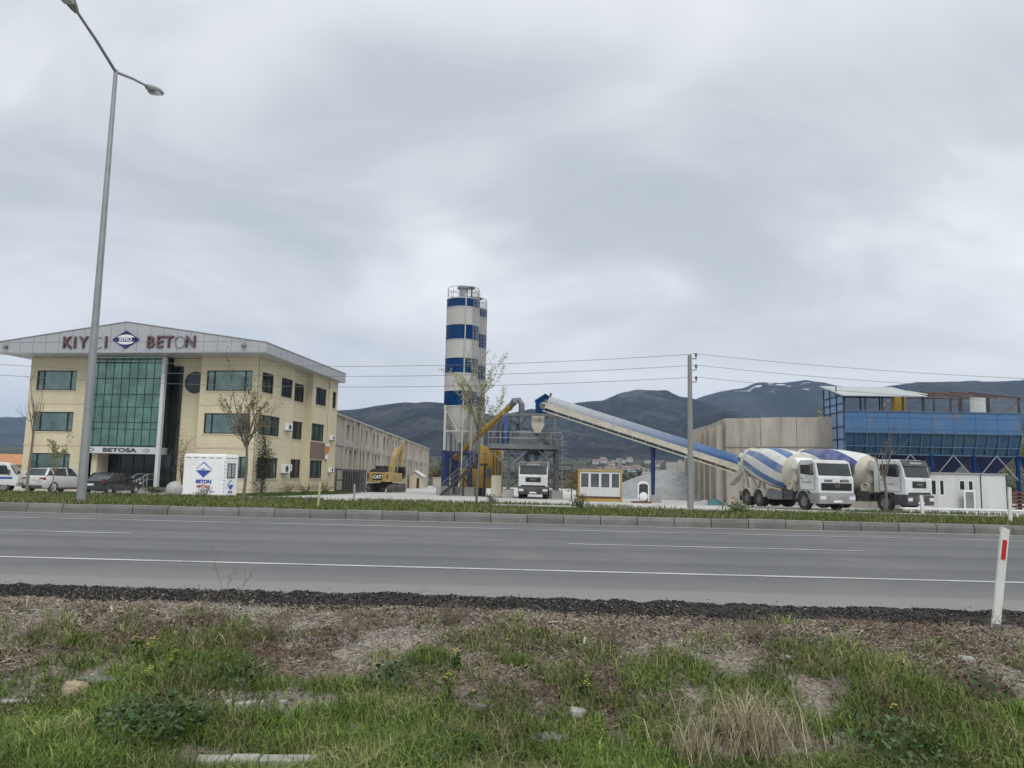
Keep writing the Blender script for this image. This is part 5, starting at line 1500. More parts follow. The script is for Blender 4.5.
# pipe end sticking out above the wall, behind the drum
LB = thing('block_wall', 'low pale concrete block wall standing above the grey gravel heap', 'wall', (18.0, 88, T(18, 88)))
b = MB()
for r in range(4):
    for k in range(4):
        b.box(k * 1.22 + (.0 if r % 2 == 0 else -.3), k * 1.22 + 1.2 + (.0 if r % 2 == 0 else -.3), 0, .8, r * 1.0, r * 1.0 + .985)
b.build('block', K['concrete'], LB, bevel=.02)

# ------------------------------------------------------------------ blue aggregate bins
BN = thing('aggregate_bin', 'long blue elevated aggregate bin with half roofed top and funnels', 'aggregate bin', (24.15, 56, T(24, 56) - .05), R(-3.5))
LX = 12.35; DY = 4.2
b = MB(); b.box(0, LX, 0, .08, 5.55, 7.02); b.build('upper_front_panel', K['blue_bin'], BN)
b = MB(); b.box(0, LX, DY - .08, DY, 5.55, 7.02); b.box(LX - .08, LX, .09, DY - .09, 5.55, 7.02); b.build('upper_panel', K['blue_bin'], BN)
b = MB(); b.prism([(.09, 3.95), (DY - .09, 3.95), (DY - .09, 9.15), (.09, 8.05)], 0, .06, 'x'); b.build('end_panel', K['blue_pale'], BN)
b = MB()
for y in (.0, 1.4, 2.8, DY - .05): b.box(-.06, -.003, y, y + .08, 3.9, 9.0 if y > 1 else 8.2)
for z in (5.0, 5.9, 7.0, 7.6, 8.2): b.box(-.055, -.002, .09, DY, z, z + .07)
b.build('end_frame', K['blue_dark'], BN)
b = MB()   # sloping lower skirt
b.add([(0, 0, 5.5), (LX + .1, 0, 5.5), (LX - .1, .45, 4.02), (.1, .45, 4.02)], [(0, 1, 2, 3)])
b.add([(LX, DY, 5.5), (0, DY, 5.5), (.1, DY - .45, 4.02), (LX - .1, DY - .45, 4.02)], [(0, 1, 2, 3)])
b.build('skirt', K['blue_teal'], BN, fix=False)
b = MB()
nr = 16
for k in range(nr + 1):
    x = LX * k / nr; b.bar((x, -.06, 5.5), (x * .985 + .1, .36, 4.05), .07)
b.box(-.05, LX + .05, -.12, -.002, 5.48, 5.58); b.bar((0, .18, 4.55), (LX, .18, 4.55), .06); b.box(0, LX, .3, .44, 3.94, 4.02)
b.box(0, LX, -.06, -.003, 7.02, 7.1)
b.build('stiffener', M('pale_blue_rib', (.055, .13, .22), .6, dirt=(.2, .2, .19), dirt_amt=.5), BN)
# funnels
for k in range(4):
    x0 = .3 + k * 3.0
    f_ = MB()
    top = [(x0, .5, 4.0), (x0 + 2.8, .5, 4.0), (x0 + 2.8, DY - .5, 4.0), (x0, DY - .5, 4.0)]
    bot = [(x0 + 1.0, 1.6, 2.55), (x0 + 1.8, 1.6, 2.55), (x0 + 1.8, DY - 1.6, 2.55), (x0 + 1.0, DY - 1.6, 2.55)]
    f_.add(top + bot, [(0, 1, 5, 4), (1, 2, 6, 5), (2, 3, 7, 6), (3, 0, 4, 7), (4, 5, 6, 7)]); f_.build('funnel', K['blue_dark'], BN)
b = MB()
for k in range(5):
    x = .15 + k * 3.0
    for y in (.35, DY - .35): b = MB(); b.box(x - .1, x + .1, y - .1, y + .1, 0, 4.0); b.build('leg', K['blue'], BN)
b = MB()
for k in range(4):
    x = .15 + k * 3.0; b.bar((x + 1.5, .2, 4.0), (x + .1, .2, 2.3), .06); b.bar((x + 1.5, .2, 4.0), (x + 2.9, .2, 2.3), .06)
b.build('strut', K['galv'], BN)
b = MB(); b.bar((LX + .15, .2, 4.0), (LX + .55, .2, 1.6), .22); b.bar((LX - .15, .2, 4.0), (LX + .45, .2, 2.3), .08); b.build('corner_prop', K['blue'], BN)
# posts and roof
b = MB()
for k, x in enumerate((.05, 1.55, 2.75, 4.2, 5.6, 7.55, 8.3, 10.2, LX - .06)):
    b.bar((x, .05, 7.0), (x, .05, 8.25 - (.0 if x < 6 else .1)), .11); b.bar((x, DY - .05, 7.0), (x, DY - .05, 8.95 if x < 6 else 8.5), .09)
b.box(0, LX, DY - .1, DY, 8.45, 8.55)
b.build('post', K['steel_dark'], BN)
b = MB()
for x in (.0, 5.75): pass
b.add([(-.25, -.35, 8.12), (5.75, -.35, 8.12), (5.3, DY + .2, 9.3), (-.25, DY + .2, 9.3), (-.25, -.35, 8.18), (5.75, -.35, 8.18), (5.3, DY + .2, 9.36), (-.25, DY + .2, 9.36)], [(3, 2, 1, 0), (4, 5, 6, 7), (0, 1, 5, 4), (1, 2, 6, 5), (2, 3, 7, 6), (3, 0, 4, 7)])
b.build('roof', K['roof_sheet'], BN)
b = MB()
for (x0, x1) in ((5.9, 5.2), (7.0, 6.0), (8.7, 7.4), (10.7, 9.6), (LX, 11.0)): b.bar((x0, -.2, 8.15), (x1, DY, 9.0), .1)
b.bar((5.6, DY, 8.95), (11.2, DY, 8.95), .09); b.bar((5.8, 1.9, 8.58), (LX - .4, 1.9, 8.5), .08); b.bar((5.7, -.1, 8.18), (LX, -.1, 8.18), .06); b.bar((5.5, 3.0, 8.8), (LX - .8, 3.0, 8.72), .06)
b.bar((7.2, .05, 7.1), (8.5, .05, 8.1), .09); b.bar((11.3, .05, 7.1), (12.3, .05, 8.0), .09); b.build('rafter', M('rusty_brown_rafter', (.13, .085, .07), .85, var=.35, scale=4, dirt=(.22, .19, .17), dirt_amt=.6), BN)
b = MB(); b.box(5.0, 6.1, DY - .35, DY - .28, 6.9, 8.55); b.build('yellow_sheet', K['yellow'], BN)
b = MB(); b.box(10.9, LX - .3, DY - .3, DY - .25, 7.0, 8.6); b.build('white_sheet', K['panel_white'], BN)
b = MB(); b.add([(5.2, 1.6, 8.68), (6.1, .4, 8.36), (6.35, .8, 8.46), (5.5, 2.2, 8.85)], [(0, 1, 2, 3)]); b.build('loose_sheet', K['roof_sheet'], BN, fix=False)

# white container office
p = at(930, 505, 51.5)
WO = thing('site_office', 'white panel site office with slim dark windows and white door below the blue bin', 'site office', (p.x - 1.8, 51.5, T(28, 51.5)), R(-3))
b = MB(); b.wall(0, 6.72, .12, 2.5, [(1.88, 2.22, 1.1, 2.1), (2.42, 2.72, 1.1, 2.1), (3.68, 4.06, 1.45, 2.1), (4.26, 4.58, 1.45, 2.1)], .08)
b.box(0, 6.72, .085, 2.4, .12, 2.5); b.build('wall', K['panel_white'], WO)
for h in ((1.88, 2.22, 1.1, 2.1), (2.42, 2.72, 1.1, 2.1), (3.68, 4.06, 1.45, 2.1), (4.26, 4.58, 1.45, 2.1)): window(WO, FRONT, *h, K['glass_dark'], (), .04, .05, K['white'])
b = MB(); b.box(-.08, 6.8, -.08, 2.48, 2.502, 2.6); b.build('roof', K['grey_plastic'], WO)
b = MB(); b.box(-.02, 6.74, -.02, 2.42, 0, .119); b.build('base', K['rust'], WO)
b = MB(); b.box(5.02, 5.08, -.03, -.002, .13, 2.49); b.box(6.66, 6.74, -.03, -.002, .13, 2.49); b.build('joint_strip', K['steel_dark'], WO)
b = MB()
for z0, z1, x0, x1 in ((.12, .24, .1, .62), (1.36, 1.48, .1, .62), (.12, 1.48, .0, .1), (.12, 1.48, .62, .72)): b.box(3.72 + x0, 3.72 + x1, -.45, -.38, z0, z1)
do = b.build('door', K['white'], WO)
b = MB(); b.box(3.82, 4.34, -.43, -.40, .24, 1.36); b.build('pane', glass_mat('dusty_glass', (.2, .22, .2), .2, .2), do)
# low white kerb wall in front of it
b = MB(); b.box(15.2, 24, 30.0, 30.25, .55, .98); b.box(15.15, 24, 29.95, 30.3, .98, 1.04); tag(b.build('low_wall', K['white']), 'low whitewashed concrete wall in front of the white site office', 'wall')
# rusty frames heap
RP = thing('scaffold_stack', 'stack of rusty steel frames right of the white site office', 'scaffold stack', (34.0, 54.5, T(34, 54.5)))
for r in range(6):
    b = MB()
    x0, z0 = rnd.uniform(-.2, .3), .25 * r + .02
    for q in (0, .9): b.bar((x0, q, z0 + .1), (x0 + 3.6, q, z0 + .1), .07)
    for k in range(7): b.bar((x0 + .1 + k * .56, 0, z0 + .18), (x0 + .1 + k * .56, .9, z0 + .18), .06)
    for k in range(4): b.bar((x0 + .1 + k * 1.1, 0, z0), (x0 + .1 + k * 1.1, 0, z0 + .34), .05)
    b.build('steel_frame', K['rust'], RP)


# ------------------------------------------------------------------ street lamp
LP = thing('street_lamp', 'tall grey galvanised street lamp with two arms standing behind the kerb', 'street lamp', (-10.04, 18.35, 1.08))
ay_ = math.atan2(.36, 10)
b = MB(); b.tube([(0, 0, .02), (-.03, 0, 10.75)], [.108, .047], 12, True); b.build('pole', K['galv'], LP, smooth=60)
b = MB(); b.box(-.22, .22, -.22, .22, 0, .03); b.build('base_plate', K['galv'], LP)
for s in (-1, 1):
    b = MB(); b.tube([(-.03, 0, 10.7), (-.06 * 1, s * .9, 11.0), (-.1, s * 1.75, 11.24)], [.04, .036, .032], 8); ar = b.build('arm', K['galv'], LP, smooth=60)
    X = Matrix.Translation((-.1, s * 1.7, 11.22)) @ Matrix.Rotation(0 if s > 0 else math.pi, 4, 'Z') @ Matrix.Rotation(R(14), 4, 'X')
    h = MB(); h.X = X
    secs = []
    for y, w_, zt, zb in ((0, .05, .05, -.04), (.12, .09, .075, -.05), (.35, .15, .10, -.05), (.62, .17, .10, -.05), (.82, .13, .07, -.04), (.9, .05, .03, -.02)):
        secs.append((y, [(w_ * .8, zb), (w_, 0), (w_ * .75, zt * .75), (w_ * .3, zt)]))
    loft(h, secs); hd = h.build('lamp_head', M('lamp_head_grey', (.30, .31, .31), .5, .2, dirt=(.2, .2, .19), dirt_amt=.4), LP, smooth=50)
    l_ = MB(); l_.X = X; loft(l_, [(.32, [(.10, -.10), (.12, -.07), (.12, -.045), (.05, -.04)]), (.5, [(.12, -.12), (.14, -.08), (.14, -.045), (.05, -.04)]), (.78, [(.08, -.08), (.1, -.06), (.1, -.035), (.04, -.03)])])
    l_.build('lens', K['lamp_glass'], hd, smooth=50)

# ------------------------------------------------------------------ utility pole and wires
ux_, uy_ = 5.6, 24.2
UP = thing('utility_pole', 'square concrete utility pole with wire brackets standing by the footpath', 'utility pole', (ux_, uy_, T(ux_, uy_)))
zt = at(692.5, 355, uy_).z - T(ux_, uy_)
b = MB()
b.add([(-.085, -.085, 0), (.085, -.085, 0), (.085, .085, 0), (-.085, .085, 0), (-.055, -.055, zt), (.055, -.055, zt), (.055, .055, zt), (-.055, .055, zt)], [(3, 2, 1, 0), (4, 5, 6, 7), (0, 1, 5, 4), (1, 2, 6, 5), (2, 3, 7, 6), (3, 0, 4, 7)])
b.build('pole', K['pole_conc'], UP, bevel=.02)
WZ = [zt - .06, zt - .42, zt - .80]
for z in WZ:
    b = MB(); b.tube([(.08, 0, z - .06), (.2, 0, z - .06), (.2, 0, z + .1)], .018, 6); br = b.build('bracket', K['steel_dark'], UP)
    b = MB(); b.lathe([(.03, 0), (.045, .02), (.03, .05), (.045, .07), (.02, .1)], 10, Matrix.Translation((.2, 0, z + .02))); b.build('insulator', M('brown_insulator', (.06, .04, .035), .25), br)
def wire(label, p0, p1, sag, r):
    pts = []
    for k in range(41):
        t_ = k / 40; q = p0.lerp(p1, t_); q.z -= sag * 4 * t_ * (1 - t_); pts.append(q)
    b = MB(); b.tube(pts, r, 5, False)
    tag(b.build('power_line', K['wire'], smooth=60), label, 'wire', 'wires on the utility pole')
nm = ('topmost', 'middle', 'lowest')
for k, z in enumerate(WZ):
    a = Vector((ux_ + .2, uy_, z + T(ux_, uy_) + .1))
    le = Vector((-24.5, uy_ + 1.1, a.z + .25)); ri = Vector((36, uy_ - 1.1, a.z + .15))
    wire(f'{nm[k]} wire running from the concrete pole past the silos to the office', a, le, .72 - .04 * k, .0075)
    wire(f'{nm[k]} wire running from the concrete pole over the blue aggregate bin', a, ri, .75, .0065)

# ------------------------------------------------------------------ delineator posts
DN = thing('delineator_post', 'leaning white roadside post with red reflector standing on the near verge', 'marker post', (3.72, 6.08, .84), R(-6), 'roadside marker posts')
b = MB(); b.prism([(-.04, -.025), (.04, -.025), (.045, .0), (.025, .04), (-.025, .04), (-.045, .0)], -.05, .78, 'z'); b.X = Matrix.Identity(4)
po = b.build('post', K['post_white'], DN)
b = MB(); b.prism([(-.04, .78), (.04, .78), (.04, .80), (-.04, .815)], -.025, .03, 'y'); b.build('cap', K['post_white'], DN)
b = MB(); b.box(-.021, .021, -.032, -.0255, .575, .72); b.build('reflector', K['reflector'], DN)
b = MB(); b.box(-.041, .041, -.0275, -.0252, 0.0, .10); b.build('mud_splash', K['rock_grey'], DN)
DN.rotation_euler = (0, R(8.0), R(-6)); DN.scale = (.72, .72, 1.03)
def slim_post(label, x, y, h, mat, r=.035, lean=0):
    t = thing('marker_post', label, 'marker post', (x, y, T(x, y) - .02), 0, 'roadside marker posts')
    b = MB(); b.prism([(-r, -r * .6), (r, -r * .6), (r, r * .6), (-r, r * .6)], 0, h, 'z'); b.build('post', mat, t)
    b = MB(); b.prism([(-r, h), (r, h), (r * .8, h + .03), (-r * .8, h + .04)], -r * .6, r * .6, 'y'); b.build('cap', mat, t)
    t.rotation_euler = (0, R(lean), 0)
slim_post('white marker post across the road in line with the near red reflector post', 11.45, 17.9, .82, K['post_white'], .036, 1)
slim_post('short white marker post in front of the black bumpered mixer truck', 12.15, 23.0, .55, K['post_white'], .045, -3)
slim_post('thin yellowish stake on the grass strip in front of the office side wall', -4.5, 18.4, .62, M('yellow_stake', (.52, .46, .25), .6), .022, 3)
slim_post('thin white stake on the slope in front of the steel cage', at(354, 500, 30).x, 30, .7, K['pole_conc'], .035, 0)


# ------------------------------------------------------------------ trees and plants
def leaf_mesh(name, pos, size, cols, flat=.0, rs=None, aspect=.55):
    """one small folded leaf per point"""
    rs = rs or np.random.RandomState(1)
    pos = np.asarray(pos, float); n = len(pos)
    d = rs.normal(size=(n, 3)); d[:, 2] *= (1 - flat); d /= np.linalg.norm(d, axis=1)[:, None] + 1e-9
    u = rs.normal(size=(n, 3)); u -= d * (u * d).sum(1)[:, None]; u /= np.linalg.norm(u, axis=1)[:, None] + 1e-9
    s = size * rs.uniform(.6, 1.3, (n, 1))
    v = np.stack([pos, pos + d * s * .5 + u * s * aspect * .5, pos + d * s, pos + d * s * .5 - u * s * aspect * .5], 1).reshape(-1, 3)
    q = np.arange(n * 4).reshape(n, 4)
    c = np.asarray(cols)[rs.randint(0, len(cols), n)] * rs.uniform(.7, 1.3, (n, 1))
    return fast_mesh(name, v, q, False, np.repeat(c, 4, 0))


def bare_tree(label, x, y, h, trunk_h, spread, seed, leaves=0, leafsize=.05, cols=None, bark='bark', depth=4, r0=.045, lean=0.0, nlimb=7, up=.8, group='young trees'):
    rr = random.Random(seed); rs = np.random.RandomState(seed)
    z0 = T(x, y) - .05
    t = thing('young_tree', label, 'tree', (x, y, z0), 0, group)
    tr = MB(); pts = []
    for k in range(7):
        f = k / 6; pts.append(Vector((lean * f * trunk_h + .02 * math.sin(f * 5 + seed), .02 * math.cos(f * 4 + seed), f * trunk_h)))
    tr.tube(pts, [r0 * (1.15 - .4 * k / 6) for k in range(7)], 8, True)
    tr.build('trunk', K[bark], t, smooth=60)
    cr = MB(); tips = []
    def grow(p, d, L, r, dep):
        n = 4; q = [p]; dd = d.copy()
        for k in range(n):
            dd = (dd + Vector((rr.gauss(0, .10), rr.gauss(0, .10), .10 * up))).normalized()
            q.append(q[-1] + dd * L / n)
        cr.tube(q, [r * (1 - .55 * k / n) for k in range(n + 1)], 5 if dep > 1 else 4, False)
        for k in range(1, n + 1): tips.append(q[k]); tips.append((q[k] + q[k - 1]) / 2)
        if dep <= 0: return
        for k in range(2 if dep < 3 else 3):
            i = rr.randint(1, n); a = rr.uniform(.35, .75)
            ax_ = Vector((rr.gauss(0, 1), rr.gauss(0, 1), rr.gauss(0, .5))); ax_ = (ax_ - dd * ax_.dot(dd)).normalized()
            nd = (dd * math.cos(a) + ax_ * math.sin(a)).normalized()
            grow(q[i], nd, L * rr.uniform(.5, .75), r * .55, dep - 1)
    top = pts[-1]; H = h - trunk_h
    for k in range(nlimb):
        a = 2 * math.pi * k / nlimb + rr.uniform(-.3, .3)
        el = rr.uniform(.15, .95)
        d = Vector((math.cos(a) * spread * el, math.sin(a) * spread * el, H)).normalized()
        grow(top - Vector((0, 0, rr.uniform(0, .25) * trunk_h * .5)), d, H * rr.uniform(.55, .8), r0 * .5, depth - 1)
    co = cr.build('crown', K[bark], t)
    if leaves:
        tp = np.array([tuple(p) for p in tips]); idx = rs.randint(0, len(tp), leaves)
        pos = tp[idx] + rs.normal(size=(leaves, 3)) * .03
        me = leaf_mesh('buds', pos, leafsize, cols, 0, rs); me.materials.append(K['foil'])
        link('foliage', me, co)
    return t


bare_tree('small budding tree with spreading twigs in front of the office corner', -7.13, 21.0, 3.15, 1.62, 1.15, 11, 1500, .05, [(.17, .15, .06), (.13, .12, .05)], r0=.04, nlimb=12, depth=4, up=.55)
p = at(477, 508, 24.0)
bare_tree('budding young tree with pale yellow green leaf tips in front of the striped silo', p.x, 24.0, 4.55, 2.35, .85, 23, 2300, .06, [(.36, .36, .14), (.28, .30, .10), (.44, .43, .22)], r0=.038, nlimb=8, depth=3, bark='bark')
p = at(886, 510, 24.0)
bare_tree('leafless dark young tree in front of the black bumpered mixer truck', p.x, 24, 2.45, 1.15, 1.25, 37, 260, .03, [(.12, .08, .06)], bark='bark', r0=.05, nlimb=4, depth=3, up=.5)
p = at(27, 494, 28)
bare_tree('tall thin leafless tree in front of the white SUV', p.x, 28, 4.0, 2.5, .55, 41, 0, r0=.05, nlimb=5, depth=3, bark='bark')
p = at(52, 495, 44)
bare_tree('small sparsely leaved tree in front of the office left windows', p.x, 44, 3.3, 1.5, 1.15, 53, 420, .13, [(.15, .17, .05), (.11, .14, .045), (.22, .22, .08)], r0=.035, nlimb=6, depth=3)


def shrub(label, x, y, w_, h_, n, ls, cols, seed, stem='bark_dark', name='shrub', cat='shrub', group=None, column=False, z=None, stems=9):
    rs = np.random.RandomState(seed); rr = random.Random(seed)
    t = thing(name, label, cat, (x, y, (T(x, y) if z is None else z) - .03), 0, group)
    b = MB(); cen = []
    for k in range(stems):
        a = rr.uniform(0, 6.28); rad = rr.uniform(.2, 1) * w_ / 2
        top = Vector((math.cos(a) * rad, math.sin(a) * rad, h_ * rr.uniform(.5, 1) * (1 if column else (1.1 - .5 * rad / (w_ / 2)))))
        mid = top * .5 + Vector((rr.gauss(0, .05), rr.gauss(0, .05), .05 * h_))
        b.tube([(0, 0, 0), mid, top], [.018, .012, .005], 5, False); cen += [top, mid.lerp(top, .5), mid]
    if column:
        for k in range(10): b.tube([(0, 0, h_ * k / 10), (rr.gauss(0, w_ * .25), rr.gauss(0, w_ * .25), h_ * (k + 1.5) / 10)], .012, 4, False)
        cen += [Vector((rr.gauss(0, w_ * .2), rr.gauss(0, w_ * .2), h_ * (k + .5) / 14)) for k in range(14)]
    b.build('stems', K[stem], t)
    if n:
        C_ = np.array([tuple(c) for c in cen]); idx = rs.randint(0, len(C_), n)
        pos = C_[idx] + rs.normal(size=(n, 3)) * np.array([w_ * .13, w_ * .13, h_ * .07]); pos[:, 2] = np.abs(pos[:, 2])
        me = leaf_mesh('foliage', pos, ls, cols, 0, rs); me.materials.append(K['foil']); link('foliage', me, t)
    return t


obX = Matrix.Translation((CX, CY, 0)) @ Matrix.Rotation(R(-9), 4, 'Z')
def OBp(u, v): q = obX @ Vector((u, v, 0)); return q.x, q.y
x, y = OBp(.95, -.3); shrub('tall dark brownish evergreen growing up the office front corner', x, y, 1.15, 4.3, 2400, .13, [(.045, .042, .026), (.075, .058, .036), (.03, .036, .02)], 5, column=True, name='evergreen', cat='tree', stems=14)
BR = [(.14, .085, .055), (.10, .06, .045), (.17, .13, .07)]
x, y = OBp(-4.8, -1.0); shrub('tall brown leafed climber beside the office entrance column', x, y, 1.5, 4.0, 900, .10, BR, 6, column=True, group='shrubs along the office wall', stems=12)
x, y = OBp(-6.6, -1.6); shrub('low green bush at the foot of the entrance column', x, y, 1.6, .75, 700, .10, [(.05, .075, .03), (.08, .10, .035)], 8, group='shrubs along the office wall')
x, y = OBp(1.0, 3.8); shrub('sparse reddish shrub nearest the evergreen on the office side lawn', x, y, 1.7, 1.2, 240, .09, BR, 9, group='shrubs along the office wall', stems=22)
x, y = OBp(.9, 7.4); shrub('wide twiggy shrub below the middle ground floor window of the office side', x, y, 2.2, 1.35, 300, .09, BR, 10, group='shrubs along the office wall', stems=28)
x, y = OBp(.9, 11.2); shrub('twiggy shrub below the farthest large ground floor window', x, y, 2.2, 1.4, 260, .09, BR, 12, group='shrubs along the office wall', stems=28)
shrub('spiny young bush at the right foot of the white kiosk', -15.0, 38.2, .9, .85, 260, .09, [(.20, .19, .14), (.11, .12, .07)], 14, group=None)
x = at(217, 500, 68).x
p = at(504, 500, 40); shrub('small bush on the bank in front of the yellow container', at(490, 498, 30).x, 30, .5, .55, 180, .07, [(.07, .09, .04)], 15)
p = at(575, 505, 22); shrub('small leafy weed bush on the strip below the yellow framed cabin', p.x, 20.5, .5, .5, 260, .06, [(.07, .10, .035), (.10, .13, .05)], 16)
p = at(735, 512, 20); shrub('leafy weed bush on the strip below the rear wheels of the blue striped mixer', p.x, 19.6, .9, .42, 500, .06, [(.08, .11, .03), (.12, .15, .05)], 18)

def broad_tree(label, x, y, h, w_, n, ls, cols, seed, group, trunk='bark_dark'):
    rs = np.random.RandomState(seed); rr = random.Random(seed); z0 = T(x, y)
    t = thing('leafy_tree', label, 'tree', (x, y, z0), 0, group)
    b = MB(); b.tube([(0, 0, 0), (.1, 0, h * .3), (0, .1, h * .62)], [.03 * h, .022 * h, .008 * h], 7, False)
    cen = []
    for k in range(16):
        a = rr.uniform(0, 6.28); z = rr.uniform(.3, .98) * h; rad = w_ / 2 * math.sin(math.pi * min(1, max(.12, (z / h - .15) / .85))) * rr.uniform(.3, 1)
        c = Vector((math.cos(a) * rad, math.sin(a) * rad, z)); cen.append(c)
        b.tube([(0, 0, z * .55), c * .6 + Vector((0, 0, z * .3)), c], [.012 * h, .008 * h, .003 * h], 5, False)
    b.build('trunk', K[trunk], t)
    C_ = np.array([tuple(c) for c in cen]); idx = rs.randint(0, len(C_), n)
    pos = C_[idx] + rs.normal(size=(n, 3)) * np.array([w_ * .09, w_ * .09, h * .07])
    me = leaf_mesh('crown', pos, ls, cols, 0, rs); me.materials.append(K['foil']); link('crown', me, t)


YG = [(.20, .20, .06), (.14, .16, .05), (.26, .23, .09)]
GTR = 'spring trees behind the plant'
broad_tree('yellow green willow behind the end of the blue bin', 43.5, 63, 6.2, 7, 5200, .22, YG, 3, GTR)
broad_tree('narrow yellow poplar seen through the open bin top nearest the roofed half', 31.5, 78, 9.6, 2.0, 1600, .25, [(.26, .24, .07), (.3, .25, .09)], 4, GTR)
broad_tree('narrow yellow poplar seen between the bare rafters of the bin', 37.6, 78, 9.8, 2.2, 1600, .25, [(.26, .22, .09), (.3, .25, .1)], 7, GTR)
broad_tree('yellowish bushy tree left of the silo legs by the boundary wall', -15.2, 172, 5.4, 7, 2600, .45, [(.17, .15, .06), (.12, .12, .05), (.22, .17, .08)], 13, GTR)
broad_tree('brownish bushy tree just left of the blue silo legs', -12.0, 172, 4.6, 5, 1800, .42, [(.17, .12, .07), (.12, .11, .05)], 17, GTR)
broad_tree('low ochre tree seen between the batching platform and the cabin', 7.2, 84, 2.7, 5.0, 1500, .22, [(.20, .15, .07), (.15, .12, .06)], 19, GTR)

# distant trees as one mass, distant houses one by one
rs = np.random.RandomState(77)
cnt = 900
tx = rs.uniform(-700, 1500, cnt); ty = rs.uniform(330, 1750, cnt); tx = tx * (ty / 1200)
cp = []
for x, y in zip(tx, ty):
    n = 26; s = rs.uniform(2.2, 4.5)
    q = rs.normal(size=(n, 3)) * np.array([s * .55, s * .55, s * .5]); q[:, 2] = np.abs(q[:, 2]) + .3
    cp.append(q + np.array([x, y, float(Tn(np.array(x), np.array(y)))]))
cp = np.concatenate(cp)
me = leaf_mesh('far_trees', cp, 2.4, [(.035, .045, .025), (.05, .055, .03), (.07, .065, .035)], 0, rs, .9); me.materials.append(K['foil'])
struct(link('distant_woods', me), 'stuff')

HV = thing('village_house', 'tiny pale house in the far village below the hills', 'house', (0, 0, 0), 0, 'houses of the distant village')
b = MB(); b.box(-6, 6, -4.5, 4.5, -1, 6); b.build('wall', K['panel_white'], HV)
b = MB(); b.prism([(-5.2, 5.8), (5.2, 5.8), (0, 8.6)], -6.6, 6.6, 'x'); b.build('roof', K['roof_tile'], HV)
b = MB()
for x in (-4, -1, 2):
    for z in (1, 3.8): b.box(x, x + 1.6, -4.56, -4.502, z, z + 1.4)
b.build('windows', K['black'], HV)
first = True
for k in range(34):
    px = rnd.uniform(592, 690); Y = rnd.uniform(820, 1500)
    x = (px - 512) * Y / 774
    o = HV if first else copy_tree(HV); first = False
    o.location = (x, Y, float(Tn(np.array(x), np.array(Y)))); o.rotation_euler = (0, 0, rnd.uniform(-.8, .8)); s = rnd.uniform(.55, .95); o.scale = (s, s, s * rnd.uniform(.8, 1.2))


# ------------------------------------------------------------------ verge vegetation
def blades(name, X, Y, Z, H, W, cols, lean, rs):
    n = len(X); a = rs.uniform(0, 2 * np.pi, n); b = rs.uniform(0, 2 * np.pi, n)
    lx, ly = np.cos(a) * lean * H, np.sin(a) * lean * H
    wx, wy = np.cos(b) * W / 2, np.sin(b) * W / 2
    base = np.stack([X, Y, Z - .015], 1)
    wv = np.stack([wx, wy, 0 * wx], 1)
    mid = base + np.stack([lx * .35, ly * .35, H * .6], 1)
    tip = base + np.stack([lx, ly, H * np.clip(1.05 - lean * .5, .3, 1)], 1)
    v = np.stack([base - wv, base + wv, mid + wv * .8, mid - wv * .8, tip, tip], 1)[:, :5].reshape(-1, 3)
    i = np.arange(n) * 5
    t = np.concatenate([np.stack([i, i + 1, i + 2], 1), np.stack([i, i + 2, i + 3], 1), np.stack([i + 3, i + 2, i + 4], 1)])
    return fast_mesh(name, v, t, True, np.repeat(cols, 5, 0))


def pick(rs, n, cols, w_):
    c = np.asarray(cols)[rs.choice(len(cols), n, p=np.asarray(w_) / np.sum(w_))]
    return c * rs.uniform(.65, 1.35, (n, 1))


GREEN = [(.064, .108, .02), (.10, .155, .03), (.145, .185, .045), (.33, .28, .16), (.20, .17, .10)]
rs = np.random.RandomState(5)
n = 640000
X = rs.uniform(-7.6, 8.2, n); V = 6.3 - (6.3 - 3.0) * rs.beta(1.35, 1.15, n)
Y = V - SL * X
m1 = fbm(X * .9, V * 1.3, 181, 4); m2 = fbm(X * 4.5, V * 4.5, 83, 3)
dens = np.clip((5.52 - V) * 1.45 + (m1 - .5) * 2.7 + (m2 - .5) * 3.0 + .14, 0.0, 1)
keep = rs.uniform(0, 1, n) < dens ** 1.3
keep &= ~((X > -1.78) & (X < -.92) & (V > 4.22) & (V < 4.48) & (rs.uniform(0, 1, n) < .93))
keep &= ~((X > -1.95) & (X < -1.25) & (V > 4.80) & (V < 5.03) & (rs.uniform(0, 1, n) < .8))
X, Y, V, m1, m2 = X[keep], Y[keep], V[keep], m1[keep], m2[keep]; n = len(X)
Z = Tn(X, Y)
H = (.03 + .11 * rs.beta(1.4, 2.4, n)) * (.5 + 1.1 * m1) * np.clip(1.5 - .26 * (V - 3.6), .6, 1.5)
W = rs.uniform(.0025, .0065, n) * (1 + 1.1 * (rs.uniform(0, 1, n) < .10))
lush = fbm(X * 1.7 + 3, V * 2.2, 191, 3)
H = H * (.7 + .65 * lush)
dry = np.clip((m2 - .52) * 3 + rs.normal(0, .33, n) + .02, 0, 1)
cg = pick(rs, n, GREEN[:3], [.42, .38, .2]); cd_ = pick(rs, n, GREEN[3:], [.5, .5])
c = (cg * (1 - dry[:, None] * .7) + cd_ * dry[:, None] * .7) * (1.0 + .75 * np.clip((lush - .3) * 2.2, 0, 1))[:, None]
me = blades('verge_grass', X, Y, Z, H, W, c, rs.uniform(.15, 1.2, n), rs); me.materials.append(attr_mat('grass_blade'))
struct(link('verge_grass', me), 'stuff')
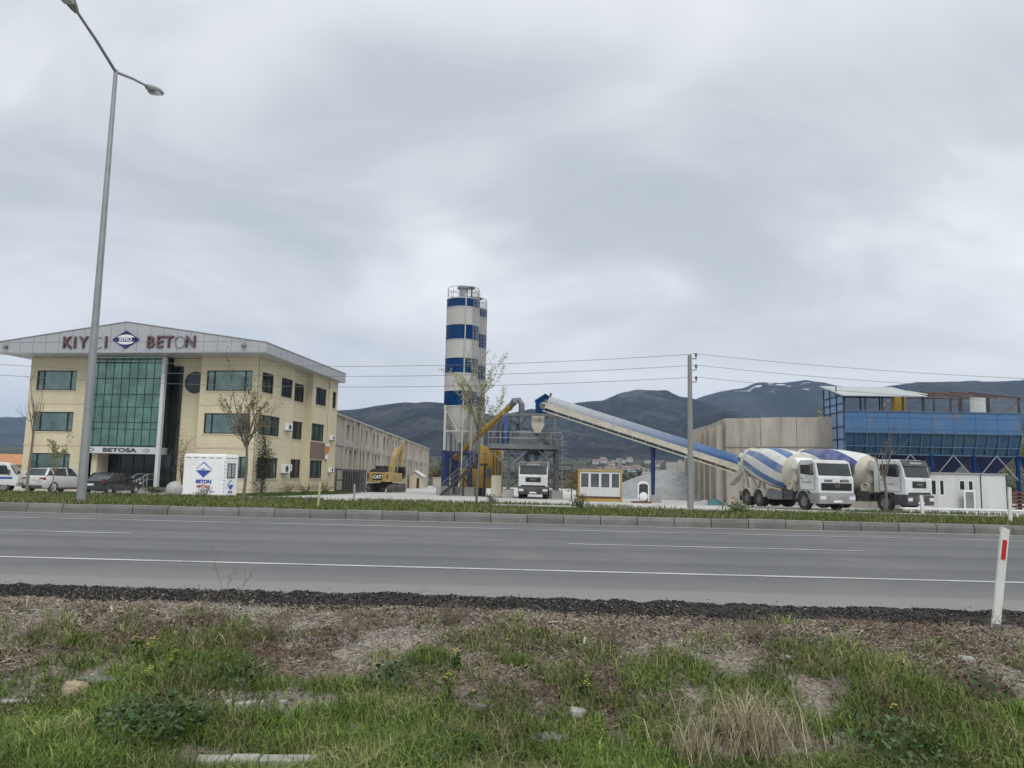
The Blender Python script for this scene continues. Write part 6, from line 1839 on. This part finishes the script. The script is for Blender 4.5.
# short grass on the strip behind the kerb
n = 90000
X = rs.uniform(-17, 17.5, n); V = 16.95 + rs.beta(1.1, 1.5, n) * 5.2
m1 = fbm(X * .8, V * .8, 85, 4)
dens = np.clip(1.15 - np.clip(V - 20.6, 0, 9) * .55 + (m1 - .5) * 1.6, .04, 1)
keep = (rs.uniform(0, 1, n) < dens) & ~((V > 21.2) & (V < 23.3) & (X > -.6) & (rs.uniform(0, 1, n) < .93))
X, V, m1 = X[keep], V[keep], m1[keep]; Y = V - SL * X; n = len(X)
H = (.06 + .15 * rs.beta(1.5, 3, n)) * (.55 + m1)
dry = np.clip((m1 - .45) * 2.5 + rs.normal(0, .4, n), 0, 1) * .55
c = pick(rs, n, [(.085, .125, .03), (.125, .165, .04), (.17, .185, .06)], [.4, .4, .2]) * (1 - dry[:, None]) + pick(rs, n, GREEN[3:], [.5, .5]) * dry[:, None]
me = blades('strip_grass', X, Y, Tn(X, Y), H, rs.uniform(.01, .022, n), c, rs.uniform(.1, .8, n), rs); me.materials.append(K['foil'])
struct(link('strip_grass', me), 'stuff')
# taller grass where the bank falls to the yard, and the lawn along the office side
n = 26000
X = rs.uniform(-26, 22, n); V = rs.uniform(22.5, 26.0, n); m1 = fbm(X * .5, V * .5, 87, 4)
keep = (rs.uniform(0, 1, n) < np.clip((m1 - .5) * 5 + .22 + .7 * (X < -6) + .3 * (X < 0), 0, 1)) & ~((X > -.5) & (V < 23.4))
X, V = X[keep], V[keep]; Y = V - SL * X; n = len(X)
me = blades('bank_grass', X, Y, Tn(X, Y), rs.uniform(.06, .2, n), rs.uniform(.014, .028, n), pick(rs, n, [(.07, .10, .03), (.11, .13, .045), (.2, .17, .1)], [.45, .35, .2]), rs.uniform(.1, .7, n), rs); me.materials.append(K['foil'])
struct(link('bank_grass', me), 'stuff')
n = 14000
U = rs.uniform(.15, 2.6, n); Vv = rs.uniform(-3.2, 14.5, n)
pts = np.array([obX @ Vector((u, v, 0)) for u, v in zip(U, Vv)])
me = blades('lawn', pts[:, 0], pts[:, 1], np.interp(pts[:, 1] + SL * pts[:, 0], VP, ZP) + .03, rs.uniform(.1, .26, n), rs.uniform(.04, .08, n), pick(rs, n, [(.06, .10, .025), (.09, .13, .03)], [.6, .4]), rs.uniform(.1, .6, n), rs); me.materials.append(K['foil'])
struct(link('office_lawn_grass', me), 'stuff')

# dead stems and leaf litter on the bank
n = 270000
X = rs.uniform(-8, 8.6, n); V = rs.uniform(4.2, 6.4, n); Y = V - SL * X
m1 = fbm(X * 2.0, V * 2.6, 91, 4); m2 = fbm(X * .8, V * 1.4, 93, 3)
keep = rs.uniform(0, 1, n) < np.clip((V - 4.7) * .8 + (m1 - .5) * 4, .06, 1) * np.clip((6.35 - V) * 3.0, .04, 1)
X, Y, V, m1, m2 = X[keep], Y[keep], V[keep], m1[keep], m2[keep]; n = len(X)
L = .014 + .10 * rs.beta(1.0, 3.2, n); a = rs.normal(0, 1.0, n); Wd = rs.uniform(.0009, .003, n) * (1 + 1.6 * (rs.uniform(0, 1, n) < .12))
dx, dy = np.cos(a) * L / 2, np.sin(a) * L / 2; Z = Tn(X, Y) + .002 + .035 * rs.beta(1, 2.5, n) * (m1 * 1.6); tz = rs.normal(0, .03, n)
ox, oy = -np.sin(a) * Wd, np.cos(a) * Wd
v = np.stack([np.stack([X - dx - ox, Y - dy - oy, Z - tz * L * 8], 1), np.stack([X + dx - ox, Y + dy - oy, Z + tz * L * 8], 1), np.stack([X + dx + ox, Y + dy + oy, Z + tz * L * 8 + Wd * .6], 1), np.stack([X - dx + ox, Y - dy + oy, Z - tz * L * 8 + Wd * .6], 1)], 1).reshape(-1, 3)
c1 = pick(rs, n, [(.205, .155, .108), (.31, .25, .185), (.41, .35, .265), (.08, .058, .043), (.47, .42, .33)], [.34, .28, .18, .16, .04])
c2 = pick(rs, n, [(.15, .098, .066), (.22, .155, .11), (.085, .057, .041)], [.4, .35, .25])
k_ = np.clip((m2 - .42) * 6, 0, 1)[:, None]
c = (c1 * (1 - k_) + c2 * k_) * .84
me = fast_mesh('dead_litter', v, np.arange(n * 4).reshape(n, 4), False, np.repeat(c, 4, 0)); me.materials.append(attr_mat('dead_stem', .9))
struct(link('dead_plant_litter', me), 'stuff')
# loose stones: black crumbs on the broken edge, pale grit just below
def pebbles(name, X, Y, Z, Sz, cols):
    n = len(X)
    o = np.array([(1, 0, 0), (-1, 0, 0), (0, 1, 0), (0, -1, 0), (0, 0, 1), (0, 0, -1)], float)
    f = np.array([(0, 2, 4), (2, 1, 4), (1, 3, 4), (3, 0, 4), (2, 0, 5), (1, 2, 5), (3, 1, 5), (0, 3, 5)])
    j = o[None] * (Sz[:, None, None] * rs.uniform(.5, 1.25, (n, 6, 1))) * np.array([1.1, 1.1, .8])
    an = rs.uniform(0, 6.28, n); ca_, sa_ = np.cos(an), np.sin(an)
    x = j[:, :, 0] * ca_[:, None] - j[:, :, 1] * sa_[:, None]; y = j[:, :, 0] * sa_[:, None] + j[:, :, 1] * ca_[:, None]
    v = np.stack([x + X[:, None], y + Y[:, None], j[:, :, 2] + Z[:, None]], -1).reshape(-1, 3)
    q = (f[None] + (np.arange(n) * 6)[:, None, None]).reshape(-1, 3)
    me = fast_mesh(name, v, q, False, np.repeat(cols, 6, 0)); me.materials.append(attr_mat(name + '_stone', .95))
    struct(link(name, me), 'stuff')
n = 130000
X = rs.uniform(-9, 9.5, n); V = np.where(rs.uniform(0, 1, n) < .7, rs.uniform(6.05, 6.74, n), np.clip(rs.normal(6.35, .25, n), 5.75, 6.95)) - .012 * X
A0 = 6.33 + .44 * (fbm(X * .8, X * 0, 51, 5) - .5) - .012 * X
TQ = np.clip((V - A0) / (6.70 - A0), 0, 1)
ZQ = np.where(V > 6.70, np.interp(V, [6.70, 6.74], [.945, .953]), np.interp(V, VP, ZP) + .05 * np.sin(np.pi * TQ) * (.3 + 1.2 * fbm(X * 9, V * 9, 52, 3)) + .008)
kp = rs.uniform(0, 1, n) < np.where(V > 6.74, .16, np.where(V < A0, np.clip(.6 - (A0 - V) * 2.6, .03, 1), 1)) * np.clip(2.6 * fbm(X * 1.3, V * 7, 57, 4) - .35, .12, 1)
X, V, ZQ = X[kp], V[kp], ZQ[kp]; n = len(X)
pebbles('asphalt_crumbs', X, V - SL * X, ZQ + .002, .003 + .014 * rs.beta(1.2, 4, n), pick(rs, n, [(.022, .021, .02), (.05, .048, .046), (.11, .104, .097), (.22, .205, .185)], [.50, .27, .15, .08]))
n = 115000
X = rs.uniform(-9, 9.5, n); V = np.where(rs.uniform(0, 1, n) < .5, rs.uniform(4.9, 6.2, n), np.clip(rs.normal(6.0, .2, n), 4.0, 6.4)) - .012 * X; Y = V - SL * X
pebbles('verge_gravel', X, Y, Tn(X, Y) + .004, .003 + .013 * rs.beta(1.1, 5, n), pick(rs, n, [(.40, .365, .315), (.52, .49, .44), (.21, .185, .155)], [.5, .2, .3]))


def rock(label, x, y, sx, sy, sz, mat, seed, sink=.25, name='stone', rz=0):
    import bmesh
    bm = bmesh.new(); bmesh.ops.create_icosphere(bm, subdivisions=4, radius=1)
    co = np.array([v.co[:] for v in bm.verts])
    n1 = fbm(co[:, 0] * 1.3 + 7 * seed, co[:, 1] * 1.3 + co[:, 2] * .9, seed, 3) - .5; n2 = fbm(co[:, 0] * 5 + co[:, 2] * 3, co[:, 1] * 5 + seed, seed + 1, 3) - .5
    for v, a, b_ in zip(bm.verts, n1, n2):
        c = v.co * (1 + 1.0 * a + .22 * b_)
        for k in range(3): c[k] = math.copysign(abs(c[k]) ** .8, c[k])
        v.co = (c.x * sx, c.y * sy, c.z * sz)
    me = bpy.data.meshes.new(name); bm.to_mesh(me); bm.free(); me.materials.append(mat)
    me.polygons.foreach_set('use_smooth', [True] * len(me.polygons))
    o = link(name, me, None, (x, y, float(Tn(np.array(x), np.array(y))) + sz * (1 - sink * 2)), (0, 0, rz))
    return tag(o, label, 'stone')


def gpt(px, py):
    """where a sight line meets the verge"""
    d = at(px, py, 1.0) - EYE
    lo, hi = 2.5, 9.0
    for _ in range(40):
        m_ = (lo + hi) / 2; q = EYE + d * m_
        if q.z > float(np.interp(q.y + SL * q.x, VP, ZP)): lo = m_
        else: hi = m_
    return EYE + d * lo


q = gpt(75, 695); rock('tan lump of stone in the grass', q.x, q.y, .085, .07, .055, K['rock_tan'], 3, .2)
q = gpt(578, 714); rock('small white angular stone in the middle of the verge grass', q.x, q.y, .05, .04, .04, K['rock_pale'], 7, .15)
q = gpt(104, 680); rock('flat dark grey stone above the tan stone', q.x, q.y, .15, .08, .025, K['rock_grey'], 9, .42)
q = gpt(480, 718); rock('small rounded grey brown stone left of the white angular stone', q.x, q.y, .04, .035, .035, K['rock_grey'], 11, .2)
q = gpt(395, 724); rock('pale stone half buried in the grass below the yellow flowers', q.x, q.y, .05, .03, .02, K['rock_pale'], 13, .3)
q = gpt(966, 660); rock('pale stone on the bare bank near the reflector post', q.x, q.y, .06, .04, .025, K['rock_pale'], 15, .3)
q = gpt(786, 656); rock('flat pale stone on the bank left of the yellow dandelions', q.x, q.y, .055, .035, .018, K['rock_pale'], 17, .3)
q = gpt(550, 738); rock('broad flat grey stone in the grass below the white angular stone', q.x, q.y, .13, .07, .025, K['rock_grey'], 19, .3)
for k, (px, py) in enumerate(((8, 700), (22, 697), (33, 699))):
    q = gpt(px, py); rock(('first', 'middle', 'last')[k] + ' pale chip in the row of three left of the tan stone', q.x, q.y, .045, .03, .015, K['rock_pale'], 21 + k, .2, 'stone_chip')['group'] = 'pale stone chips'


def strip(label, a, c, w_, h_, seed, n):
    """a buried line of concrete of which the broken top shows"""
    rr = random.Random(seed)
    A_, B_ = gpt(*a), gpt(*c); t = thing('concrete_edging', label, 'concrete edging', A_)
    d = B_ - A_; L = d.length; ang = math.atan2(d.y, d.x); x = 0
    k = 0
    while x < L:
        l_ = min(L - x, L / n * rr.uniform(.7, 1.3))
        if l_ < .03: break
        b = MB(); X_ = Matrix.Translation(d * (x / L) + Vector((0, 0, .0))) @ Matrix.Rotation(ang + rr.gauss(0, .03), 4, 'Z')
        b.box(0, l_ - .012, -w_ / 2, w_ / 2, -.05, h_ + rr.uniform(-.01, .01), X_); b.build('piece', K['rock_pale'], t, bevel=.008)
        x += l_; k += 1
strip('broken pale concrete edging lying in the grass right of the tall weeds', (226, 706), (308, 707), .05, .035, 3, 8)
strip('pale concrete slab edge at the bottom of the picture', (196, 764), (318, 764), .10, .04, 4, 3)


def clump(name, label, cat, px, py, n, hmin, hmax, rad, w_, cols, wts, lean, seed, group=None):
    rs_ = np.random.RandomState(seed); q = gpt(px, py)
    t = thing(name, label, cat, (q.x, q.y, q.z - .01), 0, group)
    a = rs_.uniform(0, 6.28, n); r = rad * np.abs(rs_.normal(0, .55, n))
    X = np.cos(a) * r; Y = np.sin(a) * r
    me = blades('stalks', X, Y, X * 0, rs_.uniform(hmin, hmax, n), rs_.uniform(w_ * .6, w_ * 1.4, n), pick(rs_, n, cols, wts), rs_.uniform(lean * .3, lean, n), rs_)
    me.materials.append(K['foil']); link('stalks', me, t)
    return t


STRAW = [(.40, .34, .21), (.30, .245, .15), (.48, .43, .30)]
clump('dry_grass_tuft', 'largest pale straw coloured dry grass tuft on the near verge', 'dry grass', 752, 742, 620, .16, .44, .34, .0035, STRAW, [.4, .3, .3], 1.0, 3, 'dry grass tufts')
clump('dry_grass_tuft', 'smaller straw coloured tuft beside the largest dry grass tuft', 'dry grass', 690, 755, 170, .1, .3, .22, .0035, STRAW, [.4, .3, .3], .9, 4, 'dry grass tufts')
for k, (px, py, s, lab) in enumerate(((80, 640, .10, 'round bright green tuft alone on the brown bank before the yellow flowers'), (865, 665, .15, 'wide green tuft on the bank below the reflector post'), (835, 655, .14, 'green tuft just left of the wide tuft below the reflector post'), (520, 660, .07, 'small green tuft on the bare bank above the white angular stone'),
                                      (690, 665, .10, 'green tuft on the bank beside bare soil above the straw tuft'), (225, 660, .14, 'green tuft on the bank between the yellow flowers and the leafy weed'), (430, 655, .12, 'broad green tuft on the bank under the yellow green flowers'), (920, 690, .2, 'tall green tuft in the grass below the bright dandelion pair'), (540, 632, .05, 'tiny green sprout near the black asphalt edge'))):
    clump('grass_tuft', lab, 'grass tuft', px, py, int(500 + 7000 * s), .02, .06 + s * .5, s * 1.5, .0042, [(.095, .15, .03), (.14, .185, .045), (.19, .21, .07)], [.4, .4, .2], 1.15, 30 + k, 'green grass tufts')


def weed(label, px, py, n, size, rad, cols, seed, h_=.16):
    """a rosette of broad, lobed leaves on short stalks"""
    rr = random.Random(seed); q = gpt(px, py)
    t = thing('broadleaf_weed', label, 'weed', (q.x, q.y, q.z - .01), 0, 'broad leaved weeds')
    V_, Q_, C_ = [], [], []
    for k in range(n):
        a = rr.uniform(0, 6.28); r = rad * math.sqrt(rr.random()); base = Vector((math.cos(a) * r, math.sin(a) * r, rr.uniform(.02, h_)))
        yaw = a + rr.gauss(0, 1.2); pit = rr.uniform(-.5, 1.2); L = size * rr.uniform(.5, 1.2); wd = L * rr.uniform(.26, .4)
        d = Vector((math.cos(yaw) * math.cos(pit), math.sin(yaw) * math.cos(pit), math.sin(pit))); s = Vector((-math.sin(yaw), math.cos(yaw), rr.gauss(0, .25))).normalized(); up_ = d.cross(s)
        b0 = len(V_)
        for f, w_, dr in ((0, .08, 0), (.3, .7, .02), (.6, 1, -.02), (.85, .6, -.1), (1, .03, -.2)):
            c = base + d * L * f + Vector((0, 0, dr * L))
            V_ += [tuple(c - s * wd * w_ + up_ * .1 * L * w_), tuple(c), tuple(c + s * wd * w_ + up_ * .1 * L * w_)]
        for i in range(4):
            o = b0 + i * 3; Q_ += [(o, o + 1, o + 4, o + 3), (o + 1, o + 2, o + 5, o + 4)]
        cc_ = np.array(cols[rr.randrange(len(cols))]) * rr.uniform(.7, 1.3); C_ += [cc_] * 15
    me = fast_mesh('leaves', np.array(V_), np.array(Q_), True, np.array(C_)); me.materials.append(K['foil']); link('leaves', me, t)
    b = MB()
    for k in range(12):
        a = rr.uniform(0, 6.28); r = rad * rr.random(); b.tube([(math.cos(a) * r * .4, math.sin(a) * r * .4, 0), (math.cos(a) * r, math.sin(a) * r, h_ * rr.uniform(.6, 1.2))], .0025, 4, False)
    b.build('stems', M('weed_stem', (.09, .12, .05), .8), t)


WD = [(.035, .075, .025), (.05, .095, .03), (.075, .115, .05)]
weed('largest dark green leafy weed beside the pale concrete slab edge', 150, 740, 560, .045, .29, WD, 3, .2)
weed('dark leafy weed beside the yellow green flowers on the bank', 385, 682, 110, .042, .17, WD, 4, .12)
weed('leafy weed by the near end of the verge below the broad flat stone', 440, 762, 130, .05, .2, WD, 5, .12)
weed('leafy weed in tall grass beyond the largest straw tuft', 900, 755, 170, .045, .26, [(.05, .10, .035), (.08, .13, .05)], 6, .16)
weed('leafy weed on the bank beyond the red reflector post', 985, 690, 110, .04, .22, WD, 7, .1)
weed('leafy weed right of the tan stone', 240, 678, 110, .038, .2, WD, 8, .12)


def flower(label, px, py, n, h_, seed, rad=.04):
    rr = random.Random(seed); q = gpt(px, py)
    t = thing('yellow_flower', label, 'flower', (q.x, q.y, q.z), 0, 'yellow wild flowers')
    st = MB(); pe = MB(); lv = []
    for k in range(n):
        a = rr.uniform(0, 6.28); r = rad * rr.random(); z = h_ * rr.uniform(.55, 1.0)
        top = Vector((math.cos(a) * r, math.sin(a) * r, z)); st.tube([(0, 0, 0), top * .5 + Vector((rr.gauss(0, .01), 0, 0)), top], .002, 4, False)
        for j in range(3):
            b_ = rr.uniform(0, 6.28); c = top + Vector((rr.gauss(0, .008), rr.gauss(0, .008), rr.gauss(0, .01)))
            for i in range(4):
                e = b_ + i * 1.57; d = Vector((math.cos(e), math.sin(e), .3)) * .0075; s = Vector((-math.sin(e), math.cos(e), 0)) * .004
                pe.add([c, c + d * .6 + s, c + d, c + d * .6 - s], [(0, 1, 2, 3)])
        lv += [(top.x * f, top.y * f, z * f) for f in (.2, .4, .6)]
    st.build('stems', M('flower_stem', (.09, .13, .045), .8), t)
    pe.build('petals', M('yellow_petals', (.72, .60, .03), .6, var=.1), t, fix=False)
    me = leaf_mesh('leaves', lv * 4, .04, [(.07, .11, .03), (.10, .14, .04)], 0, np.random.RandomState(seed)); me.materials.append(K['foil']); link('leaves', me, t)


for k, (px, py, n, h_, lab) in enumerate(((148, 668, 6, .2, 'tallest cluster of yellow flowers on the left bank'), (137, 650, 4, .10, 'low yellow flowers left of the tallest yellow cluster'), (172, 672, 3, .14, 'paler yellow flowers right of the tallest yellow cluster'), (148, 690, 3, .13, 'single small yellow bloom below the tallest cluster'),
                                          (455, 668, 7, .13, 'yellow green flowers on the broad green bank tuft'), (450, 690, 4, .1, 'small yellow flowers below the yellow green tuft flowers'), (585, 695, 3, .1, 'yellow flower above the white angular stone'), (900, 672, 5, .12, 'pair of bright yellow dandelion heads near the red reflector post'), (893, 718, 2, .1, 'tiny yellow flower below the bright dandelion pair'), (474, 700, 2, .09, 'lone yellow bud above the rounded grey brown stone'))):
    flower(lab, px, py, n, h_, 60 + k)

# tall dead weeds reaching up over the road
def dead_weed(label, px, py, h_, n, seed, spread):
    rr = random.Random(seed); q = gpt(px, py)
    t = thing('dry_weed', label, 'dry weed', (q.x, q.y, q.z), 0, 'tall dry weeds')
    b = MB(); hd = MB()
    for k in range(n):
        top = Vector((rr.gauss(0, spread), rr.gauss(0, spread * .5), h_ * rr.uniform(.55, 1)))
        m_ = top * .5 + Vector((rr.gauss(0, .02), 0, .02)); b.tube([(0, 0, 0), m_, top], [.0028, .002, .0012], 4, False)
        for j in range(4):
            f = rr.uniform(.4, .95); p0 = m_.lerp(top, f); p1 = p0 + Vector((rr.gauss(0, .05), rr.gauss(0, .03), rr.uniform(.03, .10))); b.tube([p0, p1], .001, 3, False)
            b.lathe([(.001, 0), (.004, .006), (.001, .014)], 5, Matrix.Translation(p1))
    b.build('stems', M('dead_weed_stem', (.20, .155, .11), .9), t)
dead_weed('tallest thin dry weed standing up against the road', 222, 620, .50, 3, 5, .07)
dead_weed('short dry weed left of the tall one by the black asphalt edge', 208, 622, .22, 3, 6, .04)
dead_weed('dry weed stem leaning in the grass above the concrete edging', 345, 690, .22, 3, 8, .16)
dead_weed('dry weed beside the foot of the red reflector post', 1005, 645, .2, 4, 9, .1)
dead_weed('dry weed rising from the straw tuft', 838, 700, .30, 3, 10, .1)
for k, (px, py) in enumerate(((28, 640), (270, 640), (450, 625), (620, 650), (760, 640), (355, 640))):
    dead_weed(('brown dead weed on the bank before the lone green tuft', 'brown dead weed on the bank right of the yellow flowers', 'brown dead weed near the asphalt edge left of centre', 'brown dead weed on the bare soil right of centre', 'brown dead weed near the asphalt edge at right', 'brown dead weed on the bank left of centre')[k], px, py, .10, 20, 20 + k, .09)


# ------------------------------------------------------------------ sky, sun, air
W_ = bpy.data.worlds.new('World'); S.world = W_; W_.use_nodes = True
nt = W_.node_tree; n = nt.nodes; l = nt.links; n.clear()
SUN_EL, SUN_AZ = R(48), R(160)   # high behind the camera, a little to the right; azimuth clockwise from +Y
out = n.new('ShaderNodeOutputWorld')
sky = n.new('ShaderNodeTexSky'); sky.sky_type = 'NISHITA'; sky.sun_disc = False; sky.sun_elevation = SUN_EL; sky.sun_rotation = SUN_AZ
bg1 = n.new('ShaderNodeBackground'); bg1.inputs['Strength'].default_value = .08; l.new(sky.outputs[0], bg1.inputs['Color'])
tc = n.new('ShaderNodeTexCoord').outputs['Generated']
sp = n.new('ShaderNodeSeparateXYZ'); l.new(tc, sp.inputs[0])
zc = mathn(n, l, 'MAXIMUM', sp.outputs[2], 0.0)
# flat cloud deck seen in perspective
den = mathn(n, l, 'ADD', zc, .34)
cv = n.new('ShaderNodeCombineXYZ')
l.new(mathn(n, l, 'DIVIDE', sp.outputs[0], den), cv.inputs[0]); l.new(mathn(n, l, 'DIVIDE', sp.outputs[1], den), cv.inputs[1])
def cl_noise(scale, det, off, dist, sx=1.0):
    mp = n.new('ShaderNodeMapping'); mp.inputs['Location'].default_value = (off, off * .7, 0); mp.inputs['Scale'].default_value = (sx, 1, 1); l.new(cv.outputs[0], mp.inputs[0])
    return noise(n, l, mp.outputs[0], scale, det, .52, dist)
a = cl_noise(.95, 4, 5.1, .6, .8); b = cl_noise(2.4, 5, 8.0, .8, .7)
f = mathn(n, l, 'ADD', mathn(n, l, 'MULTIPLY', a, .68), mathn(n, l, 'MULTIPLY', b, .32))
col = mixc(n, l, ramp(n, l, f, .37, .60), (.45, .488, .515), (.80, .81, .812))
# thinner, brighter veil low over the hills
col = mixc(n, l, mathn(n, l, 'MULTIPLY', ramp(n, l, zc, .24, .02), .75), col, (.69, .69, .665))
# a lower, darker sheet of stratus about twenty degrees up
bd = mathn(n, l, 'MULTIPLY', ramp(n, l, zc, .13, .27), ramp(n, l, zc, .50, .33))
col = mixc(n, l, mathn(n, l, 'MULTIPLY', bd, mathn(n, l, 'MULTIPLY', ramp(n, l, b, .62, .36), .78)), col, (.44, .472, .49))
# overcast decks are brightest overhead
up_ = n.new('ShaderNodeMapRange'); up_.inputs[1].default_value = .45; up_.inputs[2].default_value = 1.0; up_.inputs[3].default_value = 1.0; up_.inputs[4].default_value = 1.35; l.new(zc, up_.inputs[0])
bg2 = n.new('ShaderNodeBackground'); l.new(col, bg2.inputs['Color']); l.new(up_.outputs[0], bg2.inputs['Strength'])
ms = n.new('ShaderNodeMixShader'); ms.inputs[0].default_value = .93; l.new(bg1.outputs[0], ms.inputs[1]); l.new(bg2.outputs[0], ms.inputs[2])
l.new(ms.outputs[0], out.inputs['Surface'])
sd = bpy.data.lights.new('sun', 'SUN'); sd.energy = 1.2; sd.angle = R(25); sd.color = (1, .97, .92)
so = bpy.data.objects.new('sun', sd); COL.objects.link(so)
dv = Vector((math.sin(SUN_AZ) * math.cos(SUN_EL), math.cos(SUN_AZ) * math.cos(SUN_EL), math.sin(SUN_EL)))
so.rotation_euler = dv.to_track_quat('Z', 'Y').to_euler()

hz = MB(); hz.box(-12500, 12500, -9500, 12500, -60, 900)
hm = bpy.data.materials.new('hazy_air'); nt2, n2, l2 = NT(hm); n2.clear()
ho_ = n2.new('ShaderNodeOutputMaterial'); pv = n2.new('ShaderNodeVolumePrincipled')
pv.inputs['Density'].default_value = 7.2e-5; pv.inputs['Color'].default_value = (.50, .665, 1.0, 1); pv.inputs['Anisotropy'].default_value = .0
l2.new(pv.outputs[0], ho_.inputs['Volume'])
struct(hz.build('haze', hm), 'stuff')

S.view_settings.view_transform = 'Standard'; S.view_settings.look = 'None'; S.view_settings.gamma = 1
S.view_settings.use_curve_mapping = False
S.view_settings.exposure = 0.40
S.render.engine = 'CYCLES'
cy = S.cycles
cy.max_bounces = 5; cy.diffuse_bounces = 2; cy.glossy_bounces = 3; cy.transmission_bounces = 3; cy.volume_bounces = 1; cy.transparent_max_bounces = 6
cy.use_denoising = True
cy.sample_clamp_indirect = 4
